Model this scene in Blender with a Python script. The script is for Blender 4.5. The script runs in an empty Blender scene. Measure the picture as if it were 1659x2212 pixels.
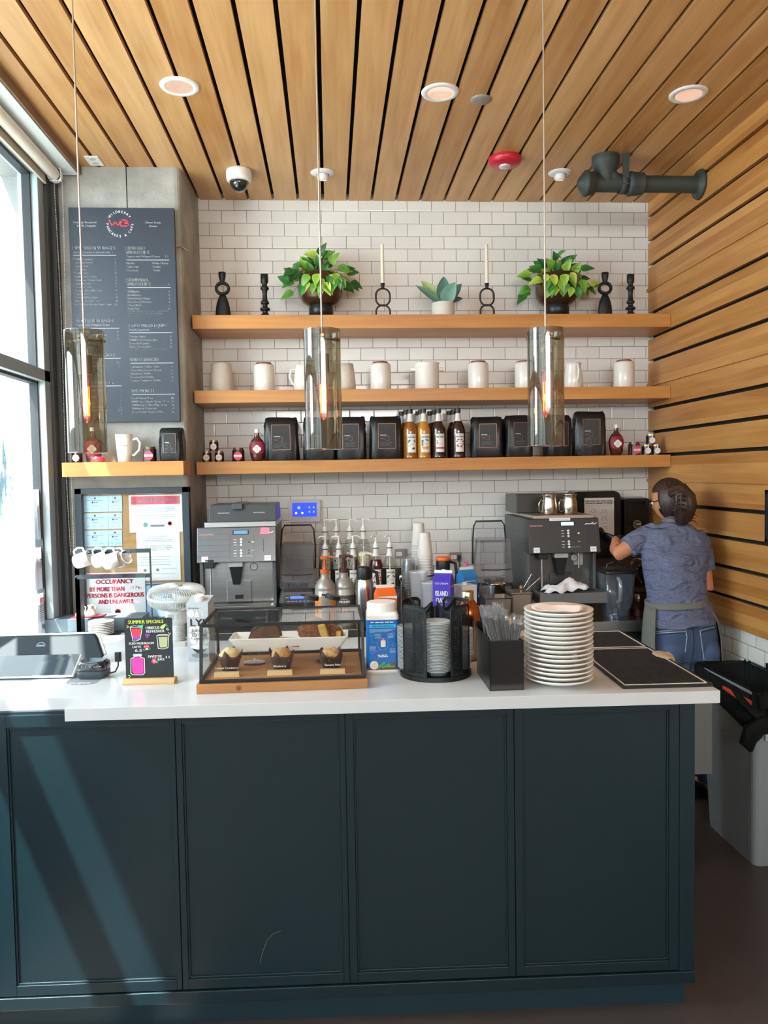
import bpy, math, random
from mathutils import Matrix, Vector, Euler
random.seed(7)
PI = math.pi
SC = bpy.context.scene
COL = SC.collection

# ------------------------------------------------------------------ camera
F_PX = 1679.0
YAW, PITCH, ROLL, H = 0.0684, 0.0481, -0.0172, 1.65
_cy, _sy, _cp, _sp, _cr, _sr = math.cos(YAW), math.sin(YAW), math.cos(PITCH), math.sin(PITCH), math.cos(ROLL), math.sin(ROLL)
FW = Vector((_sy*_cp, _cy*_cp, -_sp)); _ri = Vector((_cy, -_sy, 0)); _up = _ri.cross(FW)
RI = _cr*_ri + _sr*_up; UP = -_sr*_ri + _cr*_up
cam = bpy.data.cameras.new('camera'); cam_o = bpy.data.objects.new('camera', cam); COL.objects.link(cam_o)
cam.sensor_fit = 'HORIZONTAL'; cam.sensor_width = 36; cam.lens = F_PX/1659*36; cam.clip_start = .05; cam.clip_end = 200
cam_o.matrix_world = Matrix(((RI.x, UP.x, -FW.x, 0), (RI.y, UP.y, -FW.y, 0), (RI.z, UP.z, -FW.z, H), (0, 0, 0, 1)))
SC.camera = cam_o

# ------------------------------------------------------------------ light
vs = SC.view_settings
vs.view_transform = 'Standard'; vs.look = 'None'; vs.gamma = 1; vs.use_curve_mapping = False
vs.exposure = 0.28
w = bpy.data.worlds.new('world'); SC.world = w; w.use_nodes = True
bg = w.node_tree.nodes['Background']; bg.inputs[0].default_value = (.80, .92, 1, 1); bg.inputs[1].default_value = 4.2
def lamp(name, kind, loc, direction, energy, color=(1, 1, 1), **k):
    l = bpy.data.lights.new(name, kind); l.energy = energy; l.color = color
    for a, b in k.items(): setattr(l, a, b)
    o = bpy.data.objects.new(name, l); COL.objects.link(o); o.location = loc
    o.rotation_euler = Vector(direction).to_track_quat('-Z', 'Y').to_euler(); return o
lamp('sun', 'SUN', (-6, -2, 9), (.38, .28, -1), 24, (1, .97, .90), angle=.012)
# daylight of the street window on the left (outside, slanting in); added fill lamp, source unseen, behind the camera
lamp('window_daylight', 'AREA', (-2.6, 2.2, 2.6), (1, .55, -.28), 85, (.85, .94, 1), shape='RECTANGLE', size=1.6, size_y=1.4)
lamp('front_fill', 'AREA', (.5, -3.85, 2.75), (0, 1, -.05), 100, (1, .97, .93), shape='RECTANGLE', size=3.0, size_y=.8)

# ------------------------------------------------------------------ pixel -> world on a real plane
def _ray(px, py): return FW + (px-829.5)/F_PX*RI - (py-1106)/F_PX*UP
CAM = Vector((0, 0, H))
def PY(px, py, y): d = _ray(px, py); return CAM + d*(y/d.y)
def PZ(px, py, z): d = _ray(px, py); return CAM + d*((z-H)/d.z)
def PX(px, py, x): d = _ray(px, py); return CAM + d*(x/d.x)

# ------------------------------------------------------------------ materials
def lin(c):
    if isinstance(c, str):
        c = c.lstrip('#'); c = [int(c[i:i+2], 16)/255 for i in (0, 2, 4)]
        c = [x/12.92 if x <= .04045 else ((x+.055)/1.055)**2.4 for x in c]
    return (c[0], c[1], c[2], 1)
MATS = {}
def _new(name):
    m = bpy.data.materials.new(name); m.use_nodes = True; nt = m.node_tree
    return m, nt, nt.nodes['Principled BSDF'], nt.nodes['Material Output']
def N(nt, t, **k):
    n = nt.nodes.new(t)
    for a, b in k.items():
        if a[0] == 'i' and a[1:].isdigit(): n.inputs[int(a[1:])].default_value = b
        else: setattr(n, a, b)
    return n
def mat(name, color, rough=.5, metal=0, var=0, vscale=20, bump=0, bscale=60, stretch=(1, 1, 1), emit=None, estr=0, alpha=1, coat=0, spec=.5, sub=0):
    """plain surface with optional procedural colour variation and bump"""
    if name in MATS: return MATS[name]
    m, nt, b, out = _new(name); L = nt.links.new; c = lin(color)
    b.inputs['Base Color'].default_value = c; b.inputs['Roughness'].default_value = rough; b.inputs['Metallic'].default_value = metal
    b.inputs['Specular IOR Level'].default_value = spec
    b.inputs['Coat Weight'].default_value = coat
    if emit is not None: b.inputs['Emission Color'].default_value = lin(emit); b.inputs['Emission Strength'].default_value = estr
    if sub: b.inputs['Subsurface Weight'].default_value = sub; b.inputs['Subsurface Radius'].default_value = (.02, .008, .004)
    if var or bump:
        tc = N(nt, 'ShaderNodeTexCoord'); mp = N(nt, 'ShaderNodeMapping'); mp.inputs['Scale'].default_value = stretch; L(tc.outputs['Object'], mp.inputs[0])
    if var:
        no = N(nt, 'ShaderNodeTexNoise'); no.inputs['Scale'].default_value = vscale; no.inputs['Detail'].default_value = 5; L(mp.outputs[0], no.inputs['Vector'])
        cr = N(nt, 'ShaderNodeValToRGB'); L(no.outputs['Fac'], cr.inputs[0])
        cr.color_ramp.elements[0].position = .3; cr.color_ramp.elements[1].position = .7
        cr.color_ramp.elements[0].color = tuple(x*(1-var) for x in c[:3])+(1,); cr.color_ramp.elements[1].color = tuple(min(1, x*(1+var*.6)) for x in c[:3])+(1,)
        L(cr.outputs[0], b.inputs['Base Color'])
    if bump:
        no = N(nt, 'ShaderNodeTexNoise'); no.inputs['Scale'].default_value = bscale; no.inputs['Detail'].default_value = 4; L(mp.outputs[0], no.inputs['Vector'])
        bp = N(nt, 'ShaderNodeBump'); bp.inputs['Strength'].default_value = bump; bp.inputs['Distance'].default_value = .01; L(no.outputs['Fac'], bp.inputs['Height']); L(bp.outputs[0], b.inputs['Normal'])
    MATS[name] = m; return m
def glass(name, tint=(1, 1, 1), refl=1.0, rough=.02, ior=1.45, base=0.0, diffuse=None):
    """thin clear material: tinted see-through plus fresnel gloss, optionally some milky body"""
    if name in MATS: return MATS[name]
    m, nt, b, out = _new(name); L = nt.links.new; nt.nodes.remove(b)
    tr = N(nt, 'ShaderNodeBsdfTransparent'); tr.inputs[0].default_value = lin(tint)
    gl = N(nt, 'ShaderNodeBsdfGlossy'); gl.inputs['Roughness'].default_value = rough
    lw = N(nt, 'ShaderNodeLayerWeight'); lw.inputs[0].default_value = .5
    pw = N(nt, 'ShaderNodeMath', operation='POWER'); L(lw.outputs['Facing'], pw.inputs[0]); pw.inputs[1].default_value = 4.5
    mu = N(nt, 'ShaderNodeMath', operation='MULTIPLY_ADD', use_clamp=True); L(pw.outputs[0], mu.inputs[0]); mu.inputs[1].default_value = .55*refl; mu.inputs[2].default_value = base+.025*refl
    mx = N(nt, 'ShaderNodeMixShader'); L(mu.outputs[0], mx.inputs[0])
    if diffuse:
        df = N(nt, 'ShaderNodeBsdfDiffuse'); df.inputs[0].default_value = lin(diffuse[0]); m2 = N(nt, 'ShaderNodeMixShader'); m2.inputs[0].default_value = diffuse[1]
        L(tr.outputs[0], m2.inputs[1]); L(df.outputs[0], m2.inputs[2]); L(m2.outputs[0], mx.inputs[1])
    else: L(tr.outputs[0], mx.inputs[1])
    L(gl.outputs[0], mx.inputs[2]); L(mx.outputs[0], out.inputs[0]); MATS[name] = m; return m
def wood(name, dark, light, along=(0, 1, 0), pitch=0, across=0, off=0.0, rough=.45, seg=0, gscale=1.0, spread=.5, coat=0.0):
    """planed timber: long grain along one axis; optional per-board tone (board index across one axis)"""
    if name in MATS: return MATS[name]
    m, nt, b, out = _new(name); L = nt.links.new
    tc = N(nt, 'ShaderNodeTexCoord'); sx = N(nt, 'ShaderNodeSeparateXYZ'); L(tc.outputs['Object'], sx.inputs[0])
    def mth(op, a, bb=0.0, c=None):
        n = N(nt, 'ShaderNodeMath', operation=op)
        for i, v in enumerate((a, bb) if c is None else (a, bb, c)):
            if isinstance(v, (int, float)): n.inputs[i].default_value = v
            else: L(v, n.inputs[i])
        return n.outputs[0]
    seedv = None
    if pitch:
        idx = mth('FLOOR', mth('DIVIDE', mth('SUBTRACT', sx.outputs[across], off), pitch))
        if seg:
            ax = [i for i in range(3) if along[i]][0]
            wn0 = N(nt, 'ShaderNodeTexWhiteNoise', noise_dimensions='1D'); L(idx, wn0.inputs['W'])
            sg = mth('FLOOR', mth('ADD', mth('DIVIDE', sx.outputs[ax], seg), wn0.outputs['Value']))
            idx = mth('ADD', idx, mth('MULTIPLY', sg, 37.17))
        wn = N(nt, 'ShaderNodeTexWhiteNoise', noise_dimensions='1D'); L(idx, wn.inputs['W']); seedv = wn.outputs['Value']
    mp = N(nt, 'ShaderNodeMapping'); mp.inputs['Scale'].default_value = [1.2*gscale if a else 26*gscale for a in along]; L(tc.outputs['Object'], mp.inputs[0])
    no = N(nt, 'ShaderNodeTexNoise', noise_dimensions='4D'); no.inputs['Scale'].default_value = 1.0; no.inputs['Detail'].default_value = 6; no.inputs['Roughness'].default_value = .62; no.inputs['Distortion'].default_value = .5
    L(mp.outputs[0], no.inputs['Vector'])
    mp2 = N(nt, 'ShaderNodeMapping'); mp2.inputs['Scale'].default_value = [.9*gscale if a else 5*gscale for a in along]; L(tc.outputs['Object'], mp2.inputs[0])
    no2 = N(nt, 'ShaderNodeTexNoise', noise_dimensions='4D'); no2.inputs['Scale'].default_value = 1.0; no2.inputs['Detail'].default_value = 3; no2.inputs['Distortion'].default_value = 1.5; L(mp2.outputs[0], no2.inputs['Vector'])
    if seedv is not None:
        w4 = mth('MULTIPLY', seedv, 31.0); L(w4, no.inputs['W']); L(w4, no2.inputs['W'])
    f = mth('ADD', mth('MULTIPLY', no.outputs['Fac'], .5), mth('MULTIPLY', no2.outputs['Fac'], .5))
    if seedv is not None: f = mth('ADD', f, mth('MULTIPLY', mth('SUBTRACT', seedv, .5), spread*.35))
    cr = N(nt, 'ShaderNodeValToRGB'); L(f, cr.inputs[0]); e = cr.color_ramp.elements
    e[0].position = .30; e[0].color = lin(dark); e[1].position = .68; e[1].color = lin(light)
    L(cr.outputs[0], b.inputs['Base Color']); b.inputs['Roughness'].default_value = rough; b.inputs['Coat Weight'].default_value = coat; b.inputs['Coat Roughness'].default_value = .3
    bp = N(nt, 'ShaderNodeBump'); bp.inputs['Strength'].default_value = .12; bp.inputs['Distance'].default_value = .002; L(no.outputs['Fac'], bp.inputs['Height']); L(bp.outputs[0], b.inputs['Normal'])
    MATS[name] = m; return m
def tiles(name, au, av, u0, v0, bw, rh, col='#E9E7E2', grout='#5d5148', rough=.12):
    """subway tile in the plane of axes au, av; (u0, v0) a joint corner"""
    m, nt, b, out = _new(name); L = nt.links.new
    tc = N(nt, 'ShaderNodeTexCoord'); sx = N(nt, 'ShaderNodeSeparateXYZ'); L(tc.outputs['Object'], sx.inputs[0])
    def sub(s, v):
        n = N(nt, 'ShaderNodeMath', operation='SUBTRACT'); L(sx.outputs[s], n.inputs[0]); n.inputs[1].default_value = v; return n.outputs[0]
    cb = N(nt, 'ShaderNodeCombineXYZ'); L(sub(au, u0), cb.inputs[0]); L(sub(av, v0), cb.inputs[1])
    br = N(nt, 'ShaderNodeTexBrick'); L(cb.outputs[0], br.inputs['Vector'])
    br.inputs['Scale'].default_value = 1; br.inputs['Brick Width'].default_value = bw; br.inputs['Row Height'].default_value = rh
    br.inputs['Mortar Size'].default_value = .0013; br.inputs['Mortar Smooth'].default_value = .1; br.inputs['Bias'].default_value = 0
    c = lin(col); br.inputs['Color1'].default_value = c; br.inputs['Color2'].default_value = tuple(x*.93 for x in c[:3])+(1,); br.inputs['Mortar'].default_value = lin(grout)
    L(br.outputs['Color'], b.inputs['Base Color'])
    br2 = N(nt, 'ShaderNodeTexBrick'); L(cb.outputs[0], br2.inputs['Vector'])
    br2.inputs['Scale'].default_value = 1; br2.inputs['Brick Width'].default_value = bw; br2.inputs['Row Height'].default_value = rh
    br2.inputs['Mortar Size'].default_value = .005; br2.inputs['Mortar Smooth'].default_value = 1.0
    no = N(nt, 'ShaderNodeTexNoise'); no.inputs['Scale'].default_value = 14; no.inputs['Detail'].default_value = 1; L(tc.outputs['Object'], no.inputs['Vector'])
    ad = N(nt, 'ShaderNodeMath', operation='MULTIPLY_ADD'); L(no.outputs['Fac'], ad.inputs[0]); ad.inputs[1].default_value = -.25; L(br2.outputs['Fac'], ad.inputs[2])
    bp = N(nt, 'ShaderNodeBump', invert=True); bp.inputs['Strength'].default_value = .5; bp.inputs['Distance'].default_value = .0015; L(ad.outputs[0], bp.inputs['Height']); L(bp.outputs[0], b.inputs['Normal'])
    ma = N(nt, 'ShaderNodeMath', operation='MULTIPLY_ADD'); L(br.outputs['Fac'], ma.inputs[0]); ma.inputs[1].default_value = .7; ma.inputs[2].default_value = rough; L(ma.outputs[0], b.inputs['Roughness'])
    return m

# ------------------------------------------------------------------ mesh builder
_TXT = {}
def text_geo(s):
    if s not in _TXT:
        cu = bpy.data.curves.new('t', 'FONT'); cu.body = s; cu.size = 1; cu.resolution_u = 2
        o = bpy.data.objects.new('t', cu); COL.objects.link(o)
        me = bpy.data.meshes.new_from_object(o, depsgraph=bpy.context.evaluated_depsgraph_get())
        _TXT[s] = ([v.co.copy() for v in me.vertices], [tuple(p.vertices) for p in me.polygons])
        bpy.data.objects.remove(o); bpy.data.curves.remove(cu); bpy.data.meshes.remove(me)
    return _TXT[s]
def T3(x, y, z): return Matrix.Translation((x, y, z))
def RX(a): return Matrix.Rotation(a, 4, 'X')
def RY(a): return Matrix.Rotation(a, 4, 'Y')
def RZ(a): return Matrix.Rotation(a, 4, 'Z')
FRONT = Matrix(((1, 0, 0, 0), (0, 0, -1, 0), (0, 1, 0, 0), (0, 0, 0, 1)))   # drawing plane (x right, y up) standing, facing -Y
class MB:
    def __init__(s): s.v = []; s.f = []; s.mi = []; s.sm = []; s.M = Matrix(); s.m = 0; s.smooth = False
    def add(s, vs, fs, smooth=None, m=None):
        n = len(s.v); s.v += [s.M @ Vector(v) for v in vs]
        s.f += [tuple(i+n for i in f) for f in fs]; s.mi += [s.m if m is None else m]*len(fs); s.sm += [s.smooth if smooth is None else smooth]*len(fs); return s
    def box(s, x0, x1, y0, y1, z0, z1, m=None):
        return s.add([(x, y, z) for z in (z0, z1) for y in (y0, y1) for x in (x0, x1)], [(0, 2, 3, 1), (4, 5, 7, 6), (0, 1, 5, 4), (2, 6, 7, 3), (0, 4, 6, 2), (1, 3, 7, 5)], False, m)
    def rbox(s, x0, x1, y0, y1, z0, z1, r=.01, n=4, m=None):
        """box with rounded vertical edges"""
        return s.prism(rrect(x0, y0, x1, y1, r, n), z0, z1, m=m)
    def prism(s, poly, z0, z1, m=None, smooth=False, top=None, scale=1.0):
        n = len(poly); cx = sum(p[0] for p in poly)/n; cy = sum(p[1] for p in poly)/n
        vs = [(p[0], p[1], z0) for p in poly]+[((p[0]-cx)*scale+cx, (p[1]-cy)*scale+cy, z1) for p in poly]
        s.add(vs, [(i, (i+1) % n, (i+1) % n+n, i+n) for i in range(n)], smooth, m)
        s.add(vs, [tuple(range(n-1, -1, -1)), tuple(range(n, 2*n))], False, m); return s
    def flat(s, poly, z=0, m=None): return s.add([(p[0], p[1], z) for p in poly], [tuple(range(len(poly)))], False, m)
    def lathe(s, prof, n=24, c=(0, 0, 0), m=None, smooth=True, sx=1, sy=1, a0=0, a1=2*PI):
        full = abs(a1-a0-2*PI) < 1e-6; k = n if full else n+1
        vs = []; 
        for r, z in prof:
            for i in range(k):
                a = a0+(a1-a0)*i/n; vs.append((c[0]+r*sx*math.cos(a), c[1]+r*sy*math.sin(a), c[2]+z))
        fs = [(j*k+i, j*k+(i+1) % k, (j+1)*k+(i+1) % k, (j+1)*k+i) for j in range(len(prof)-1) for i in range(n)]
        return s.add(vs, fs, smooth, m)
    def cyl(s, c, r, h, n=20, r2=None, m=None, smooth=True):
        r2 = r if r2 is None else r2; x, y, z = c
        vs = [(x+q*math.cos(2*PI*i/n), y+q*math.sin(2*PI*i/n), zz) for q, zz in ((r, z), (r2, z+h)) for i in range(n)]
        s.add(vs, [(i, (i+1) % n, (i+1) % n+n, i+n) for i in range(n)], smooth, m)
        return s.add(vs, [tuple(range(n-1, -1, -1)), tuple(range(n, 2*n))], False, m)
    def ball(s, c, r, n=16, k=10, m=None, sc=(1, 1, 1)):
        vs = []; 
        for j in range(k+1):
            t = PI*j/k
            for i in range(n): a = 2*PI*i/n; vs.append((c[0]+r*sc[0]*math.sin(t)*math.cos(a), c[1]+r*sc[1]*math.sin(t)*math.sin(a), c[2]+r*sc[2]*math.cos(t)))
        return s.add(vs, [(j*n+i, (j+1)*n+i, (j+1)*n+(i+1) % n, j*n+(i+1) % n) for j in range(k) for i in range(n)], True, m)
    def loft(s, rings, close=True, caps=True, smooth=True, m=None):
        n = len(rings[0]); vs = [p for r in rings for p in r]; kk = n if close else n-1
        s.add(vs, [(j*n+i, j*n+(i+1) % n, (j+1)*n+(i+1) % n, (j+1)*n+i) for j in range(len(rings)-1) for i in range(kk)], smooth, m)
        if caps and close: s.add(vs, [tuple(range(n-1, -1, -1)), tuple(range((len(rings)-1)*n, len(rings)*n))], smooth, m)
        return s
    def tube(s, pts, r, n=8, m=None, closed=False, rs=None):
        pts = [Vector(p) for p in pts]; K = len(pts); rings = []; prev = None
        for i, p in enumerate(pts):
            if closed: t = pts[(i+1) % K]-pts[i-1]
            else: t = pts[min(i+1, K-1)]-pts[max(i-1, 0)]
            if t.length < 1e-9: t = Vector((0, 0, 1))
            t.normalize()
            if prev is None: u = t.orthogonal().normalized()
            else:
                u = prev-t*prev.dot(t); u = u.normalized() if u.length > 1e-6 else t.orthogonal().normalized()
            prev = u; w_ = t.cross(u); q = rs[i] if rs else r
            rings.append([p+q*(u*math.cos(2*PI*k/n)+w_*math.sin(2*PI*k/n)) for k in range(n)])
        if closed: rings.append(rings[0]); return s.loft(rings, True, False, True, m)
        return s.loft(rings, True, True, True, m)
    def text(s, t, x, y, h, w=None, align='L', m=None, z=0.0006, wrap=0, bold=0):
        """lettering on the drawing plane; h = cap height, w = fitted width; wrap = radius of a can it goes round"""
        vs, fs = text_geo(t)
        if not vs: return s
        x0 = min(v.x for v in vs); x1 = max(v.x for v in vs); sy = h/.70; sx = (w/(x1-x0)) if w else sy
        W = (x1-x0)*sx; ox = {'L': 0, 'C': -W/2, 'R': -W}[align]
        for b in ([0] if not bold else [-bold, 0, bold]):
            P = [((v.x-x0)*sx+ox+x+b, v.y*sy+y, z) for v in vs]
            if wrap: P = [((wrap+p[2])*math.sin(p[0]/wrap), p[1], (wrap+p[2])*math.cos(p[0]/wrap)) for p in P]
            s.add(P, fs, False, m)
        return s
    def line(s, pts, t, m=None, z=.0006, closed=False):
        """flat stroke of width t on the drawing plane"""
        pts = [Vector((p[0], p[1])) for p in pts]; K = len(pts)
        for i in range(K if closed else K-1):
            a, b = pts[i], pts[(i+1) % K]; d = (b-a)
            if d.length < 1e-7: continue
            d.normalize(); n = Vector((-d.y, d.x))*t/2; e = d*t*.3
            s.add([(*(a-n-e), z), (*(b-n+e), z), (*(b+n+e), z), (*(a+n-e), z)], [(0, 1, 2, 3)], False, m)
        return s
    def dashes(s, x0, x1, y, t, m=None, z=.0006, k=5):
        """a printed line too small to read"""
        for i in range(k):
            a = x0+(x1-x0)*i/k; b = a+(x1-x0)/k*(.86 if i % 2 else .72)
            s.flat([(a, y), (b, y), (b, y+t), (a, y+t)], z, m)
        return s
    def disc(s, x, y, r, n=16, z=.0006, m=None, sy=1): return s.flat([(x+r*math.cos(2*PI*i/n), y+r*sy*math.sin(2*PI*i/n)) for i in range(n)], z, m)
    def band(s, r, x0, x1, y0, y1, m=None, n=10, z=.0004):
        """label patch wrapped round a can of radius r (x = arc length)"""
        vs = []
        for y in (y0, y1):
            for i in range(n+1): a = (x0+(x1-x0)*i/n)/r; vs.append(((r+z)*math.sin(a), y, (r+z)*math.cos(a)))
        return s.add(vs, [(i, i+1, n+2+i, n+1+i) for i in range(n)], True, m)
    def build(s, name, mats, parent=None, world=False, bevel=0, sub=0, solid=0, seg=2, auto=True):
        if not isinstance(mats, (list, tuple)): mats = [mats]
        vs = s.v
        if world and parent is not None: inv = _MW[parent.name].inverted(); vs = [inv @ v for v in vs]
        me = bpy.data.meshes.new(name); me.from_pydata([tuple(v) for v in vs], [], s.f)
        for m_ in mats: me.materials.append(m_)
        me.polygons.foreach_set('material_index', s.mi); me.polygons.foreach_set('use_smooth', s.sm); me.update()
        o = bpy.data.objects.new(name, me); COL.objects.link(o)
        if parent is not None: o.parent = parent
        if solid: md = o.modifiers.new('solid', 'SOLIDIFY'); md.thickness = solid; md.offset = 0
        if bevel: md = o.modifiers.new('bevel', 'BEVEL'); md.width = bevel; md.segments = seg; md.limit_method = 'ANGLE'; md.angle_limit = .7; md.harden_normals = False
        if sub: md = o.modifiers.new('sub', 'SUBSURF'); md.levels = sub; md.render_levels = sub
        _MW[o.name] = (_MW[parent.name] if parent is not None else Matrix()).copy()
        return o
_MW = {}
def rrect(x0, y0, x1, y1, r, n=4):
    P = []
    for cx, cy, a in ((x1-r, y0+r, -PI/2), (x1-r, y1-r, 0), (x0+r, y1-r, PI/2), (x0+r, y0+r, PI)):
        for i in range(n+1): t = a+PI/2*i/n; P.append((cx+r*math.cos(t), cy+r*math.sin(t)))
    return P
def ring(c, rx, ry, n=20, tilt=0, pw=2.0):
    """horizontal ellipse ring (superellipse), tilted about x"""
    out = []
    for i in range(n):
        a = 2*PI*i/n; ca, sa = math.cos(a), math.sin(a)
        x = rx*math.copysign(abs(ca)**(2/pw), ca); y = ry*math.copysign(abs(sa)**(2/pw), sa)
        out.append(Vector((c[0]+x, c[1]+y*math.cos(tilt), c[2]+y*math.sin(tilt))))
    return out
def tag(o, label=None, cat=None, group=None, kind=None):
    if label: o['label'] = label
    if cat: o['category'] = cat
    if group: o['group'] = group
    if kind: o['kind'] = kind
    return o
def thing(name, label, cat, loc=(0, 0, 0), rz=0, group=None):
    o = bpy.data.objects.new(name, None); COL.objects.link(o); o.empty_display_size = .05
    o.location = loc; o.rotation_euler = (0, 0, rz); _MW[o.name] = T3(*loc) @ RZ(rz); return tag(o, label, cat, group)
def children(o): return [c for c in bpy.data.objects if c.parent == o]
def copy_tree(o, parent=None):
    c = o.copy(); COL.objects.link(c); c.parent = parent
    for ch in children(o): copy_tree(ch, c)
    return c
def dup(o, loc, rz=0, label=None, group=None, scale=None):
    c = copy_tree(o); c.location = loc; c.rotation_euler = (0, 0, rz)
    if label: c['label'] = label
    if group: c['group'] = group
    if scale: c.scale = scale
    return c
def one(mb, name, mats, label, cat, group=None, **k): return tag(mb.build(name, mats, **k), label, cat, group)
def struct(mb, name, mats, **k): return tag(mb.build(name, mats, **k), kind='structure')

# common materials
BLACK = mat('black_plastic', '#15181a', .38)
BLACKM = mat('black_metal', '#14171a', .45, .2)
WHITE = mat('white_plastic', '#eceae6', .35)
WHITEP = mat('white_ceramic', '#efece6', .12, coat=.3)
STEEL = mat('brushed_steel', '#b6b6b4', .28, 1, var=.12, vscale=6, stretch=(1, 1, 40), bump=.03, bscale=8)
CHROME = mat('chrome', '#cfcfcd', .12, 1)
DSTEEL = mat('dark_steel', '#5c5e60', .34, .9, var=.1, vscale=5, stretch=(30, 1, 1))
BRONZE = mat('brushed_bronze', '#7d7059', .33, .9)
GLASS = glass('clear_glass', (.97, .98, .98))
PAPER = mat('white_paper', '#eef0f3', .7)
INK = mat('black_ink', '#20242a', .6)
GREYINK = mat('grey_ink', '#6c747e', .6)
RED = mat('red_print', '#dd3f58', .5)
BLUEP = mat('pale_blue_paper', '#b4d2ec', .6)
WINK = mat('white_ink', '#f0f2f4', .6)
# ================================================================== ROOM SHELL
CZ, BY, XR, XL, FZ = 3.308, 4.79, 2.005, -1.36, -.04
m_ceil = wood('ceiling_fir', '#b07a42', '#dfb078', (0, 1, 0), .1475, 0, -1.19, rough=.42, seg=0, spread=.55)
m_rwall = wood('wall_fir', '#a46830', '#d39a58', (0, 1, 0), .0493, 2, .05, rough=.42, seg=0, spread=.5)
m_shelf = wood('shelf_fir', '#a8682f', '#d79a52', (1, 0, 0), rough=.4)
VOID = mat('dark_void', '#1d1b1a', .9)
# floor
mb = MB().box(-1.75, 3.0, -4.0, 4.9, FZ-.05, FZ)
struct(mb, 'floor', mat('brown_grey_floor', '#4b4240', .38, var=.12, vscale=4, bump=.03, bscale=30))
# ceiling: boards running away from the camera, dark gaps
mb = MB(); mb.m = 0
for k in range(-1, 23):
    x0 = -1.19+.1475*k+.009; x1 = x0+.1475-.018
    x0 = max(x0, -1.30); x1 = min(x1, 2.06)
    if x1-x0 > .01: mb.box(x0, x1, -4, 4.80, CZ, CZ+.02)
mb.box(-1.75, 2.2, -4, 4.85, CZ+.045, CZ+.10, m=1)
struct(mb, 'ceiling', [m_ceil, VOID])
# back wall with subway tile
_z0 = PY(484, 536.4, BY).z; _xt = PY(561.9, 550, BY).x
mb = MB().box(-.80, 2.06, BY, BY+.08, FZ, CZ+.04)
m_tile = tiles('subway_tile', 0, 2, _xt, _z0-2*.0748-.0748*40, .149, .0748)
struct(mb, 'wall_back', m_tile)
# right wall: boards over tile
mb = MB(); gaps = [3.213, 3.064, 2.914, 2.62, 2.47, 2.325, 2.03, 1.885, 1.74, 1.444, 1.299, 1.15, 1.0]
edges = [CZ]+gaps+[.855]
for i in range(len(edges)-1): mb.box(XR, XR+.022, -4, BY-.001, edges[i+1]+(.010 if i+1 < len(edges)-1 else 0), edges[i]-(.010 if i else 0))
for z in (2.765, 2.178, 1.585): mb.box(XR-.011, XR, -4, BY-.001, z-.008, z+.010)
mb.box(XR+.035, XR+.1, -4, BY+.08, FZ, CZ+.04, m=1)
mb.box(XR+.012, XR+.034, -4, BY, FZ, .85, m=2)
struct(mb, 'wall_right', [m_rwall, VOID, tiles('subway_tile_side', 1, 2, 3.33, .79-.0748*40, .149, .0748)])
# concrete column in the left corner
m_conc = mat('board_marked_concrete', '#a9a8a2', .75, var=.34, vscale=5, bump=.5, bscale=38)
mb = MB()
yc = 4.302
mb.prism([(-1.60, yc), (-.80, yc), (-.785, yc+.004), (-.775, yc+.012), (-.768, yc+.03), (-.752, BY+.02), (-1.60, BY+.02)], FZ, CZ)
o = struct(mb, 'column_concrete', m_conc)
mb = MB().box(-1.052, -1.047, yc-.001, yc+.004, 3.0, CZ)
struct(mb, 'trim_1', VOID)
# left window wall --------------------------------------------------
ALU = mat('aluminium_frame', '#a9b4b8', .4, .35); DALU = mat('dark_frame', '#43484a', .5, .2)
mb = MB()
mb.box(-1.75, XL-.13, -4, BY, FZ, .62)                       # sill wall
mb.box(-1.75, XL-.07, -4, BY, 3.30, CZ+.1)
mb.box(-1.75, XL-.14, 4.43, BY, FZ, CZ)                      # pier behind the frame
struct(mb, 'wall_left', mat('window_wall_paint', '#8d8f8e', .7))
mb = MB()                                                     # corner post between window and column (dark)
mb.box(-1.50, -1.425, 4.18, 4.30, FZ, 3.30)
mb.box(-1.445, -1.405, 4.24, 4.30, FZ, 3.28)
struct(mb, 'trim_2', DALU, bevel=.003)
mull = [(-3.4, -3.34), (-1.9, -1.84), (-.4, -.34), (1.1, 1.16), (2.62, 2.68)]
fr = MB()
fr.box(-1.54, -1.44, -4, 4.20, 2.155, 2.215); fr.box(-1.54, -1.44, -4, 4.20, .62, .70); fr.box(-1.54, -1.44, -4, 4.20, 3.20, 3.30)
for a, b in mull: fr.box(-1.54, -1.44, a, b, .70, 3.2)
fr.box(-1.54, -1.44, 4.10, 4.18, .70, 3.2)
struct(fr, 'window_1', ALU, bevel=.003)
W1 = bpy.data.objects['window_1']
gk = MB()
ys = [-4]+[v for p in mull for v in p]+[4.10]
for i in range(0, len(ys)-1, 2):
    for z0, z1 in ((.70, 2.155), (2.215, 3.2)):
        a, b = ys[i], ys[i+1]
        gk.box(-1.515, -1.475, a, a+.014, z0, z1); gk.box(-1.515, -1.475, b-.014, b, z0, z1); gk.box(-1.515, -1.475, a, b, z0, z0+.014); gk.box(-1.515, -1.475, a, b, z1-.014, z1)
gk.build('window_gasket', mat('rubber_gasket', '#2c3135', .6), W1)
pn = MB()
for i in range(0, len(ys)-1, 2):
    for z0, z1 in ((.70, 2.155), (2.215, 3.2)): pn.box(-1.497, -1.493, ys[i], ys[i+1], z0, z1)
pn.build('window_pane', glass('window_glass', (.95, .985, .98), .8), W1)
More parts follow.
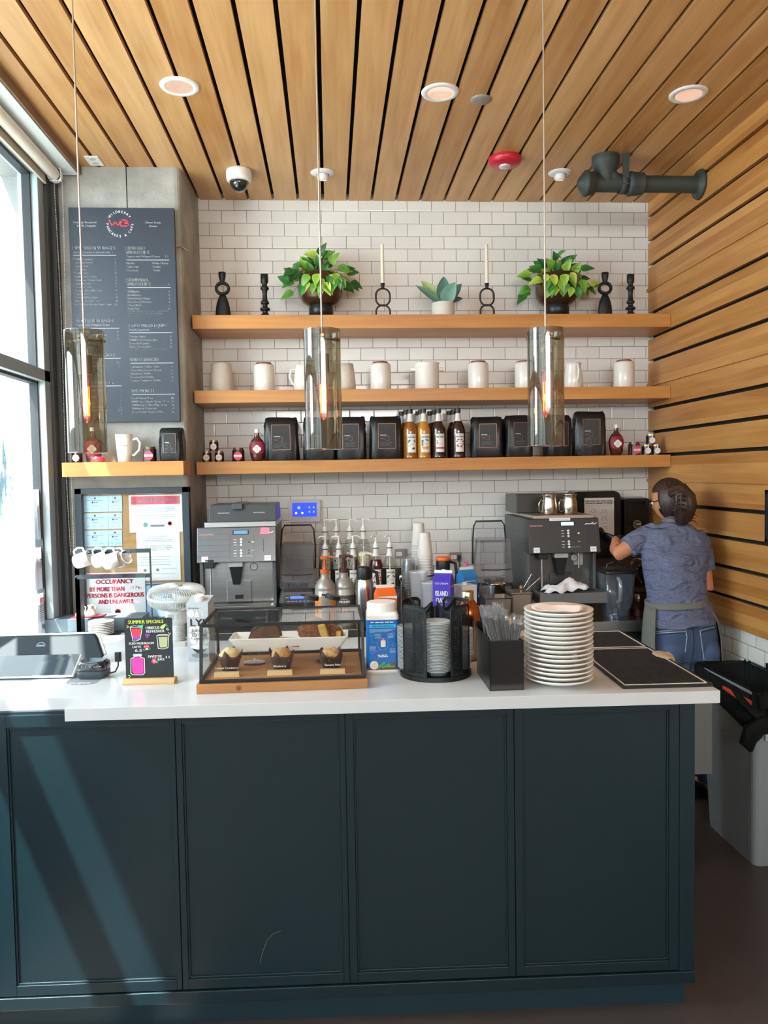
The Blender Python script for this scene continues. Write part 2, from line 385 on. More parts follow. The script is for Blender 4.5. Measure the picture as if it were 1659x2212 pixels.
# soffit over the window and roller blind
mb = MB().box(-1.36, -1.282, -4, 4.30, 3.262, CZ-.001)
mb.box(-1.55, -1.36, -4, 4.30, 3.275, CZ-.001)
struct(mb, 'trim_3', mat('taupe_soffit', '#8b735c', .6))
mb = MB().box(-1.40, -1.292, -4, 4.28, 3.255, 3.263)
struct(mb, 'trim_4', mat('soffit_underside', '#dfe7e6', .5))
t = thing('roller_blind', 'white roller blind rolled up under the ceiling over the street window', 'blind', (-1.385, 1.0, 3.23))
mb = MB(); mb.M = T3(-1.385, -3.9, 3.222) @ RX(-PI/2); mb.cyl((0, 0, 0), .030, 8.08, 20); mb.build('blind_tube', mat('blind_fabric', '#e9e6da', .8), t, world=True)
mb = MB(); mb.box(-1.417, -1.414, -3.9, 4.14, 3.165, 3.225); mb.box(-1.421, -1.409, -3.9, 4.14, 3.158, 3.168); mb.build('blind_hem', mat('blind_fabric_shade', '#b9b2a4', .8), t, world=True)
mb = MB(); mb.box(-1.41, -1.35, 4.18, 4.20, 3.19, 3.255); mb.M = T3(-1.385, 4.18, 3.222) @ RX(-PI/2); mb.cyl((0, 0, 0), .036, .03, 20); mb.build('blind_bracket', WHITE, t, world=True, bevel=.003)
mb = MB()
for dx in (-.018, .016):
    for i in range(250):
        z = 3.20-i*.0078; sw = .004*math.sin(i*.03+dx*50)
        mb.ball((-1.372+dx*(1-i/420)+sw, 4.205, z), .0026, 5, 3)
ch = mb.build('pull_chain', mat('bead_chain', '#d9dadb', .3, .3), t, world=True)
# street outside
mb = MB().box(-12, -1.76, -10, 12, FZ-.2, FZ-.12)
struct(mb, 'sidewalk', mat('pale_sidewalk', '#d8d8d4', .8, var=.15, vscale=2))
m, nt, b, out = _new('stucco_wall'); L = nt.links.new
tc = N(nt, 'ShaderNodeTexCoord'); mp = N(nt, 'ShaderNodeMapping'); mp.inputs['Scale'].default_value = (1, 1.6, .55); L(tc.outputs['Object'], mp.inputs[0])
n1 = N(nt, 'ShaderNodeTexNoise'); n1.inputs['Scale'].default_value = .75; n1.inputs['Detail'].default_value = 10; n1.inputs['Roughness'].default_value = .68; n1.inputs['Distortion'].default_value = .5; L(mp.outputs[0], n1.inputs['Vector'])
cr = N(nt, 'ShaderNodeValToRGB'); L(n1.outputs['Fac'], cr.inputs[0]); cr.color_ramp.elements[0].position = .40; cr.color_ramp.elements[0].color = lin('#4c6066'); cr.color_ramp.elements[1].position = .52; cr.color_ramp.elements[1].color = lin('#f4f6f6')  # shade patches on the outside wall put into its colour as blue-grey noise
L(cr.outputs[0], b.inputs['Base Color']); b.inputs['Roughness'].default_value = .9
mb = MB().box(-5.6, -5.3, -10, 16, FZ-.1, 5.2)
struct(mb, 'exterior_wall', m)
# unseen front wall behind the camera; its high opening is shaped for the fill light
mb = MB().box(-1.75, -1.0, -4.1, -4.0, FZ, CZ+.1); mb.box(1.9, 3.0, -4.1, -4.0, FZ, CZ+.1); mb.box(-1.0, 1.9, -4.1, -4.0, FZ, 2.3); mb.box(-1.0, 1.9, -4.1, -4.0, 3.2, CZ+.1)
struct(mb, 'wall_front', mat('plain_wall', '#b9b6b0', .8))

# shelves on the back wall ------------------------------------------
SY = 4.46; S1, S2, S3 = 2.560, 2.140, 1.739
for z, d in ((S1, 'topmost long wooden wall shelf carrying the potted plants'), (S2, 'middle long wooden wall shelf carrying white ceramics'), (S3, 'lowest long wooden wall shelf carrying coffee bags and syrups')):
    h = {S1: .077, S2: .071, S3: .072}[z]
    t = one(MB().box(0, 2.755, 0, BY-SY, -h, 0), 'wall_shelf', m_shelf, d, 'shelf', 'long wooden shelves on the tiled wall', bevel=.0015)
    t.location = (-.752, SY, z)
t = one(MB().box(-1.372, -.757, 4.10, yc, S3-.073, S3), 'wall_shelf', m_shelf, 'short wooden shelf on the concrete column under the menu board', 'shelf', bevel=.0015)
# ================================================================== FRONT COUNTER
CA = -.0327                      # the counter stands a little askew to the room
C0 = Vector((-.768, 2.241, 0)); CT = 1.0
def cpt(px, py, z=CT):            # pixel on a horizontal plane -> counter-local (u, v)
    p = RZ(-CA) @ (PZ(px, py, z)-Vector((C0.x, C0.y, 0))); return p.x, p.y
def cw(u, v, z=0): return tuple((T3(*C0) @ RZ(CA)) @ Vector((u, v, z)))
TEAL = mat('dark_teal_paint', '#0b232b', .38, var=.06, vscale=3, bump=.015, bscale=120)
TEALR = mat('dark_teal_reveal', '#1b4048', .3)
t = thing('counter_cabinet', 'dark teal panelled counter cabinet facing the customers', 'cabinet', (C0.x, C0.y, FZ), CA)
VF = .095; UR = 1.865; UL = -.62
b_ = -FZ
def zc(v): return v-FZ           # height in the cabinet's own frame
def vpix(px, py):                 # pixel -> (u, z) on the cabinet face
    # intersect with vertical plane through the face
    n = Vector((-math.sin(CA), math.cos(CA), 0)); p0 = Vector(cw(0, VF)); d = _ray(px, py); k = (p0-CAM).dot(n)/d.dot(n); P = CAM+d*k
    q = RZ(-CA) @ (P-Vector((C0.x, C0.y, 0))); return q.x, q.z
body = MB(); zb = vpix(1504, 2122)[1]; ztop = .962
body.box(UL, UR, VF+.012, .80, zc(zb), zc(ztop))
body.build('carcass', TEAL, t)
# frame and panels
uE = vpix(1468, 1800)[0]
face = MB()
zl = vpix(900, 2121)[1]                        # ledge height
seams = [UL, vpix(386, 1850)[0], vpix(751, 1850)[0], vpix(1113, 1850)[0], uE]
face.box(uE, UR, VF, VF+.012, zc(zl), zc(ztop)); 
face.box(UL, UR, VF-.004, VF+.012, zc(zb), zc(zl))
face.build('face_frame', TEAL, t, bevel=.002)
holes = [(vpix(24, 1850)[0], vpix(374, 1850)[0]), (vpix(400, 1850)[0], vpix(738, 1850)[0]), (vpix(768, 1850)[0], vpix(1097, 1850)[0]), (vpix(1131, 1850)[0], vpix(1446, 1850)[0])]
zh0, zh1 = vpix(1000, 2093)[1], .918
for i, (a, b) in enumerate(holes):
    s0, s1 = seams[i]+.0012, seams[i+1]-.0012; z0, z1 = zc(zl+.004), zc(.955)
    p = MB(); y0, y1 = VF+.001, VF+.012
    p.box(s0, a, y0, y1, z0, z1); p.box(b, s1, y0, y1, z0, z1); p.box(a, b, y0, y1, z0, zc(zh0)); p.box(a, b, y0, y1, zc(zh1), z1)
    p.box(a, b, VF+.010, VF+.013, zc(zh0), zc(zh1))
    for (x0, x1, q0, q1) in ((a, a+.006, zh0, zh1), (b-.006, b, zh0, zh1), (a, b, zh0, zh0+.006), (a, b, zh1-.006, zh1)): p.box(x0, x1, VF+.005, VF+.011, zc(q0), zc(q1))
    p.build('door_panel', [TEAL], t, bevel=.0012)
k = MB(); k.box(UL, vpix(1490, 2182)[0]+.0, VF+.045, VF+.08, 0, zc(zb)); k.build('toe_kick', mat('toe_kick_paint', '#12303a', .5), t)
# scratch scuffs on the paint
def scuff(pts, th=.0012):
    sm = MB(); q = [vpix(*p) for p in pts]; sm.M = T3(0, VF+.0085, -FZ) @ FRONT; sm.line(q, th); return sm
s1 = scuff([(561, 2084), (566, 2062), (576, 2035), (590, 2020), (607, 2014)]); s1.build('scuff_mark', mat('paint_scuff', '#5f7a7c', .6), t)

STONE = mat('white_quartz', '#cccfd2', .16, var=.03, vscale=9)
t = one(MB().box(0, 1.8981, 0, .88, .963, CT), 'countertop', STONE, 'white quartz countertop on the dark teal cabinet', 'countertop', bevel=.0012); t.location = C0; t.rotation_euler.z = CA
LU = cpt(165, 1506, .998)
t = one(MB().box(-.75, -.0015, LU[1], 1.05, .960, .998), 'countertop', STONE, 'white countertop section on the window side under the till', 'countertop', bevel=.0012); t.location = C0; t.rotation_euler.z = CA

# ------------------------------------------------------------------ pastry case
a = cpt(424, 1500); b = cpt(795, 1487)
PW = b[0]-a[0]; t = thing('pastry_case', 'glass pastry case with a black metal frame on a knotty wooden base', 'display case', cw(a[0], a[1], CT), CA+math.atan2(b[1]-a[1], PW))
PD = .40; bh = .028
m_case = wood('case_pine', '#8a5a30', '#b98550', (1, 0, 0), rough=.5, gscale=1.3)
MB().box(0, PW, 0, PD, 0, bh).build('base', [m_case], t, bevel=.002)
kn = MB(); kn.M = T3(0, -.0004, 0) @ FRONT; kx = PW*.245; kn.disc(kx, .0145, .0085, 18, z=.0002); kn.disc(kx, .0145, .006, 18, z=.0005, m=1); kn.disc(kx, .0145, .003, 12, z=.0008, m=2)
kn.build('wood_knot', [mat('knot_ring', '#7a4326', .6), mat('knot_mid', '#915438', .6), mat('knot_core', '#4e2617', .6)], t)
x0, x1, y0, y1, zt = .012, PW-.012, .018, PD-.02, .198
yt = .05 ; fw = .009
fr = MB()
def bar(p, q, r=fw/2):
    fr.M = Matrix(); p = Vector(p); q = Vector(q); d = q-p; M = Matrix.Translation(p) @ d.to_track_quat('Z', 'Y').to_matrix().to_4x4(); fr.M = M; fr.box(-r, r, -r, r, -r, d.length+r); fr.M = Matrix()
bl, br, tl, tr = (x0, y0, bh+.005), (x1, y0, bh+.005), (x0, y0+.028, zt), (x1, y0+.028, zt)
bbl, bbr, btl, btr = (x0, y1, bh+.005), (x1, y1, bh+.005), (x0+.002, y1-.035, zt-.004), (x1-.002, y1-.035, zt-.004)
for p, q in ((bl, br), (bl, tl), (br, tr), (tl, tr), (bbl, bbr), (bbl, btl), (bbr, btr), (btl, btr), (bl, bbl), (br, bbr), (tl, btl), (tr, btr)): bar(p, q)
fr.build('frame', BLACKM, t, bevel=.001)
for q in ((bl, br, tr, tl), (bl, bbl, btl, tl), (br, bbr, btr, tr), (tl, tr, btr, btl)): MB().add(q, [(0, 1, 2, 3)]).build('glass_panel', GLASS, t, solid=.003)
CASE = t; CM = _MW[t.name]
# white tray
def ppt(u, v, z=bh): return tuple(CM @ Vector((u, v, z)))
tr_ = thing('serving_tray', 'long white ceramic tray raised inside the pastry case', 'tray', ppt(PW*.52, .25, bh), CA)
mb = MB(); w2, d2 = .195, .062
o1 = rrect(-w2*.86, -d2*.7, w2*.86, d2*.7, .01); o2 = rrect(-w2, -d2, w2, d2, .008); i2 = rrect(-w2+.007, -d2+.007, w2-.007, d2-.007, .006); i1 = rrect(-w2*.84, -d2*.66, w2*.84, d2*.66, .01)
zz = .052
mb.loft([[Vector((*p, zz)) for p in o1], [Vector((*p, zz+.042)) for p in o2], [Vector((*p, zz+.043)) for p in i2], [Vector((*p, zz+.008)) for p in i1]], smooth=False)
mb.build('tray_dish', WHITEP, tr_, bevel=.0015)
mb = MB()
for sx in (-.12, .12): mb.cyl((sx, 0, .0), .036, .004, 24); mb.cyl((sx, 0, .004), .010, .012, 16, r2=.007); mb.cyl((sx, 0, .016), .007, .037, 16, r2=.03)
mb.build('glass_stand', GLASS, tr_)
# pastries
def lumpy(mb, c, r, sc, amp=.12, seed=0, n=22, k=14, zmin=None):
    rnd = random.Random(seed); ph = [(rnd.uniform(2, 9), rnd.uniform(2, 9), rnd.uniform(0, 6), rnd.uniform(.4, 1)) for _ in range(7)]
    vs = []
    for j in range(k+1):
        t_ = PI*j/k
        for i in range(n):
            a_ = 2*PI*i/n; d = Vector((math.sin(t_)*math.cos(a_), math.sin(t_)*math.sin(a_), math.cos(t_)))
            q = 1+amp*sum(w_*math.sin(fx*d.x*1.3+fy*d.y*1.7+p_+d.z*fx) for fx, fy, p_, w_ in ph)/3
            v = Vector((c[0]+r*sc[0]*d.x*q, c[1]+r*sc[1]*d.y*q, c[2]+r*sc[2]*d.z*q))
            if zmin is not None: v.z = max(v.z, zmin)
            vs.append(v)
    mb.add(vs, [(j*n+i, (j+1)*n+i, (j+1)*n+(i+1) % n, j*n+(i+1) % n) for j in range(k) for i in range(n)], True)
m_crumb = mat('golden_crumb', '#c89a58', .8, var=.35, vscale=60, bump=.8, bscale=90)
m_brown = mat('streusel_brown', '#86512f', .85, var=.5, vscale=90, bump=1.0, bscale=160)
m_choc = mat('marbled_cake', '#6b4a33', .8, var=.45, vscale=30, bump=.4, bscale=90)
m_crust = mat('dark_crust', '#33221b', .7, bump=.3, bscale=80)
m_cake = mat('yellow_cake', '#c9a155', .85, var=.2, vscale=60, bump=.5, bscale=120)
TZ = bh+zz+.008
# slices of bread on tray (left) and crumb cake (right)
t = thing('cake_slice', 'chocolate loaf slice propped up on the left of the white tray', 'cake', ppt(PW*.38, .245, TZ), CA)
mb = MB(); mb.M = T3(0, 0, .012) @ RY(-.48) @ RX(.15); pr = [(-.050, 0), (.050, 0), (.056, .042), (.034, .060), (-.022, .062), (-.053, .036)]
mb.M = mb.M @ FRONT; mb.prism(pr, -.012, .012); mb.build('crumb', m_choc, t, bevel=.003)
mb = MB(); mb.M = T3(0, 0, .012) @ RY(-.48) @ RX(.15) @ FRONT; q = pr+[pr[0]]
for i in range(2, 6):
    p, q2 = pr[i-1], pr[i % 6]
    dx, dy = q2[0]-p[0], q2[1]-p[1]; l = math.hypot(dx, dy); nx, ny = dy/l*.003, -dx/l*.003
    mb.prism([(p[0], p[1]), (q2[0], q2[1]), (q2[0]+nx, q2[1]+ny), (p[0]+nx, p[1]+ny)], -.0125, .0125)
mb.build('crust', m_crust, t)
t = thing('cake_slice', 'marbled loaf slice lying flat in the middle of the white tray', 'cake', ppt(PW*.50, .235, TZ+.004), CA)
mb = MB(); mb.M = RY(.06); mb.prism([(-.05, -.03), (.045, -.035), (.052, .01), (.03, .03), (-.04, .03)], 0, .018); mb.build('crumb', mat('marbled_slice', '#a07a55', .8, var=.6, vscale=25, stretch=(1, 4, 1)), t, bevel=.004)
for nm, px_, dv, sc, rot, s_, lab in (('coffee_cake', .70, .0, (.052, .038, .045), -.26, 3, 'tall square of crumb-topped coffee cake on the white tray'), ('coffee_cake', .79, .015, (.036, .030, .030), .06, 5, 'low piece of crumb-topped coffee cake at the right end of the white tray')):
    t = thing(nm, lab, 'cake', ppt(PW*px_, .25+dv, TZ), CA)
    mb = MB(); mb.M = RY(rot)
    n = 12; 
    lumpy(mb, (0, 0, sc[2]), 1, sc, .25, s_, 30, 18, zmin=.006); mb.build('streusel', m_brown, t)
    mb = MB(); mb.M = RY(rot); mb.box(sc[0]*.35, sc[0]*.85, -sc[1]*.95, sc[1]*.5, .004, sc[2]*1.45); mb.build('cake_side', m_cake, t, bevel=.004)
# muffins in tulip papers with name holders
def muffin(loc, label, top, seed):
    t = thing('muffin', label, 'muffin', loc, CA)
    mb = MB(); rnd = random.Random(seed); n = 32; rings = []
    for j in range(7):
        f = j/6; z = f*.048; r = .024+.013*f; rr = []
        for i in range(n):
            a_ = 2*PI*i/n; fl = 1+.05*math.cos(8*a_+seed); zz_ = z
            if j == 6: pk = max(0, math.cos(4*a_+seed*.7)); zz_ = z+.022*pk**2+rnd.uniform(0, .002); fl += .13*pk
            elif j == 5: fl += .04*max(0, math.cos(4*a_+seed*.7))
            rr.append(Vector((r*fl*math.cos(a_), r*fl*math.sin(a_), zz_)))
        rings.append(rr)
    mb.loft(rings, caps=False); mb.flat([(p.x, p.y) for p in rings[0]][::-1], 0)
    mb.build('paper_cup', mat('brown_tulip_paper', '#4a281b', .6, var=.25, vscale=25, stretch=(1, 1, .3)), t, solid=.0008)
    mb = MB(); lumpy(mb, (0, 0, .045), 1, (.033, .033, .026), .14, seed, 26, 16, zmin=.03); mb.build('muffin_top', top, t)
    return t
m_lemon = mat('pale_muffin', '#dcc48c', .8, var=.25, vscale=50, bump=.7, bscale=90); m_nut = mat('nutty_muffin', '#c99a63', .8, var=.35, vscale=60, bump=.8, bscale=90)
def pcase(px, py): # pixel on case floor -> local
    q = CM.inverted() @ PZ(px, py, CT+bh); return q.x, q.y
for (px, lab, mt, sd, txt, w_) in ((497, 'pale lemon cranberry muffin in a brown tulip paper, nearest the sign board', m_lemon, 1, 'Lemon Cranberry', .075), (609, 'golden blueberry muffin in a brown tulip paper, middle one in the case', m_crumb, 2, 'Blueberry', .042), (716, 'brown-topped banana nut muffin in a brown tulip paper, nearest the protein tub', m_nut, 4, 'Banana Nut', .049)):
    u, v = pcase(px, 1447); muffin(ppt(u, v, bh), lab, mt, sd)
for (px, py, txt, w_, h_) in ((491, 1455, 'Lemon Cranberry', .072, .0062), (606, 1451, 'Blueberry', .040, .0068), (720, 1448, 'Banana Nut', .048, .0066)):
    u, v = pcase(px, py+8)
    t = thing('name_holder', 'clear acrylic name holder reading %s on a small wooden block' % txt, 'sign', ppt(u, v, bh), CA)
    MB().prism([(-.042, 0), (.038, 0), (.038, .020), (-.042, .020)], 0, .014, scale=.96).build('wood_block', wood('block_birch', '#c9a06c', '#e6c796', (1, 0, 0), rough=.5), t, bevel=.001)
    mb = MB().box(-.046, .040, .010, .0115, .012, .056); mb.build('acrylic_plate', GLASS, t)
    mb = MB(); mb.M = T3(-.002, .0095, .024) @ FRONT; mb.text(txt, 0, 0, h_, w_, 'C', bold=.0003); mb.build('lettering', WINK, t)

# ------------------------------------------------------------------ chalkboard sign
a = cpt(264, 1481); b = cpt(376, 1478); sw = b[0]-a[0]
t = thing('chalkboard_sign', 'small chalkboard reading SUMMER SPECIALS standing in a wooden foot', 'sign', cw(a[0], a[1], CT), CA+math.atan2(b[1]-a[1], sw))
m_oak = wood('sign_oak', '#b08a62', '#d9b88c', (1, 0, 0), rough=.55)
mb = MB(); pr = [(0, 0), (.050, 0), (.050, .007), (.038, .017), (.012, .017), (0, .007)]
mb.M = Matrix(((0, 0, 1, 0), (1, 0, 0, 0), (0, 1, 0, 0), (0, 0, 0, 1))); mb.prism(pr, 0, sw); mb.build('foot', m_oak, t, bevel=.001)
bx0, bx1, bz1 = .006, sw-.006, .208; BW = bx1-bx0
mb = MB(); mb.M = T3(0, .027, 0) @ FRONT; mb.prism(rrect(bx0, .012, bx1, bz1, .006), 0, .004); mb.build('board', mat('chalkboard', '#20262b', .5), t)
# drawings: zoom frame origin (260,1320) scale 12.76; board left edge x=110..., top y=210, foot y~1880
def cz(x, y):
    return bx0+(x-112)/1318*BW, bz1-(y-212)/(1880-212)*(bz1-.0175)
mb = MB(); mb.M = T3(0, .0228, 0) @ FRONT
names = ['chalk_yellow', 'chalk_white', 'chalk_red', 'chalk_purple', 'chalk_green', 'chalk_pink', 'chalk_lime', 'chalk_beige', 'chalk_mint', 'chalk_flower', 'chalk_bluegrey']
cols = ['#dcef4c', '#f1f4f6', '#ee3f4a', '#a145b8', '#35b97b', '#ee3fa4', '#bfe07a', '#b5b98a', '#40d6a0', '#ef5470', '#a9c8d6']
cm = [mat(a_, b__, .7) for a_, b__ in zip(names, cols)]
def ct(s_, x, y, h, w_, m_=1, bold=.0004): p = cz(x, y); mb.text(s_, p[0], p[1], h/1668*(bz1-.0175), w_/1318*BW, 'L', m_, bold=bold)
ct('SUMMER SPECIALS', 225, 355, 95, 965, 0, .0006); ct('HIBISCUS', 705, 515, 70, 370); ct('REFRESHER', 715, 615, 75, 500); ct('6', 1268, 565, 80, 75)
ct('ICED MUSHROOM', 232, 940, 62, 680); ct('LATTE', 322, 1035, 58, 232); ct('6.5', 385, 1145, 75, 190, 1, .0006); ct('SWEETIE', 738, 1320, 68, 385); ct('JUICE', 1000, 1405, 60, 190); ct('11', 1235, 1350, 70, 95, 1, .0006)
def poly(pts, m_, z=.0004): mb.flat([cz(*p) for p in pts], z, m_)
def stroke(pts, m_, th=16, closed=False, z=.0007): mb.line([cz(*p) for p in pts], th/1318*BW, m_, z, closed)
poly([(305, 500), (340, 750), (370, 810), (520, 790), (575, 500)], 2); poly([(345, 740), (370, 815), (515, 795), (530, 700), (430, 690)], 3, .0005)
stroke([(270, 445), (340, 840), (430, 840), (540, 790), (610, 440)], 1); stroke([(270, 445), (370, 415), (510, 430), (600, 440), (440, 470), (280, 460)], 1, 12)
poly([(500, 450), (510, 395), (560, 410), (635, 385), (615, 470), (560, 500)], 8, .0009)
poly([(1090, 490), (1130, 430), (1250, 375), (1245, 440), (1190, 520), (1130, 520)], 6); stroke([(1255, 420), (1290, 385)], 8, 14); stroke([(1270, 460), (1315, 425)], 8, 14)
for i, (x, y) in enumerate([(700, 670), (740, 660), (780, 665), (710, 705), (750, 700), (785, 695), (720, 740), (750, 738)]): p = cz(x, y); mb.disc(p[0], p[1], 20/1318*BW, 8, .0006, 3)
poly([(1040, 745), (1075, 1040), (1270, 1040), (1300, 745)], 7); stroke([(1000, 700), (1030, 1070), (1180, 1085), (1300, 1050), (1335, 700)], 1); stroke([(1000, 700), (1080, 675), (1260, 675), (1335, 700), (1200, 715), (1060, 710), (1000, 700)], 1, 12)
poly([(620, 1040), (640, 980), (700, 955), (770, 970), (800, 1030), (720, 1050)], 2); poly([(680, 1050), (745, 1050), (745, 1095), (675, 1095)], 1); stroke([(605, 1080), (640, 1110), (680, 1090)], 4, 20); stroke([(745, 1090), (790, 1080), (810, 1050)], 4, 20)
for x, y in ((660, 1005), (720, 1010), (760, 990)): p = cz(x, y); mb.disc(p[0], p[1], 11/1318*BW, 8, .0009, 1)
poly([(290, 1360), (380, 1300), (520, 1300), (605, 1350), (605, 1720), (580, 1765), (330, 1765), (290, 1700)], 5); stroke([(265, 1340), (350, 1300), (360, 1270), (530, 1270), (545, 1305), (635, 1340), (635, 1740), (580, 1795), (300, 1790), (250, 1740)], 1, 18, True); poly([(325, 1205), (560, 1200), (575, 1270), (330, 1275)], 10)
for x in range(370, 560, 34): stroke([(x, 1215), (x, 1268)], 1, 8, z=.0009)
for i in range(5):
    a_ = i*2*PI/5+.3; p = cz(905+48*math.cos(a_), 1415+52*math.sin(a_)); mb.disc(p[0], p[1], 32/1318*BW, 8, .0005, 9)
p = cz(905, 1415); mb.disc(p[0], p[1], 22/1318*BW, 8, .0007, 1); stroke([(950, 1440), (990, 1465)], 8, 28)
for pts in ([(180, 400), (225, 440)], [(175, 465), (220, 450)], [(1320, 620), (1345, 660)], [(1350, 690), (1385, 640)], [(180, 1800), (225, 1810)], [(190, 1870), (245, 1835)]): stroke(pts, 0, 16)
mb.build('chalk_drawing', cm, t)

# ------------------------------------------------------------------ protein tub
u, v = cpt(828, 1450); t = thing('powder_tub', 'white tub of protein powder with a blue wrap label beside the lid organizer', 'tub', cw(u+.0, v+.05, CT), CA)
tw = .054
mb = MB(); mb.prism(rrect(-tw, -tw, tw, tw, .012), 0, .185); mb.prism(rrect(-tw, -tw, tw, tw, .012), .185, .196, scale=.9); mb.build('tub_body', WHITE, t)
mb = MB(); mb.cyl((0, 0, .196), .050, .026, 36); mb.cyl((0, 0, .222), .047, .003, 36); mb.build('lid', WHITE, t, bevel=.002)
mb = MB(); mb.prism(rrect(-tw-.0006, -tw-.0006, tw+.0006, tw+.0006, .012), .006, .172); mb.build('label_wrap', mat('royal_blue_label', '#0f63ae', .35), t)
mb = MB(); mb.M = T3(0, -tw-.001, 0) @ FRONT
mb.dashes(-.040, .040, .163, .003, 0); mb.flat([(-.044, .146), (.044, .146), (.044, .157), (-.044, .157)], .0003, 1); mb.text('HIGH PERFORMANCE', 0, .1488, .0048, .068, 'C', 2, bold=.0002)
for i in range(3): mb.flat([(-.044, .140-i*.004), (.042-i*.012, .140-i*.004), (.042-i*.012, .1418-i*.004), (-.044, .1418-i*.004)], .0003, 3)
for (x, y) in ((-.036, .125), (.034, .125), (-.036, .068), (.036, .088)): mb.line([(x+.006*math.cos(i*PI/6), y+.006*math.sin(i*PI/6)) for i in range(12)], .0008, 3, closed=True)
mb.line([(.018*math.cos(i*PI/12), .092+.020*math.sin(i*PI/12)) for i in range(24)], .0008, 3, closed=True)
mb.line([(-.036, .118), (-.036, .100), (-.018, .094)], .0006, 3); mb.line([(.033, .119), (.012, .108)], .0006, 3); mb.line([(-.030, .068), (-.012, .070), (-.010, .076)], .0006, 3)
for (x, y) in ((-.026, .124), (.016, .124), (-.044, .084), (.022, .074)):
    for i in range(4): mb.flat([(x, y-i*.004), (x+.020, y-i*.004), (x+.020, y+.0016-i*.004), (x, y+.0016-i*.004)], .0003, 4 if i == 0 else 3)
mb.flat(rrect(-.007, .082, .009, .105, .004), .0009, 5); mb.flat([(-.003, .104), (.005, .104), (.004, .112), (-.002, .112)], .0009, 6)
mb.dashes(-.017, .017, .054, .0022, 0, k=3); mb.dashes(-.015, .017, .0485, .0028, 0, k=6)
mb.disc(-.030, .022, .014, 18, .0004, 0); mb.disc(-.028, .023, .010, 18, .0007, 5)
for i in range(3): mb.line([(-.018+i*.016, .012+i*.002), (.004+i*.016, .030-i*.006)], .006, 7, z=.0007+i*.0002)
mb.disc(.034, .022, .009, 8, .0004, 8); mb.flat([(-.054, .006), (.054, .006), (.054, .014), (-.054, .013)], .00035, 8)
mb.build('label_print', [WINK, mat('cyan_print', '#2fb1e6', .4), mat('navy_print', '#0b3a76', .4), mat('label_print_pale', '#86b7dc', .4), mat('olive_print', '#b9b673', .4), mat('cream_print', '#ded9c6', .4), mat('pinkish_print', '#b07f8b', .4), mat('pea_green_print', '#4cab3c', .4), mat('brown_print', '#6b4a3a', .5)], t)

# ------------------------------------------------------------------ rotating cup lid organizer
cxy = cpt(943, 1460); t = thing('cup_organizer', 'black perforated round organizer holding plastic cup lids', 'organizer', cw(cxy[0], cxy[1]+.03, CT), CA)
R = .112; 
mb = MB(); mb.cyl((0, 0, 0), R+.004, .014, 56); mb.build('base', BLACKM, t, bevel=.003)
m, nt, b, out = _new('perforated_black'); L = nt.links.new
uvn = N(nt, 'ShaderNodeAttribute', attribute_name='sheet'); sx = N(nt, 'ShaderNodeSeparateXYZ'); L(uvn.outputs['Vector'], sx.inputs[0])
def mm(op, a_, b__=0.0):
    n = N(nt, 'ShaderNodeMath', operation=op)
    for i, q in enumerate((a_, b__)):
        if isinstance(q, (int, float)): n.inputs[i].default_value = q
        else: L(q, n.inputs[i])
    return n.outputs[0]
p_ = .0066
ua = mm('FRACT', mm('DIVIDE', mm('ADD', sx.outputs[0], sx.outputs[1]), p_)); ub = mm('FRACT', mm('DIVIDE', mm('SUBTRACT', sx.outputs[0], sx.outputs[1]), p_))
hole = mm('LESS_THAN', mm('MAXIMUM', mm('ABSOLUTE', mm('SUBTRACT', ua, .5)), mm('ABSOLUTE', mm('SUBTRACT', ub, .5))), .30)
hole = mm('MULTIPLY', hole, sx.outputs[2])
trn = N(nt, 'ShaderNodeBsdfTransparent'); mx = N(nt, 'ShaderNodeMixShader'); L(hole, mx.inputs[0]); L(b.outputs[0], mx.inputs[1]); L(trn.outputs[0], mx.inputs[2]); L(mx.outputs[0], out.inputs[0])
b.inputs['Base Color'].default_value = lin('#14171a'); b.inputs['Roughness'].default_value = .42; PERF = m; MATS['perf'] = m
def sheet(pts, z0, z1, name, parent, rim=.003, zt=None):
    """perforated sheet standing on a path; coordinate attribute drives the holes; solid rims"""
    P = [Vector((p[0], p[1])) for p in pts]; s_ = [0]
    for i in range(1, len(P)): s_.append(s_[-1]+(P[i]-P[i-1]).length)
    Lh = s_[-1]; ztop = (lambda s: z1) if zt is None else zt
    vs = []; at = []
    for i, p in enumerate(P):
        zz_ = ztop(s_[i]/Lh); vs += [(p.x, p.y, z0), (p.x, p.y, z0+.012), (p.x, p.y, zz_-.010), (p.x, p.y, zz_)]; at += [(s_[i], z0), (s_[i], z0+.012), (s_[i], zz_-.010), (s_[i], zz_)]
    me = bpy.data.meshes.new(name); fs = []
    mask = []
    for i in range(len(P)-1):
        for j in range(3): fs.append((i*4+j, i*4+4+j, i*4+5+j, i*4+1+j)); mask.append(j == 1 and .010 < (s_[i]+s_[i+1])/2 < Lh-.010)
    me.from_pydata(vs, [], fs); a_ = me.attributes.new('sheet', 'FLOAT_VECTOR', 'CORNER')
    k = 0
    for fi, f in enumerate(fs):
        for vi in f: a_.data[k].vector = (at[vi][0], at[vi][1], 1.0 if mask[fi] else 0.0); k += 1
    me.materials.append(PERF); o = bpy.data.objects.new(name, me); COL.objects.link(o); o.parent = parent; _MW[o.name] = _MW[parent.name].copy()
    e = MB(); top = [Vector((P[i].x, P[i].y, ztop(s_[i]/Lh))) for i in range(len(P))]
    e.tube([Vector((P[0].x, P[0].y, z0))]+top+[Vector((P[-1].x, P[-1].y, z0))], .0022, 6); e.build(name+'_rim', BLACKM, o)
    return o
HT = .222
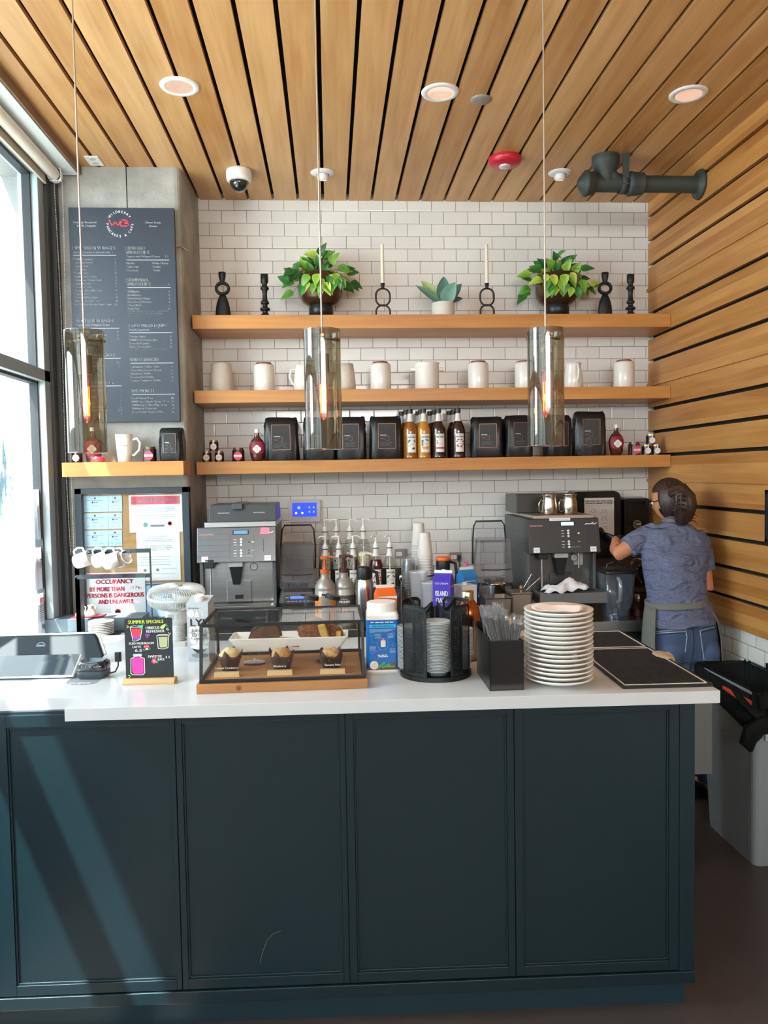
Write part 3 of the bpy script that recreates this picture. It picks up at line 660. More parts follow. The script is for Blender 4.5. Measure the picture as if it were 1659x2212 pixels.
# four quarter pockets open to the outside: front, left, right, back; walls between them
for q in range(4):
    a0 = PI/4+q*PI/2
    arc = [(R*math.cos(a0+(i/14-.5)*.86), R*math.sin(a0+(i/14-.5)*.86)) for i in range(15)]
    def tp(f): return .014+HT-.012*(abs(f-.5)*2)**8
    sheet(arc, .012, HT, 'outer_panel', t, zt=tp)
for q in range(4):
    a0 = q*PI/2
    # divider: from centre out along the diagonal, curving into the shell
    a1 = PI/4+q*PI/2
    pts = [((.012+.096*i/10)*math.cos(a1), (.012+.096*i/10)*math.sin(a1)) for i in range(11)]
    sheet(pts, .012, HT, 'divider_panel', t, zt=lambda f: .014+HT-.030*math.sin(PI*min(1, f*1.05)))
mb = MB(); mb.cyl((0, 0, .012), .010, HT-.012, 16); mb.build('post', BLACKM, t)
CLEARP = glass('clear_plastic', (.90, .93, .95), 1.6, .08, 1.5, .03, ('#eef2f4', .38))
def lid_stack(name, label, cat, uv, dz, r0, r1, n_, z0, hh, mtl, group=None, flip=False):
    W_ = _MW[CORG.name] @ Vector((uv[0], uv[1], z0)); o = None
    for i in range(n_):
        if o is None:
            mb_ = MB(); mb_.lathe([(r0*.7, hh*.0), (r0, .0008), (r1*.97, hh-.002), (r1+.0015, hh-.002), (r1+.0015, hh), (r1*.96, hh)], 28)
            o = one(mb_, name, mtl, label, cat, group); o.location = W_; first = o
        else:
            c = first.copy(); COL.objects.link(c); c.location = W_+Vector((0, 0, i*dz)); 
CORG = t
for k_ in range(34):
    pass
lid_stack('plastic_dome', 'clear plastic domed cup lid in the tall stack at the front of the black organizer', 'lid', (0, -.066), .0047, .034, .043, 34, .016, .016, CLEARP, 'clear lids stacked in the front pocket of the organizer')
lid_stack('plastic_dome', 'clear plastic cup lid in the stack at the tub side of the black organizer', 'lid', (-.082, .0), .0045, .034, .040, 30, .016, .014, CLEARP, 'clear lids stacked in the tub-side pocket of the organizer')
lid_stack('paper_cup', 'white paper cup in the stack at the straw box side of the black organizer', 'cup', (.086, .0), .0048, .026, .036, 18, .016, .050, mat('cup_paper', '#dedcda', .6), 'white paper cups stacked in the organizer')

# ------------------------------------------------------------------ straw box
a = cpt(1058, 1493); b = cpt(1134, 1493); c_ = cpt(1040, 1450); bw_ = b[0]-a[0]
t = thing('straw_box', 'tall black open box full of wrapped black straws and stirrers', 'box', cw(a[0], a[1], CT), CA+.02)
Hb = .150; dpt = .22; mb = MB()
mb.box(0, bw_, 0, .004, 0, Hb); mb.box(0, .004, 0, dpt, 0, Hb); mb.box(bw_-.004, bw_, 0, dpt, 0, Hb); mb.box(0, bw_, dpt-.004, dpt, 0, Hb+.02); mb.box(0, bw_, 0, dpt, 0, .004); mb.box(0, bw_, .075, .078, 0, Hb-.004); mb.box(0, bw_, .15, .153, 0, Hb)
mb.build('box_body', mat('matte_black_acrylic', '#121517', .3), t, bevel=.0008)
mb = MB(); mb.M = T3(0, -.0003, 0) @ FRONT; mb.disc(bw_*.5, .125, .0016, 10); mb.disc(bw_*.5, .062, .0016, 10); mb.build('screw_hole', VOID, t)
WRAP = glass('straw_wrapper', (.97, .98, .99), .55, .12, 1.5, .0, ('#eef3f8', .07))
BW_ = _MW[t.name]
def straw(x, y, lean, side, ln, idx, wrapped=True, white=False):
    p0 = BW_ @ Vector((x, y, .006)); d = Vector((lean, side, 1)).normalized(); p1 = p0+d*ln
    o = thing('straw', 'wrapped black drinking straw standing in the black straw box', 'straw', tuple(p0), 0, 'wrapped straws in the black box')
    s_ = MB(); s_.tube([(0, 0, 0), tuple(p1-p0)], .0042, 8); s_.build('straw_tube', WHITE if white else BLACK, o)
    if wrapped:
        e = p1-p0; r_ = random.Random(idx); s_ = MB(); e2 = e+d*.028
        u_ = d.orthogonal().normalized(); w_ = d.cross(u_)
        rings = []
        for f, rr, fl in ((0.02, .0055, 1), (.5, .0056, 1), (.96, .0058, 1), (1.02, .0075, .7), (1.10, .009, .22), (1.16, .012, .10)):
            a0 = r_.uniform(0, .3); rings.append([e*f+Vector((0, 0, 0))+u_*rr*math.cos(a0+k*PI/5)+w_*rr*fl*math.sin(a0+k*PI/5)+(Vector((r_.uniform(-1, 1), r_.uniform(-1, 1), r_.uniform(-1, 1)))*.0035 if f > 1 else Vector()) for k in range(10)])
        s_.loft(rings, caps=False, smooth=False); s_.build('clear_wrapper', WRAP, o)
rnd = random.Random(11)
for i in range(15): LN_ = -.30+.0315*(i % 8)+rnd.uniform(-.04, .04); straw(.010+bw_*.60*(i % 8)/8-LN_*.15, .010+.014*(i//8), LN_, .05+rnd.uniform(-.02, .08), .212+rnd.uniform(-.012, .012), i)
for i in range(5): straw(bw_*.70+i*.0055-(.03+.055*i)*.15, .014+.012*(i % 2), .03+.055*i, .08+rnd.uniform(-.05, .1), .180+rnd.uniform(-.01, .01), 40+i)
for i in range(6): straw(.030+i*.009, .10+rnd.uniform(0, .03), -.10+rnd.uniform(-.04, .06), .05, .20, 60+i)
m_stir = mat('birch_stirrer', '#dcab7c', .7)
for i in range(12):
    p0 = BW_ @ Vector((.018+i*.0058, .11+rnd.uniform(0, .03), .006)); s_ = MB(); s_.box(-.003, .003, -.0008, .0008, 0, .185+rnd.uniform(-.008, .006))
    o = one(s_, 'wooden_stirrer', m_stir, 'flat pale wooden stirrer standing behind the straws in the black box', 'stirrer', 'wooden stirrers in the black box'); o.location = p0; o.rotation_euler = (rnd.uniform(-.15, .05), rnd.uniform(-.12, .12), rnd.uniform(-.4, .4))
for i in range(3):
    p0 = BW_ @ Vector((bw_-.035+i*.011, .17, .006)); s_ = MB(); s_.box(-.002, .002, -.0008, .0008, 0, .15); s_.ball((0, 0, .17), 1, 14, 10, sc=(.011, .004, .022))
    o = one(s_, 'teaspoon', CHROME, 'steel teaspoon standing at the back of the black straw box', 'spoon', 'teaspoons in the black box'); o.location = p0; o.rotation_euler = (.08, -.1+.12*i, .3*i)
# cream box with a copper clasp behind straw box
u, v = cpt(1140, 1440); t = thing('gift_box', 'small cream box with a copper clasp behind the straw box', 'box', cw(u-.03, v+.06, CT), CA)
MB().box(-.03, .075, 0, .09, 0, .092).build('box_body', mat('cream_card', '#cfc4b2', .6), t, bevel=.002)
mb = MB(); mb.M = T3(.048, -.004, .05) @ RX(PI/2); mb.lathe([(.003, -.004), (.010, -.004), (.011, 0), (.010, .004), (.003, .004)], 20); mb.M = Matrix(); mb.box(.02, .073, -.004, 0, .022, .028); mb.build('clasp', mat('copper', '#b06b45', .2, 1), t)
# gold-topped shaker behind the organizer
u, v = cpt(1018, 1440); t = thing('cocktail_shaker', 'tall gold-toned steel shaker behind the black organizer', 'shaker', cw(u+.005, v+.10, CT), 0)
mb = MB(); mb.lathe([(0, 0), (.034, 0), (.036, .03), (.043, .14), (.043, .145)], 28); mb.build('shaker_cup', mat('steel_warm', '#b5aa98', .15, 1), t)
mb = MB(); mb.lathe([(.044, .140), (.044, .160), (.040, .185), (.026, .205), (.022, .210)], 28); mb.build('shaker_shoulder', mat('copper', '#b06b45', .2, 1), t)
mb = MB(); mb.lathe([(.021, .208), (.021, .238), (.019, .242), (0, .243)], 24); mb.build('cap', mat('steel_warm', '#b5aa98', .15, 1), t)

# ------------------------------------------------------------------ plates
u, v = cpt(1217, 1484); PC = cw(u, v+.055, CT)
first = None; r_ = random.Random(3); off = Vector((0, 0, 0))
for i in range(16):
    lab = 'white ceramic plate in the tall stack beside the bar mats'
    if first is None:
        mb = MB(); mb.lathe([(0, .001), (.054, 0), (.058, .002), (.085, .011), (.104, .020), (.1055, .0225), (.104, .0245), (.084, .0155), (.060, .008), (.055, .006), (0, .006)], 48)
        first = one(mb, 'plate', WHITEP, lab, 'plate', 'white plates in the tall stack on the counter'); first.location = PC
    else:
        c = first.copy(); COL.objects.link(c); c.location = Vector(PC)+Vector((r_.uniform(-.0015, .0015), r_.uniform(-.0015, .0015), i*.0138)); c.rotation_euler = (r_.uniform(-.006, .006), r_.uniform(-.006, .006), 0)
        if i == 15: c['label'] = 'uppermost white plate of the tall stack, with paper on it'; del c['group']
# paper liner on top
mb = MB(); r_ = random.Random(9)
def pap(i, j):
    a_ = 2*PI*i/20; rr = .078*j/6; return (rr*math.cos(a_)*(1+.08*math.sin(3*a_)), rr*math.sin(a_), .0082+.014*(j/6)**2+.003*math.sin(3*a_+1)*(j/6)+.0015*math.sin(7*a_)*(j/6)**2)
vs = [pap(i, j) for j in range(7) for i in range(20)]; mb.add(vs, [(j*20+i, j*20+(i+1) % 20, (j+1)*20+(i+1) % 20, (j+1)*20+i) for j in range(6) for i in range(20)], True)
o = one(mb, 'paper_liner', mat('liner_paper', '#f0e8e2', .8), 'crumpled white paper liner on the topmost plate of the stack', 'paper', solid=.0006); o.location = Vector(PC)+Vector((0, 0, 15*.0138+.004))

# ------------------------------------------------------------------ bar mats
def barmat(quad, label, z0, th, seed):
    q = [PZ(px, py, z0+th) for px, py in quad]     # front-left, front-right, back-right, back-left
    m0 = RZ(-CA) @ Vector((0, 0, 0)); t = thing('bar_mat', label, 'bar mat', tuple((q[0]+q[1])/2-Vector((0, 0, th))), CA)
    inv = _MW[t.name].inverted(); q = [inv @ p for p in q]; x0 = (q[0].x+q[3].x)/2; x1 = (q[1].x+q[2].x)/2; y0 = (q[0].y+q[1].y)/2; y1 = (q[2].y+q[3].y)/2
    RUB = mat('black_rubber', '#111315', .55)
    MB().box(x0-.008, x1+.012, y0-.012, y1+.008, 0, th*.8).build('rubber_base', RUB, t, bevel=.001)
    r = MB(); e = .0035
    for bx in ((x0, x1, y0, y0+e), (x0, x1, y1-e, y1), (x0, x0+e, y0, y1), (x1-e, x1, y0, y1)): r.box(*bx, th*.8, th)
    r.build('white_border', mat('cream_border', '#d9d2c2', .6), t)
    nb = MB(); s_ = .0078; nx = int((x1-x0-.012)/s_); ny = int((y1-y0-.012)/s_); vs = []; fs = []
    for j in range(ny):
        for i in range(nx):
            x = x0+.007+i*s_; y = y0+.007+j*s_; n = len(vs); h = .0022
            vs += [(x, y, th*.8), (x+h*2, y, th*.8), (x+h*2, y+h*2, th*.8), (x, y+h*2, th*.8), (x+h*.4, y+h*.4, th), (x+h*1.6, y+h*.4, th), (x+h*1.6, y+h*1.6, th), (x+h*.4, y+h*1.6, th)]
            fs += [(n+4, n+5, n+6, n+7), (n, n+1, n+5, n+4), (n+1, n+2, n+6, n+5), (n+2, n+3, n+7, n+6), (n+3, n, n+4, n+7)]
    nb.add(vs, fs); tag(nb.build('rubber_nubs', RUB, t), kind='stuff')
    return t
barmat([(1326, 1480), (1526, 1474), (1401, 1398), (1270, 1402)], 'black rubber bar mat with a cream border at the near corner of the counter', CT, .010, 1)
barmat([(1262, 1400), (1396, 1395), (1337, 1363), (1240, 1364)], 'black rubber bar mat with a cream border behind the other mat', CT, .010, 2)

# ------------------------------------------------------------------ oat milk carton
u, v = cpt(406, 1430); t = thing('oat_milk_carton', 'tall grey oat milk carton with a white screw cap beside the pastry case', 'carton', cw(u, v, CT), CA-.12)
cwid, ch_ = .078, .232
mb = MB(); mb.box(0, cwid, 0, .07, 0, ch_-.022)
mb.add([(0, 0, ch_-.022), (cwid, 0, ch_-.022), (cwid, .07, ch_-.004), (0, .07, ch_-.004), (0, .07, ch_-.022), (cwid, .07, ch_-.022)], [(0, 1, 2, 3), (1, 5, 2), (0, 3, 4), (3, 2, 5, 4)])
mb.build('carton_body', mat('grey_carton', '#b3bcc2', .5), t, bevel=.001)
mb = MB(); mb.M = T3(.040, .028, ch_-.016) @ RX(.25); mb.cyl((0, 0, 0), .015, .004, 24); mb.cyl((0, 0, .004), .0165, .014, 24); mb.build('cap', WHITE, t, bevel=.001)
mb = MB(); mb.M = T3(0, -.0005, 0) @ FRONT
mb.text('THE ORIGINAL', .004, .190, .0035, .042, 'L', 1, bold=.0002)
mb.disc(.016, .172, .0125, 20, .0004, 0); mb.flat([(.026, .160), (.048, .160), (.038, .184)], .0006, 0); mb.text('T-', .052, .160, .022, .022, 'L', 0, bold=.001); mb.text('4', .035, .163, .007, .005, 'L', 2)
mb.text('LY!', .014, .128, .026, .050, 'L', 1, bold=.0012)
for x, y in ((.022, .112), (.045, .116), (.065, .110), (.020, .095), (.045, .092), (.066, .094), (.024, .078), (.046, .074), (.066, .080)): mb.disc(x, y, .015, 14, .0003, 0)
mb.text('BARISTA', .018, .107, .010, .052, 'L', 2, bold=.0004); mb.text('EDITION', .019, .091, .010, .050, 'L', 2, bold=.0004); mb.text('OATMILK', .024, .079, .007, .036, 'L', 2, bold=.0003)
mb.disc(.044, .024, .030, 20, .0004, 2, .3); mb.flat([(.012+.064*i/10, .054-.024*math.sin(PI*i/10)) for i in range(11)], .0006, 1); mb.disc(.044, .054, .032, 20, .0008, 0, .28)
mb.text('32 FL OZ', .005, .012, .004, .024, 'L', 2); mb.text('(1 QT) 946 mL', .005, .005, .004, .036, 'L', 2)
mb.build('printing', [WHITE, mat('charcoal_print', '#31363b', .5), mat('grey_print', '#7f8a92', .5)], t)

# ------------------------------------------------------------------ small fan
u, v = cpt(385, 1392); t = thing('desk_fan', 'white clip-on desk fan with its caged head facing up behind the chalkboard', 'fan', cw(u, v, CT), CA)
FM = mat('fan_plastic', '#c9ccca', .4)
MB().rbox(-.045, .045, -.045, .045, 0, .018, .012).build('foot', FM, t, bevel=.003)
mb = MB(); 
pf = [(.026, .018)]
for i in range(8): z = .018+i*.0075; pf += [(.027, z+.001), (.030, z+.0037), (.027, z+.0070)]
mb.lathe(pf+[(.020, .08)], 24); mb.build('bellows_neck', FM, t)
mb = MB(); mb.lathe([(.020, .075), (.030, .085), (.040, .10), (.040, .130), (.030, .148), (0, .15)], 28, sx=1.15, sy=1.0); mb.build('motor_housing', FM, t)
mb = MB(); HM = T3(.0, .0, .150) @ RX(.10); RF = .108
mb.M = HM; nr = 72
for i in range(nr):
    a_ = 2*PI*i/nr; c1, s1_ = math.cos(a_), math.sin(a_)
    mb.tube([(.030*c1, .030*s1_, -.004), (.070*c1, .070*s1_, .0), (RF*.93*c1, RF*.93*s1_, .014), (RF*c1, RF*s1_, .026), (RF*c1, RF*s1_, .042)], .0012, 4)
    mb.tube([(RF*c1, RF*s1_, .048), (RF*c1, RF*s1_, .060), (RF*.93*c1, RF*.93*s1_, .072), (.065*c1, .065*s1_, .080), (.025*c1, .025*s1_, .081)], .0012, 4)
mb.build('cage', FM, t)
mb = MB(); mb.M = HM; mb.lathe([(RF-.003, .040), (RF+.003, .040), (RF+.003, .050), (RF-.003, .050), (RF-.003, .040)], 48); mb.lathe([(0, -.006), (.034, -.006), (.034, .0), (0, .002)], 24); mb.lathe([(0, .084), (.026, .082), (.026, .078), (0, .078)], 24); mb.build('cage_ring', FM, t)
mb = MB(); mb.M = HM
for k in range(4):
    a_ = k*PI/2+.4; vs = []
    for i in range(6):
        for j in range(5):
            rr = .018+.078*j/4; aa = a_+(i/5-.5)*(.5+.7*j/4); vs.append((rr*math.cos(aa), rr*math.sin(aa), .042+.016*(i/5-.5)))
    mb.add(vs, [(i*5+j, i*5+5+j, i*5+6+j, i*5+1+j) for i in range(5) for j in range(4)], True)
mb.cyl((0, 0, .030), .018, .026, 20); mb.build('blades', mat('fan_blade_grey', '#d5d8d6', .4), t)
mb = MB(); mb.M = T3(0, -.0405, .105) @ FRONT; mb.flat([(-.028, 0), (-.004, 0), (-.004, .020), (-.028, .020)], 0); mb.flat([(.006, .0), (.026, .0), (.026, .02), (.006, .02)], 0)
mb.build('rating_label', mat('silver_label', '#a9adab', .4), t)

# ------------------------------------------------------------------ creamer pitchers behind the pastry case
BODY = glass('pitcher_glass', (.93, .95, .95), 1.3, .03)
for px, nm, lab, fill in ((1, 0, 'glass creamer pitcher with a black flip lid behind the case, on the fan side', '#e7dca0'), (2, 0, 'glass creamer pitcher with a black flip lid behind the case, on the tub side', '#f1f1ef')):
    uu, vv = cpt(672 if px == 1 else 719, 1384)
    t = thing('creamer_pitcher', lab, 'pitcher', cw(uu, vv+.05, CT), 0, None)
    mb = MB(); mb.lathe([(0, .002), (.040, .0), (.043, .006), (.040, .05), (.028, .11), (.026, .145), (.029, .16)], 32); mb.build('pitcher_body', BODY, t)
    mb = MB(); mb.lathe([(0, .004), (.038, .004), (.0385, .012), (.0375, .045), (0, .045)], 28); mb.build('milk', mat('milk_'+str(px), fill, .4), t)
    mb = MB(); mb.M = T3(0, 0, .158) @ RY(.22); mb.cyl((0, 0, 0), .031, .010, 28); mb.cyl((0, 0, .010), .029, .006, 28); mb.box(-.045, -.02, -.009, .009, .006, .012); mb.build('lid', BLACK, t, bevel=.0015)
    mb = MB(); mb.tube([(.027, 0, .145), (.060, 0, .140), (.066, 0, .10), (.058, 0, .055), (.040, 0, .045)], .005, 8); mb.build('handle', BODY, t)
# ================================================================== THINGS ON THE LONG WALL SHELVES
BLK = mat('matte_black_ceramic', '#16191c', .5)
def on(px, y, z, py=None): p = PY(px, 700 if py is None else py, y); return (p.x, y, z)
YS = 4.60
# figure candle holder with a hole through it
def fig_holder(px, label):
    t = thing('candle_holder', label, 'candle holder', on(px, YS, S1, 640), 0)
    k = YS/F_PX
    prof = [(15.6, 0), (15.3, 15), (14.5, 25), (12.5, 36), (9, 45), (5.6, 52), (8, 56)]; hole = 15
    mb = MB(); mb.lathe([(r*k*1.02, z*k) for r, z in [(15.6, 0), (15.4, 12), (14.4, 25), (12.2, 36), (9, 45), (5.5, 53)]]+[(0, 54*k)], 32, sy=.55); mb.flat([(15.6*k*math.cos(i*PI/12), 15.6*k*.55*math.sin(i*PI/12)) for i in range(24)][::-1], 0)
    mb.build('body', BLK, t)
    mb = MB(); pts = []
    n = 28; rings = []
    for i in range(n):
        a_ = 2*PI*i/n; c = Vector((13*math.cos(a_)*k, 0, (65.5+11.3*math.sin(a_))*k)); d = Vector((math.cos(a_), 0, math.sin(a_)))
        thk = (3.1+.4*abs(math.sin(a_)))*k; rings.append([c+d*thk*math.cos(q)+Vector((0, 1, 0))*thk*1.7*math.sin(q) for q in [2*PI*j/10 for j in range(10)]])
    rings.append(rings[0]); mb.loft(rings, caps=False); mb.build('ring', BLK, t)
    mb = MB(); mb.lathe([(r*k, z*k) for r, z in [(0, 76), (5, 76), (4.6, 79), (6.2, 85), (7.6, 92), (7.7, 99), (5.5, 99.3), (5.2, 94), (0, 94)]], 24); mb.build('cup', BLK, t); return t
fig_holder(481, 'black figure-shaped candle holder with a hole, nearest the concrete column')
fig_holder(1307, 'black figure-shaped candle holder with a hole, between the right-end ivy pot and the bead holder')
def bead_holder(px, label):
    k = YS/F_PX; t = thing('candle_holder', label, 'candle holder', on(px, YS, S1, 640), 0); mb = MB()
    P = [(0, 0), (8, 0), (9, 3), (11, 7), (10.5, 9.5), (7, 12), (5.5, 16), (6, 18), (10.5, 20), (10.8, 23), (6, 26), (5, 30), (6.5, 32), (9, 34), (8.5, 37), (6, 40), (5, 46), (4.8, 54), (5.8, 61), (9, 64), (9, 67), (6, 70), (5, 74), (7.5, 78), (8, 80), (8, 95), (6, 95.5), (5.7, 90), (0, 90)]
    mb.lathe([(r*k, z*k) for r, z in P], 28); mb.build('body', BLK, t)
bead_holder(572, 'black turned bead candle holder between the figure holder and the bronze plant bowl')
bead_holder(1362, 'black turned bead candle holder at the wooden wall end of the top shelf')
def link_holder(px, label):
    k = YS/F_PX; t = thing('candle_holder', label, 'candle holder', on(px, YS, S1, 640), 0); mb = MB()
    def link(z0, w_, h_, open_bottom=False):
        q = rrect(-w_/2, z0, w_/2, z0+h_, w_*.47, 8); mb.tube([(x*k, 0, z*k) for x, z in q], 2.0*k, 10, closed=True)
    link(-3, 30, 33); link(29, 30, 36); mb.build('link_stem', BLK, t)
    mb = MB(); mb.lathe([(0, 64*k), (3.4*k, 64*k), (3.3*k, 67*k), (5*k, 76*k), (4*k, 76.5*k), (0, 74*k)], 20); mb.build('cup', BLK, t)
    c = MB(); kk = (161-77)*k; n = 14; rings = []
    for j in range(61):
        z = 74*k+kk*j/60; rr = (3.9-.5*j/60)*k; rings.append([Vector((rr*(1+.13*math.cos(5*(a_+j*.24)))*math.cos(a_), rr*(1+.13*math.cos(5*(a_+j*.24)))*math.sin(a_), z)) for a_ in [2*PI*i/n for i in range(n)]])
    c.loft(rings); o = c.build('candle', mat('ivory_wax', '#ece4d2', .4, sub=.1), None); o.location = t.location; tag(o, 'ivory twisted taper candle, '+label.split(', ')[1], 'candle')
link_holder(827, 'black open-link candle holder, next to the bronze bowl over the pendant')
link_holder(1052, 'black open-link candle holder, between the small potted plant and the right-end ivy pot')
# pedestal bowls with trailing ivy
M_BOWL = mat('bronze_bowl', '#6b5440', .32, .75, var=.2, vscale=6); M_FOOT = mat('bowl_foot', '#25282b', .35, .3)
m, nt, b, out = _new('pothos_leaf'); L = nt.links.new
at = N(nt, 'ShaderNodeAttribute', attribute_name='tone'); cr = N(nt, 'ShaderNodeValToRGB'); L(at.outputs['Fac'], cr.inputs[0]); e = cr.color_ramp.elements
e[0].position = 0; e[0].color = lin('#1d4a2a'); e[1].position = 1; e[1].color = lin('#e6dc8a'); q = e.new(.35); q.color = lin('#3d8038'); q = e.new(.65); q.color = lin('#86b843'); q = e.new(.82); q.color = lin('#bdd05a')
L(cr.outputs[0], b.inputs['Base Color']); b.inputs['Roughness'].default_value = .4; LEAF = m
def leaf(vs, fs, tn, base, d, up, ln, wd, tone, rnd, fold=.25, curl=.35, kind='heart', nu=7):
    d = d.normalized(); side = d.cross(up).normalized(); nrm = side.cross(d).normalized(); n0 = len(vs)
    for i in range(nu+1):
        f = i/nu
        if kind == 'heart': hw = wd*(math.sin(PI*min(1, f*1.0)**.62)**.9)*(1-.25*f) if 0 < f < 1 else (wd*.05 if f == 0 else 0)
        else: hw = wd*math.sin(PI*f**.85)**.75 if 0 < f < 1 else wd*.03
        c = base+d*ln*f+nrm*(-curl*ln*f*f)
        for j, sgn in enumerate((-1, -.5, 0, .5, 1)):
            back = -.12*ln*abs(sgn)*(1-f)**2 if kind == 'heart' else 0
            vs.append(c+side*hw*sgn+nrm*(fold*hw*abs(sgn))+d*back)
            tn.append(max(0, min(1, tone+rnd.uniform(-.05, .05)+(.10 if (tone > .55 and abs(sgn) == 1) else 0)-(.05 if sgn == 0 else 0))))
    for i in range(nu):
        for j in range(4): a_ = n0+i*5+j; fs.append((a_, a_+1, a_+6, a_+5))
def leaves_obj(vs, fs, tn, name, parent, m_=None):
    me = bpy.data.meshes.new(name); me.from_pydata([tuple(v) for v in vs], [], fs); a_ = me.attributes.new('tone', 'FLOAT', 'POINT')
    for i, x in enumerate(tn): a_.data[i].value = x
    me.polygons.foreach_set('use_smooth', [True]*len(fs)); me.materials.append(m_ or LEAF); o = bpy.data.objects.new(name, me); COL.objects.link(o); o.parent = parent; _MW[o.name] = _MW[parent.name]; return o
def bowl_plant(px, label, spec, seed):
    k = 4.62/F_PX; t = thing('potted_ivy', label, 'potted plant', on(px, 4.62, S1, 640), 0)
    mb = MB(); mb.lathe([(r*k, z*k) for r, z in [(0, 0), (26, 0), (26, 26), (24, 31)]], 40); mb.build('pot_foot', M_FOOT, t)
    mb = MB(); mb.lathe([(r*k, z*k) for r, z in [(20, 29), (28, 31), (38, 37), (44.5, 47), (46, 58), (46, 93), (44.5, 93.5), (44, 90), (44, 60), (0, 55)]], 48); mb.build('pot', M_BOWL, t)
    mb = MB(); mb.cyl((0, 0, 84*k), 43.8*k, .004, 32); mb.build('soil', mat('dark_soil', '#2a211c', .9, bump=.5), t)
    rnd = random.Random(seed); vs, fs, tn = [], [], []; st = MB()
    for i in range(spec['n']):
        a_ = rnd.uniform(0, 2*PI); el = rnd.uniform(0, 1)
        f = i/spec['n']
        if f < .45:   # upper crown
            r0 = rnd.uniform(.0, .09); z0 = .235+rnd.uniform(.03, .15)*(1-r0/.16)*spec['h']; p = Vector((r0*1.25*math.cos(a_), r0*math.sin(a_)*.9, z0)); d = Vector((math.cos(a_)*.8, math.sin(a_)*.8, rnd.uniform(.0, 1.0)))
        elif f < .75: # side
            side = 1 if rnd.random() < .55 else -1
            r0 = rnd.uniform(.10, spec['w']); p = Vector((side*r0, rnd.uniform(-.09, .05), .23+rnd.uniform(-.05, .07)-max(0, r0-.13)*.6)); d = Vector((side*.8, rnd.uniform(-.7, .3), rnd.uniform(-.8, .5)))
        else:         # spilling over the front rim
            x = rnd.uniform(-.11, .12); p = Vector((x, -.130-rnd.uniform(0, .02), .235-rnd.uniform(.0, .085))); d = Vector((x*2+rnd.uniform(-.5, .5), -.35, -.9))
        up = Vector((rnd.uniform(-.3, .3), -1.0, .55)) if d.z < .3 else Vector((0, -1, .15))
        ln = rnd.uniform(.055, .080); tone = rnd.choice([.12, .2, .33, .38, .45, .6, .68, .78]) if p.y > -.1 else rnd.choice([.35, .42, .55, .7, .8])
        if p.y > -.125 and abs(p.x) < .115 and p.z < .25: p.z = .25
        leaf(vs, fs, tn, p, d, up, ln, ln*.40, tone, rnd, rnd.uniform(.1, .5), rnd.uniform(.05, .5))
        root = Vector((p.x*.3, p.y*.3 if p.y > -.12 else -.06, .235)); mid = (p+root)/2+Vector((0, -.012 if p.y < -.1 else 0, .035)); st.tube([root, mid, p], .0013, 5)
    leaves_obj(vs, fs, tn, 'foliage', t); st.build('stems', mat('plant_stem', '#5e6b35', .6), t)
bowl_plant(693, 'bronze pedestal bowl of variegated trailing ivy between the bead holder and the tall candle', dict(n=78, h=1.12, w=.20), 4)
bowl_plant(1203, 'bronze pedestal bowl of pale green trailing ivy beside the right-end figure holder', dict(n=78, h=.98, w=.19), 12)
# small plant with big leaves
k = 4.6/F_PX; t = thing('potted_plant', 'small white pot with a broad-leaved plant in the middle of the top shelf', 'potted plant', on(957, 4.60, S1, 640), 0)
mb = MB(); mb.lathe([(r*k, z*k) for r, z in [(0, 0), (24.3, 0), (24.6, 2), (24.6, 33), (23.6, 34), (22.6, 33), (22.4, 28), (0, 28)]], 40); mb.build('pot', mat('speckled_white_pot', '#dcd8ce', .6, var=.06, vscale=90), t)
m2, nt, b, out = _new('rubber_leaf'); L = nt.links.new
at = N(nt, 'ShaderNodeAttribute', attribute_name='tone'); cr = N(nt, 'ShaderNodeValToRGB'); L(at.outputs['Fac'], cr.inputs[0]); e = cr.color_ramp.elements
e[0].color = lin('#2c4a40'); e[1].color = lin('#9fb874'); q = e.new(.4); q.color = lin('#52796a'); q = e.new(.65); q.color = lin('#6f9482'); L(cr.outputs[0], b.inputs['Base Color']); b.inputs['Roughness'].default_value = .45
vs, fs, tn = [], [], []; rnd = random.Random(2); b0 = Vector((-.002, 0, .085))
for (dx, dy, dz, ln, wd, tone, cu) in ((-.62, -.05, .75, .185, .036, .95, .10), (.05, -.02, 1, .165, .042, .42, .05), (-.88, -.3, .62, .19, .022, .5, .12), (.72, -.1, .85, .165, .034, .40, .18), (.42, -.75, .80, .150, .044, .58, .10), (.55, .5, .8, .16, .03, .15, .2), (-.3, .5, .9, .15, .035, .3, .2), (.9, .3, .5, .17, .02, .2, .35)):
    leaf(vs, fs, tn, b0+Vector((dx, dy, 0))*.006, Vector((dx, dy, dz)), Vector((0, -1, .25)), ln, wd, tone, rnd, .28, cu, 'oval', 10)
leaves_obj(vs, fs, tn, 'leaves', t, m2)
mb = MB(); mb.cyl((0, 0, .078), .004, .02, 8); mb.build('stem', mat('plant_stem', '#5e6b35', .6), t)

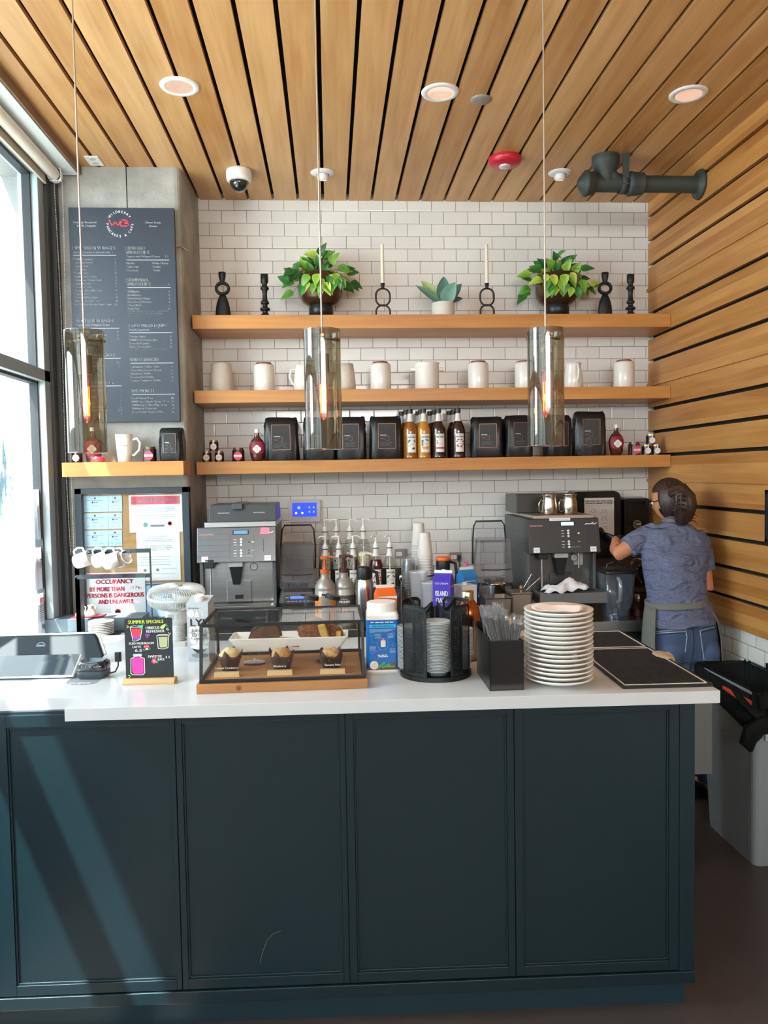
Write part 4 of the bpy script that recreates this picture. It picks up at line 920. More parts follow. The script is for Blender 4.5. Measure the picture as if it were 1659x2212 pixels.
# ---- middle shelf: white ceramics
CER = mat('off_white_ceramic', '#e6e0d8', .22, coat=.2); CERM = mat('matte_cream_ceramic', '#cfc5b8', .6, bump=.4, bscale=40); LIDW = mat('walnut_lid', '#7a4c34', .5)
YM = 4.58; k = YM/F_PX
def vessel(name, px, label, cat, prof, m_=None, n=40, **kw):
    t = thing(name, label, cat, on(px, kw.get('y', YM), S2, 800), 0); mb = MB(); mb.lathe([(r*k, z*k) for r, z in prof], n); mb.build('body', m_ or CER, t); return t
taper = [(0, 0), (25, 0), (25.3, 2), (23.5, 30), (21, 58), (20, 61), (18.5, 61), (18.5, 55), (0, 50)]
vessel('vase', 478, 'matte cream faceted vase nearest the column on the middle shelf', 'vase', taper, CERM)
canp = [(0, 0), (21.5, 0), (22.2, 2), (22.2, 54), (20.5, 57.5), (16, 58), (16, 60), (0, 60)]
for px, lab in ((570, 'white lidded canister between the cream vase and the pitcher'), (822, 'white lidded canister to the left of the handled pot'), (1033, 'white lidded canister to the right of the handled pot'), (1134, 'white lidded canister partly behind the right-end pendant lamp'), (1348, 'white lidded canister nearest the wooden wall')):
    t = vessel('canister', px, lab.replace('to the left of the handled pot', 'between the ribbed vase and the handled pot').replace('to the right of the handled pot', 'standing after the handled pot'), 'canister', canp)
    mb = MB(); mb.cyl((0, 0, 59.5*k), 15.5*k, 2.5*k, 28); mb.cyl((0, 0, 58.5*k), 17*k, 1.5*k, 28); mb.build('lid', LIDW, t, bevel=.0008)
vessel('vase', 745, 'white ribbed vase just behind the middle pendant lamp', 'vase', [(0, 0), (22, 0), (23, 10), (21, 35), (18, 58), (16.5, 58), (17, 50), (0, 48)], CERM)
for px, lab, hx in ((655, 'white pitcher beside the middle pendant lamp', 1), (1238, 'white pitcher with its handle to the front, right of the lamp glass', 0)):
    t = vessel('pitcher', px, lab.replace(', right of the lamp glass', ' between the last two canisters'), 'pitcher', [(0, 0), (20, 0), (21.5, 3), (20.5, 25), (16.5, 50), (17.5, 56), (16, 56), (15, 48), (0, 44)])
    mb = MB()
    if hx: mb.tube([(-16*k, 0, 48*k), (-26*k, 0, 46*k), (-29*k, 0, 32*k), (-24*k, 0, 18*k), (-20*k, 0, 14*k)], 2.4*k, 10)
    else: mb.tube([(3*k, -15*k, 50*k), (3*k, -25*k, 50*k), (3*k, -30*k, 38*k), (3*k, -28*k, 24*k), (3*k, -19*k, 14*k)], 3*k, 10)
    mb.build('handle', CER, t)
t = vessel('handled_pot', 922, 'wide white pot with two small lug handles at the middle of the shelf', 'pot', [(0, 0), (24, 0), (26, 4), (26, 54), (27.5, 58), (26, 59), (24.5, 56), (24, 12), (0, 8)])
for sx in (-1, 1):
    mb = MB(); mb.M = T3(sx*30*k, 0, 45*k) @ RY(PI/2); mb.prism(rrect(-4*k, -7*k, 4*k, 7*k, 2.5*k), -6*k, 6*k); mb.build('handle', CER, t, bevel=.002)

# ---- lowest shelf: coffee bags
BAG = mat('black_foil_bag', '#17191b', .38, bump=.35, bscale=16, spec=.5); FOIL = mat('copper_foil_line', '#b98a76', .35, .6); BAGP = mat('bag_label_black', '#1a1b1d', .45)
def coffee_bag(px, label, w_=72, h_=92, y=4.56, seed=0, rot=0, full=True, lh=None):
    k = y/F_PX; t = thing('coffee_bag', label, 'coffee bag', on(px, y, S3, 940), rot, None); W2, D2, Hh = w_*k/2, .052, h_*k
    mb = MB(); rnd = random.Random(seed); rings = []
    prof = [(0, .93, 1.0), (.04, 1.0, 1.06), (.3, .985, 1.12), (.6, .975, 1.05), (.82, .97, .92), (.93, .95, .66), (.985, .90, .42), (1.0, .86, .38)]
    for f, sx, sy in prof:
        q = []
        for i in range(32):
            a_ = 2*PI*i/32; ca, sa = math.cos(a_), math.sin(a_); pw = .36
            x = W2*sx*math.copysign(abs(ca)**pw, ca); y_ = D2*sy*math.copysign(abs(sa)**(pw*1.3), sa)
            wob = .0030*math.sin(5*a_+f*17+seed)+.0022*math.sin(11*a_-f*23+seed*2)+.0014*math.sin(17*a_+f*41); q.append(Vector((x+wob, y_+wob, Hh*f+(.0025*math.sin(3*a_+seed) if f > .9 else 0))))
        rings.append(q)
    mb.loft(rings); mb.build('bag_body', BAG, t)
    mb = MB(); mb.M = T3(0, -D2*1.145, 0) @ RX(.015) @ FRONT; lw, l0, l1 = W2*.53, Hh*.25, Hh*.82
    mb.flat([(-lw, l0), (lw, l0), (lw, l1), (-lw, l1)], 0, 1); mb.line([(-lw, l0), (lw, l0), (lw, l1), (-lw, l1)], .0013, 0, closed=True)
    mb.text('RESERVE', -lw*.75, l0+(l1-l0)*.52, .0045, lw*.68, 'L', 2, bold=.0003); mb.line([(-lw*.75, l0+(l1-l0)*.50), (-lw*.05, l0+(l1-l0)*.48)], .0005, 3)
    mb.line([(-lw*.72, l0+(l1-l0)*.38), (lw*.2, l0+(l1-l0)*.52), (lw*.15, l0+(l1-l0)*.30), (-lw*.75, l0+(l1-l0)*.42)], .0005, 0)
    for i in range(4): mb.line([(-lw*.75, l0+(l1-l0)*(.24-.045*i)), (lw*(.65-.15*(i % 3)), l0+(l1-l0)*(.24-.045*i))], .0010, 3)
    mb.build('front_label', [FOIL, BAGP, WINK, GREYINK], t)
    mb = MB(); mb.M = T3(lw*.60, -D2*1.145-.0006, l0+(l1-l0)*.60) @ RX(.015) @ FRONT @ RZ(PI/2); mb.text('Wildberry', 0, 0, .006, (l1-l0)*.30, 'L', 0); mb.line([((l1-l0)*.22, .004), ((l1-l0)*.30, .012)], .0007, 0); mb.build('brand_lettering', FOIL, t)
    return t
BL = [(608, 'first black coffee bag after the maple syrup bottle nearest the column', 73, 92, 4.55, 1, 0), (690, 'black coffee bag partly behind the middle pendant lamp', 70, 92, 4.56, 2, .06), (758, 'black coffee bag just clear of the middle pendant lamp', 64, 92, 4.55, 3, -.05), (833, 'black coffee bag touching the vanilla syrup bottles', 70, 92, 4.55, 4, .05),
      (1051, 'black coffee bag touching the raspberry syrup bottle', 70, 88, 4.55, 5, -.06), (1119, 'black coffee bag between the raspberry side bag and the right-end pendant', 60, 90, 4.53, 6, .05), (1204, 'black coffee bag seen half behind the right-end pendant lamp', 58, 90, 4.55, 7, .12), (1272, 'black coffee bag with the copper frame beside the right-end maple syrup', 70, 97, 4.54, 8, -.08)]
for px, lab, w_, h_, y, sd, rot in BL: coffee_bag(px, lab, w_, h_, y, sd, rot)
coffee_bag(1092, 'black coffee bag standing behind two others near the right-end pendant', 44, 84, 4.68, 9, 0)

# ---- syrup bottles
def liq(name, c, a_=.0): return mat('liquid_'+name, c, .15, spec=.7, coat=.6)
AMB = liq('amber', '#8a5418'); GOLD = liq('gold', '#b87f28'); DKR = liq('dark_red', '#2a1216'); DKB = liq('dark_brown', '#2b1a15'); PALE = liq('pale_yellow', '#d8c98c'); CLRL = liq('clear_syrup', '#b9bcb4'); REDL = liq('ruby', '#4f1526'); ORL = liq('rust', '#7c3a1e')
LBL = mat('label_white', '#ebe7e2', .55)
def label_art(mb, r, z0, z1, flavour):
    hw = .026; mb.band(r, -hw, hw, z0, z1, 0)
    W = dict(wrap=r)
    mb.text('MONIN', 0, z0+(z1-z0)*.78, .0095, .043, 'C', 1, z=.0010, bold=.0004, **W); mb.text('Le Sirop de', 0, z0+(z1-z0)*.90, .004, .026, 'C', 2, z=.0009, **W)
    zc_ = z0+(z1-z0)*.45; rnd = random.Random(hash(flavour) % 100 if False else len(flavour))
    def blob(x, y, s_, m_, n=7):
        mb.add([((r+.0010)*math.sin((x+s_*math.cos(2*PI*i/n))/r), y+s_*math.sin(2*PI*i/n), (r+.0010)*math.cos((x+s_*math.cos(2*PI*i/n))/r)) for i in range(n)], [tuple(range(n))], False, m_)
    if flavour == 'Vanilla':
        for x, y, s_, c in ((-.017, .018, .006, 3), (-.012, .022, .005, 3), (-.020, .010, .004, 3), (.014, .020, .005, 3), (.019, .014, .005, 3), (-.016, -.008, .004, 6), (-.020, -.013, .003, 6), (.006, -.026, .006, 7), (.013, -.024, .006, 7)): blob(x, zc_+y, s_, c)
    elif flavour == 'Mango':
        for x, y, s_, c in ((-.017, .018, .007, 3), (-.018, .006, .006, 3), (-.018, -.006, .006, 3), (.014, .021, .006, 3), (.003, .024, .005, 3), (-.014, -.020, .007, 8), (-.004, -.023, .007, 8), (.006, -.022, .007, 8), (.016, -.018, .007, 8), (-.009, -.028, .005, 8), (.012, -.028, .006, 8)): blob(x, zc_+y, s_, c)
    elif flavour == 'Salted Caramel':
        for x in range(-4, 5): blob(x*.0052, zc_-.024, .0050, 5)
        blob(-.019, zc_+.016, .004, 2); blob(-.018, zc_+.005, .004, 1)
    elif flavour == 'Raspberry':
        for x, y, s_, c in ((-.018, .012, .005, 5), (-.012, .022, .005, 3), (-.005, .024, .003, 7), (.006, .022, .005, 3), (.014, .024, .003, 5), (.019, .012, .006, 5), (-.016, -.012, .005, 5), (-.011, -.016, .005, 5), (-.014, -.008, .003, 3), (.006, -.017, .006, 3), (.015, -.014, .003, 5), (.019, -.004, .005, 5)): blob(x, zc_+y, s_, c)
    else:
        for x, y, s_, c in ((-.014, .010, .006, 3), (.012, .012, .005, 6), (-.006, -.016, .006, 8), (.010, -.014, .005, 3)): blob(x, zc_+y, s_, c)
    mb.text(flavour, 0, zc_-.002, .005, .024, 'C', 2, z=.0012, **W)
    for i in range(2): mb.text('- - - - - -', 0, z0+(z1-z0)*(.10-.05*i), .001, .030, 'C', 2, z=.0009, **W)
ART = [LBL, INK, GREYINK, mat('art_green', '#3e7d4d', .5), WINK, mat('art_red', '#c2334a', .5), mat('art_yellow', '#c7c04a', .5), mat('art_brown', '#6e4a30', .5), mat('art_orange', '#dfa13f', .5)]
CAPB = mat('bottle_cap_black', '#2a2e30', .4); NECKL = mat('neck_label', '#dedcda', .5); BGL = glass('bottle_glass', (.86, .88, .86), 1.2, .03)
BR = .041; BH = .29
def syrup(loc, label, liquid, flavour, rz=0, cap='cap', level=.8, pump=None, group=None, glassy=False, name='syrup_bottle'):
    t = thing(name, label, 'bottle', loc, rz, group)
    prof = [(0, 0), (BR-.003, 0), (BR, .004), (BR, .010), (BR-.002, .028), (BR-.0005, .032), (BR-.0005, .150), (BR-.0005, .165), (BR-.006, .185), (.022, .215), (.015, .232), (.0135, .262), (.0145, .268), (.0145, .274)]
    if glassy:
        mb = MB(); mb.lathe(prof, 28); mb.build('glass_body', BGL, t)
        lv = level*.2; lp = [(r-.003, z+.003 if z == 0 else z) for r, z in prof[1:] if z < lv]; rr = lp[-1][0]; mb = MB(); mb.lathe([(0, .003)]+lp+[(rr, lv), (0, lv)], 24); mb.build('syrup', liquid, t)
    else: mb = MB(); mb.lathe(prof+[(0, .274)], 28); mb.build('bottle_body', liquid, t)
    mb = MB(); mb.M = FRONT; label_art(mb, BR-.0003, .036, .142, flavour); mb.build('front_label', ART, t)
    mb = MB(); mb.lathe([(.0225, .215), (.0158, .232), (.0145, .260)], 24); mb.build('neck_label', NECKL, t)
    if pump is None: mb = MB(); mb.cyl((0, 0, .266), .0165, .024, 24, r2=.0158); mb.build('cap', CAPB, t, bevel=.0012)
    else: add_pump(t, .262, pump[0], pump[1], tube_m=glassy)
    return t
PW_ = mat('pump_white', '#e9e7e2', .4)
def add_pump(t, z, m_, rot, s_=1.0, tube_m=True, ring=True):
    mb = MB(); mb.M = T3(0, 0, z) @ RZ(rot)
    mb.cyl((0, 0, 0), .0165*s_, .018, 22); mb.cyl((0, 0, .018), .012*s_, .012, 18, r2=.009*s_); mb.cyl((0, 0, .030), .0055*s_, .032, 14)
    mb.ball((0, 0, .066), .009*s_, 12, 8, sc=(1, 1, .8)); mb.tube([(-.004, 0, .067), (.020*s_, 0, .070), (.034*s_, 0, .066), (.040*s_, 0, .058)], .0048*s_, 8)
    mb.build('pump', m_, t)
    if ring: mb = MB(); mb.cyl((0, 0, z-.004), .0168*s_, .005, 22); mb.build('pump_collar', CAPB, t)
    if tube_m: mb = MB(); mb.cyl((0, 0, .02), .0045, z-.02, 10); mb.build('dip_tube', PW_, t)
SB = [(887, 4.52, AMB, 'Vanilla', 'amber vanilla syrup bottle in the front row, beside the coffee bag'), (916, 4.52, GOLD, 'Mango', 'golden mango syrup bottle in the front row, with orange fruit on its label'), (948, 4.52, DKB, 'Salted Caramel', 'dark salted caramel syrup bottle in the front row, with a red band on its label'), (990, 4.52, DKR, 'Raspberry', 'very dark raspberry syrup bottle in the front row, with berries on its label')]
for i, (px, y, l_, fl, lab) in enumerate(SB):
    p = on(px, y, S3, 980); syrup(p, lab, l_, fl, rz=.12)
    for j in (1, 2):
        if i == 3 and j == 2: l2 = PALE
        else: l2 = l_
        q = on(px+(-9*j if i != 1 else -6*j), y+.09*j, S3, 980)
        syrup((q[0], q[1], q[2]), '%s syrup bottle hidden in the %s row behind the front %s bottle' % ({AMB: 'amber', GOLD: 'golden', DKB: 'dark brown', DKR: 'dark red', PALE: 'pale'}[l2], ['', 'second', 'third'][j], fl.lower()), l2, fl, rz=.12)
# ---- maple syrup bottles and jam jars
MAP = mat('maple_label', '#8f2038', .45); MAPL = liq('maple', '#4a1b16')
def maple(loc, label, z=1.0, face=0):
    t = thing('maple_syrup_bottle', label, 'bottle', loc, face)
    mb = MB(); mb.lathe([(0, 0), (.030, 0), (.034, .004), (.042, .045), (.046, .075), (.044, .095), (.034, .118), (.018, .135), (.0135, .150), (.0135, .168)], 32, sy=.55); mb.build('bottle_body', MAPL, t)
    mb = MB(); vs = []
    for (r, zz_) in ((.036, .022), (.0445, .06), (.0467, .078), (.0445, .098), (.037, .113)):
        for i in range(13): a_ = -PI/2+(i/12-.5)*2.2; vs.append((r*1.01*math.cos(a_), r*1.01*.55*math.sin(a_)-.0003, zz_))
    mb.add(vs, [(j*13+i, j*13+i+1, j*13+14+i, j*13+13+i) for j in range(4) for i in range(12)], True); mb.build('red_label', MAP, t)
    mb = MB(); mb.M = T3(0, -.0275, .070) @ FRONT
    q = [(.022*math.cos(a_)*(1+.12*math.cos(4*a_)), .021*math.sin(a_)*(1+.12*math.cos(4*a_))) for a_ in [2*PI*i/32 for i in range(32)]]; mb.flat(q, 0, 0)
    mb.text('Pure', 0, .006, .0042, .012, 'C', 1); mb.text('Maple', 0, -.001, .0042, .016, 'C', 1); mb.text('Syrup', 0, -.008, .0042, .015, 'C', 1); mb.text('- - - - -', 0, -.036, .001, .026, 'C', 0); mb.build('badge', [LBL, GREYINK], t)
    mb = MB(); mb.cyl((0, 0, .164), .0145, .020, 22, r2=.0135); mb.build('cap', WHITE, t, bevel=.001)
    mb = MB(); mb.tube([(.014, 0, .160), (.024, 0, .160), (.028, 0, .150), (.024, 0, .138), (.018, 0, .134)], .003, 8); mb.build('ear_handle', glass('ear_glass', (.8, .75, .72), 1.3), t)
maple(on(556, 4.53, S3, 980), 'maple syrup bottle with a dark red label beside the first coffee bag near the column')
maple(on(1331, 4.53, S3, 980), 'maple syrup bottle with a dark red label beside the jam jars at the wooden wall')
JAM = liq('jam', '#35111c'); JLID = mat('gold_jar_lid', '#b9a06a', .3, .7)
def jar(loc, label, big=False, face=0, art=0):
    t = thing('jam_jar', label, 'jar', loc, face); r, h = (.036, .066) if big else (.027, .052)
    mb = MB(); mb.prism([(r*math.cos(PI/6*i*(1)+.26), r*math.sin(PI/6*i+.26)) for i in range(12)], 0, h, scale=.98); mb.build('jar_body', JAM, t, bevel=.003)
    mb = MB(); mb.cyl((0, 0, h), r*.82, .013 if big else .010, 26); mb.build('lid', JLID if not big else mat('dark_gold_lid', '#6d6244', .35, .6), t, bevel=.001)
    mb = MB(); mb.M = T3(0, -r*.985-.0006, h*.48) @ FRONT
    if big: mb.disc(0, 0, r*.66, 20, .0004, 3); mb.flat([(-r*.60, -.006), (r*.60, -.006), (r*.60, .006), (-r*.60, .006)], .0009, 0); mb.text('wildberry', 0, -.002, .004, r*1.0, 'C', 2, z=.0013)
    else:
        mb.flat([(r*.66*math.cos(a_)*(1+.06*math.cos(8*a_)), r*.66*math.sin(a_)*(1+.06*math.cos(8*a_))) for a_ in [2*PI*i/24 for i in range(24)]], .0004, 0); mb.text('wildberry', 0, .000, .0025, r*.8, 'C', 1, z=.001); mb.text('~', 0, .005, .004, r*.5, 'C', 1, z=.001)
        mb.flat([(-.004, h*.52), (.004, h*.52), (.004, h*.52+.012), (-.004, h*.52+.012)], .0004, 0); mb.flat([(-.004, h*.28), (.004, h*.28), (.004, h*.55), (-.004, h*.55)], .0006, 0)
    mb.build('label', [LBL, GREYINK, mat('jar_red', '#b02a44', .5), mat('jar_pink', '#d0566c', .5)], t); return t
kk = 4.53/F_PX
p1 = on(447, 4.53, S3, 980); jar(p1, 'small dark jam jar nearest the column, lower pair'); p2 = on(474, 4.53, S3, 980); jar(p2, 'small dark jam jar in the lower pair, farther from the column'); jar(((p1[0]+p2[0])/2+.006, 4.53, S3+.062), 'small dark jam jar stacked on the pair by the column')
jar(on(515, 4.53, S3, 980), 'larger jam jar with a pink round label beside the column-side maple syrup', True)
jar(on(1370, 4.53, S3, 980), 'larger jam jar with a slanted band label beside the wooden-wall maple syrup', True, .1)
p1 = on(1396, 4.52, S3, 980); jar(p1, 'small jam jar in the right-end pair, beside the larger jar'); p2 = on(1419, 4.52, S3, 980); p2 = (p1[0]+.0575, 4.52, S3); jar(p2, 'small jam jar in the right-end pair, nearest the wooden wall'); jar(((p1[0]+p2[0])/2-.003, 4.52, S3+.062), 'small jam jar stacked on the pair by the wooden wall')

# ================================================================== COLUMN: menu board, shelf things, notice cabinet
YB = 4.262
def zoomY(ox, oy, s_, y):
    def f(x, z_): p = PY(ox+x/s_, oy+z_/s_, y); return p.x, p.z
    return f
t = thing('menu_board', 'large dark menu board listing espresso drinks, smoothies and snacks on the concrete column', 'menu board', (-1.08, YB, 1.95))
a = PY(152, 448, YB); b = PY(390, 910, YB); a2 = PY(371, 448, YB)
X0, X1, Z0, Z1 = -1.345, (a2.x+b.x)/2+.004, b.z, a.z
mb = MB(); mb.box(X0, X1, YB, YB+.030, Z0, Z1); mb.build('board', mat('menu_slate', '#28323f', .42), t, world=True, bevel=.001)
mb = MB(); mb.tube([(X1, YB+.02, PY(397, 530, YB).z), (X1+.02, YB+.025, PY(397, 530, YB).z+.004), (-.765, 4.31, PY(397, 530, YB).z), (-.752, 4.36, PY(397, 530, YB).z)], .004, 6); mb.build('hanging_chain', CHROME, t, world=True)
z1 = zoomY(100, 340, 3.685, YB)
pxm = 3.685*F_PX/YB   # zoom px per metre (near axis)
mb = MB(); mb.M = T3(0, YB-.0012, 0) @ FRONT
def mt(s_, x, yb, h, w_=None, al='L', m_=0, bold=0):
    X, Z = z1(x, yb); W = None
    if w_: W = abs(z1(x+w_, yb)[0]-X) if al == 'L' else abs(z1(x-w_, yb)[0]-X)
    mb.text(s_, X, Z, h/pxm, W, al, m_, bold=bold)
def rule(x0_, x1_, y): A = z1(x0_, y); B = z1(x1_, y); mb.line([A, (B[0], A[1])], .0018, 0)
mt('Freshly Roasted', 218, 525, 15, 180, bold=.0006); mt('100% Organic', 246, 552, 15, 152, bold=.0006); mt('Direct Trade', 790, 527, 15, 120, bold=.0006); mt('Beans', 822, 555, 15, 60, bold=.0006)
mt('ESPRESSO BEVERAGES', 210, 733, 24, 340, bold=.0006); mt('sub oat, coconut or almond milk  1', 212, 762, 12, 315, m_=2); rule(214, 557, 780)
L_ = ['Double Espresso 3', 'Cafe Americano 4', 'Cappuccino 5', 'Cafe Latte 5', 'Vanilla Latte 6', 'Vanilla Berry Latte 6', 'Cinnamon Honey Latte 6', 'Caramel Latte 6', 'Hazelnut Latte 6', 'Honey Toffee Nut Latte 6', 'Maple Latte 6', 'Caramel Macchiato 6', 'Salted Caramel Latte 6', 'Iced Shaken Brown Sugar Latte 6.5']
wd = [160, 157, 117, 104, 122, 182, 224, 140, 142, 224, 116, 193, 210, 294]
for i, s_ in enumerate(L_): nm, pr = s_.rsplit(' ', 1); y = 818+i*27.7; mt(nm, 213+i*1.15, y, 14, wd[i], bold=.0004); mt(pr, 555+i*1.15, y, 16, None, 'R', bold=.0004)
mt('MOCHA BEVERAGES', 234, 1314, 24, 303, bold=.0006); mt('Topped with Whipped Cream', 236, 1341, 14, 270, m_=2); rule(240, 582, 1361)
for i, (s_, w_) in enumerate((('Cafe Mocha', 100), ('White Chocolate Mocha', 240), ('Raspberry Mocha', 232))): mt(s_, 242+i, 1394+i*28, 14, w_, bold=.0004); mt('6', 575+i*1.5, 1396+i*28, 16, None, 'R', bold=.0004)
mt('BREWED BEVERAGES', 246, 1587, 24, 300, bold=.0006); rule(250, 592, 1601)
for i, (s_, w_, p_r) in enumerate((('Cold Brew', 100, '4.5'), ('French Press Coffee', 243, '4'))): mt(s_, 252+i, 1640+i*29, 14, w_, bold=.0004); mt(p_r, 589+i*1.5, 1642+i*29, 16, None, 'R', bold=.0004)
mt('TEA BEVERAGES', 258, 1806, 24, 280, bold=.0006); rule(262, 600, 1822)
for i, (s_, w_, p_r) in enumerate((('Chai Tea Latte', 215, '6'), ('Hot Tea', 90, '5'), ('Matcha Latte', 130, '6'), ('Iced Tea', 100, '5'), ('Lemonade', 120, '5'), ('Hot Chocolate', 224, '4'), ('Steamed Milk', 222, '4.5'), ('Cider', 80, '5'))): mt(s_, 264+i, 1862+i*26.5, 14, w_, bold=.0004); mt(p_r, 598+i*1.2, 1864+i*26.5, 16, None, 'R', bold=.0004)
mt('ESPRESSO', 632, 735, 24, 155, bold=.0006); mt('SMOOTHIES', 634, 768, 24, 185, bold=.0006); mt('Topped with Whipped Cream', 636, 796, 14, 268, m_=2); mt('6.5', 972, 796, 16, None, 'R', bold=.0004); rule(640, 980, 817)
for s_, x, y, w_ in (('Mocha', 638, 851, 65), ('Toffee Nut', 638, 879, 100), ('Caramel', 640, 907, 87), ('White Mocha', 842, 851, 130), ('Vanilla', 845, 879, 66), ('Turtle', 848, 907, 57)): mt(s_, x, y, 15, w_, bold=.0004)
mt('HOMEMADE', 642, 989, 24, 180, bold=.0006); mt('SMOOTHIES', 644, 1021, 24, 186, bold=.0006); mt('6', 981, 1021, 17, None, 'R', bold=.0004); rule(648, 990, 1038)
for i, (s_, w_, p_r) in enumerate((('Wildberry', 98, '6'), ('Strawberry', 109, '6'), ('Strawberry Mango', 182, '6'), ('Strawberry Banana', 189, '6'), ('Oreo Blast', 107, '6'), ('Iron Man', 89, '15'))): mt(s_, 646+i, 1076+i*27.2, 15, w_, bold=.0004); mt(p_r, 984+i*1, 1077+i*27.2, 16, None, 'R', bold=.0004)
for i, (s_, w_) in enumerate((('oat milk, banana, cashew butter, vegan protein,', 316), ('cacao, maca, flax & mace oil, seed blend,', 276), ('dates, honey', 88))): mt(s_, 652, 1228+i*18, 8, w_, m_=0, bold=.0002)
mt('COLD PRESSED JUICE', 657, 1352, 24, 316, bold=.0006); mt('Freshly Squeezed', 659, 1380, 14, 158, m_=2); rule(662, 1003, 1397)
for i, (s_, w_, p_r) in enumerate((('Orange Juice', 130, '6'), ('Wildberry Orange Juice', 232, '6'), ('Grapefruit Juice', 156, '5'), ('Super Green Juice', 176, '11'))): mt(s_, 660+i*1.5, 1434+i*27, 15, w_, bold=.0004); mt(p_r, 998+i, 1434+i*27, 16, None, 'R', bold=.0004)
mt('kale, celery, cucumber, apple, lemon, ginger', 665, 1532, 8, 296, bold=.0002)
mt('BAKED SNACKS', 667, 1621, 24, 228, bold=.0006); rule(672, 1014, 1639)
for i, (s_, w_) in enumerate((('Cinnamon Coffee Cake', 227), ('Chocolate Banana Bread', 245), ('Blueberry Muffin', 160), ('Banana Nut Muffin', 183), ('Lemon Cranberry Muffin', 235))): mt(s_, 671+i, 1675+i*27.2, 15, w_, bold=.0004); mt('4', 1006+i, 1675+i*27.2, 16, None, 'R', bold=.0004)
mt('WB MERCH', 679, 1872, 24, 176, bold=.0006); rule(683, 1024, 1888)
for i, (s_, w_, p_r) in enumerate((('Local Honey 9 oz.', 172, '10'), ('100% Pure Maple Syrup 12 oz.', 302, '15'), ('Wildberry Coffee Mug 16 oz.', 282, '15'), ('Wildberry Preserves', 195, '11'), ('12 oz French Roast Coffee', 251, '16'))): mt(s_, 680+i, 1925+i*27.2, 15, w_, bold=.0004); mt(p_r, 1016+i, 1925+i*27.2, 16, None, 'R', bold=.0004)
# round logo
C_ = z1(586, 530); RL = 84/pxm
def arc_text(s_, a0_, a1_, inward=False):
    for i, ch_ in enumerate(s_):
        if ch_ == ' ': continue
        a_ = a0_+(a1_-a0_)*i/(len(s_)-1); vs_, fs_ = text_geo(ch_); cx_ = sum(v.x for v in vs_)/len(vs_); h_ = 18/pxm/.7
        R0 = RL if not inward else RL+18/pxm
        tn_ = a_-PI/2 if not inward else a_+PI/2
        o_ = (C_[0]+R0*math.cos(a_), C_[1]+R0*math.sin(a_))
        P = []
        for v in vs_:
            x, y = (v.x-cx_)*h_, v.y*h_; P.append((o_[0]+x*math.cos(tn_)-y*math.sin(tn_), o_[1]+x*math.sin(tn_)+y*math.cos(tn_), .0006))
        mb.add(P, fs_, False, 0)
arc_text('WILDBERRY', math.radians(143), math.radians(37)); arc_text('PANCAKES & CAFE', math.radians(182), math.radians(358), True)
X, Z = z1(500, 548); mb.line([z1(500, 498), z1(525, 548), z1(552, 510), z1(572, 548), z1(598, 495)], .0062, 1); mb.line([z1(600, 503), z1(592, 549), z1(650, 545), z1(658, 528), z1(610, 524), z1(655, 512), z1(645, 500), z1(590, 500)], .0055, 1)
mb.build('lettering', [WINK, mat('logo_red', '#c9404e', .5), mat('grey_lettering', '#9aa3ad', .6)], t, world=True)
# things on the short shelf
YK = 4.19; kq = YK/F_PX
t = thing('coffee_mug', 'tall white latte mug with red script on the short shelf', 'mug', on(269, YK, S3, 980), 0)
mb = MB(); mb.lathe([(r*kq, z*kq) for r, z in [(0, 0), (13, 0), (14, 2), (18.5, 58), (17.3, 58), (13, 5), (0, 4)]], 36); mb.build('mug_body', WHITEP, t)
mb = MB(); mb.tube([(17*kq, 0, 47*kq), (27*kq, 0, 50*kq), (33*kq, 0, 40*kq), (31*kq, 0, 25*kq), (20*kq, 0, 14*kq), (15.5*kq, 0, 15*kq)], 2.8*kq, 10); mb.build('handle', WHITEP, t)
mb = MB(); mb.M = FRONT; mb.text('wildberry', 0, 33*kq, 3*kq, 24*kq, 'C', 0, wrap=17.0*kq); mb.build('script', RED, t)
jar(on(324, YK, S3, 985), 'larger jam jar with a pink label between the latte mug and small coffee bag', True)
t = coffee_bag(372, 'smaller slate-coloured coffee bag at the end of the short shelf', 48, 70, 4.20, 21, -.05)
maple(on(202, YK, S3, 985), 'maple syrup bottle with a cream badge seen through the left pendant glass')
jar(on(167, YK, S3, 985), 'small jar at the window end of the short shelf', False); 
mb = MB(); mb.lathe([(0, 0), (.030, 0), (.036, .010), (.040, .028), (.036, .028), (0, .02)], 28, sy=.8); o = one(mb, 'soap_dish', liq('red_dish', '#d8344c'), 'small red glass dish in front of the maple syrup on the short shelf', 'dish'); o.location = on(212, 4.135, S3, 985)
# notice cabinet --------------------------------------------------
YN = 4.245
A = PY(160, 1056, YN); B = PY(408, 1054, YN); NX0, NX1, NZ1 = A.x, B.x-.002, A.z; NZ0 = PY(300, 1345, YN).z
t = thing('notice_board', 'glazed notice board with a dark frame full of permits on the column', 'notice board', ((NX0+NX1)/2, YN, NZ0))
mb = MB(); fwid = .036
mb.box(NX0, NX0+fwid, YN, yc-.001, NZ0, NZ1); mb.box(NX1-fwid, NX1, YN, yc-.001, NZ0, NZ1); mb.box(NX0, NX1, YN, yc-.001, NZ1-.030, NZ1); mb.box(NX0, NX1, YN, yc-.001, NZ0, NZ0+.022)
mb.build('frame', mat('slate_frame', '#27343f', .45), t, world=True, bevel=.002)
mb = MB(); mb.box(NX0+.01, NX1-.01, yc-.014, yc-.006, NZ0+.01, NZ1-.01); mb.build('cork_back', mat('kraft_cork', '#b78f5e', .8, var=.08, vscale=40), t, world=True)
mb = MB(); mb.box(NX0+.03, NX1-.03, YN+.010, YN+.013, NZ0+.015, NZ1-.02); mb.build('glass_door', GLASS, t, world=True)
YPp = yc-.018; z2 = zoomY(0, 900, 3.770, YPp)
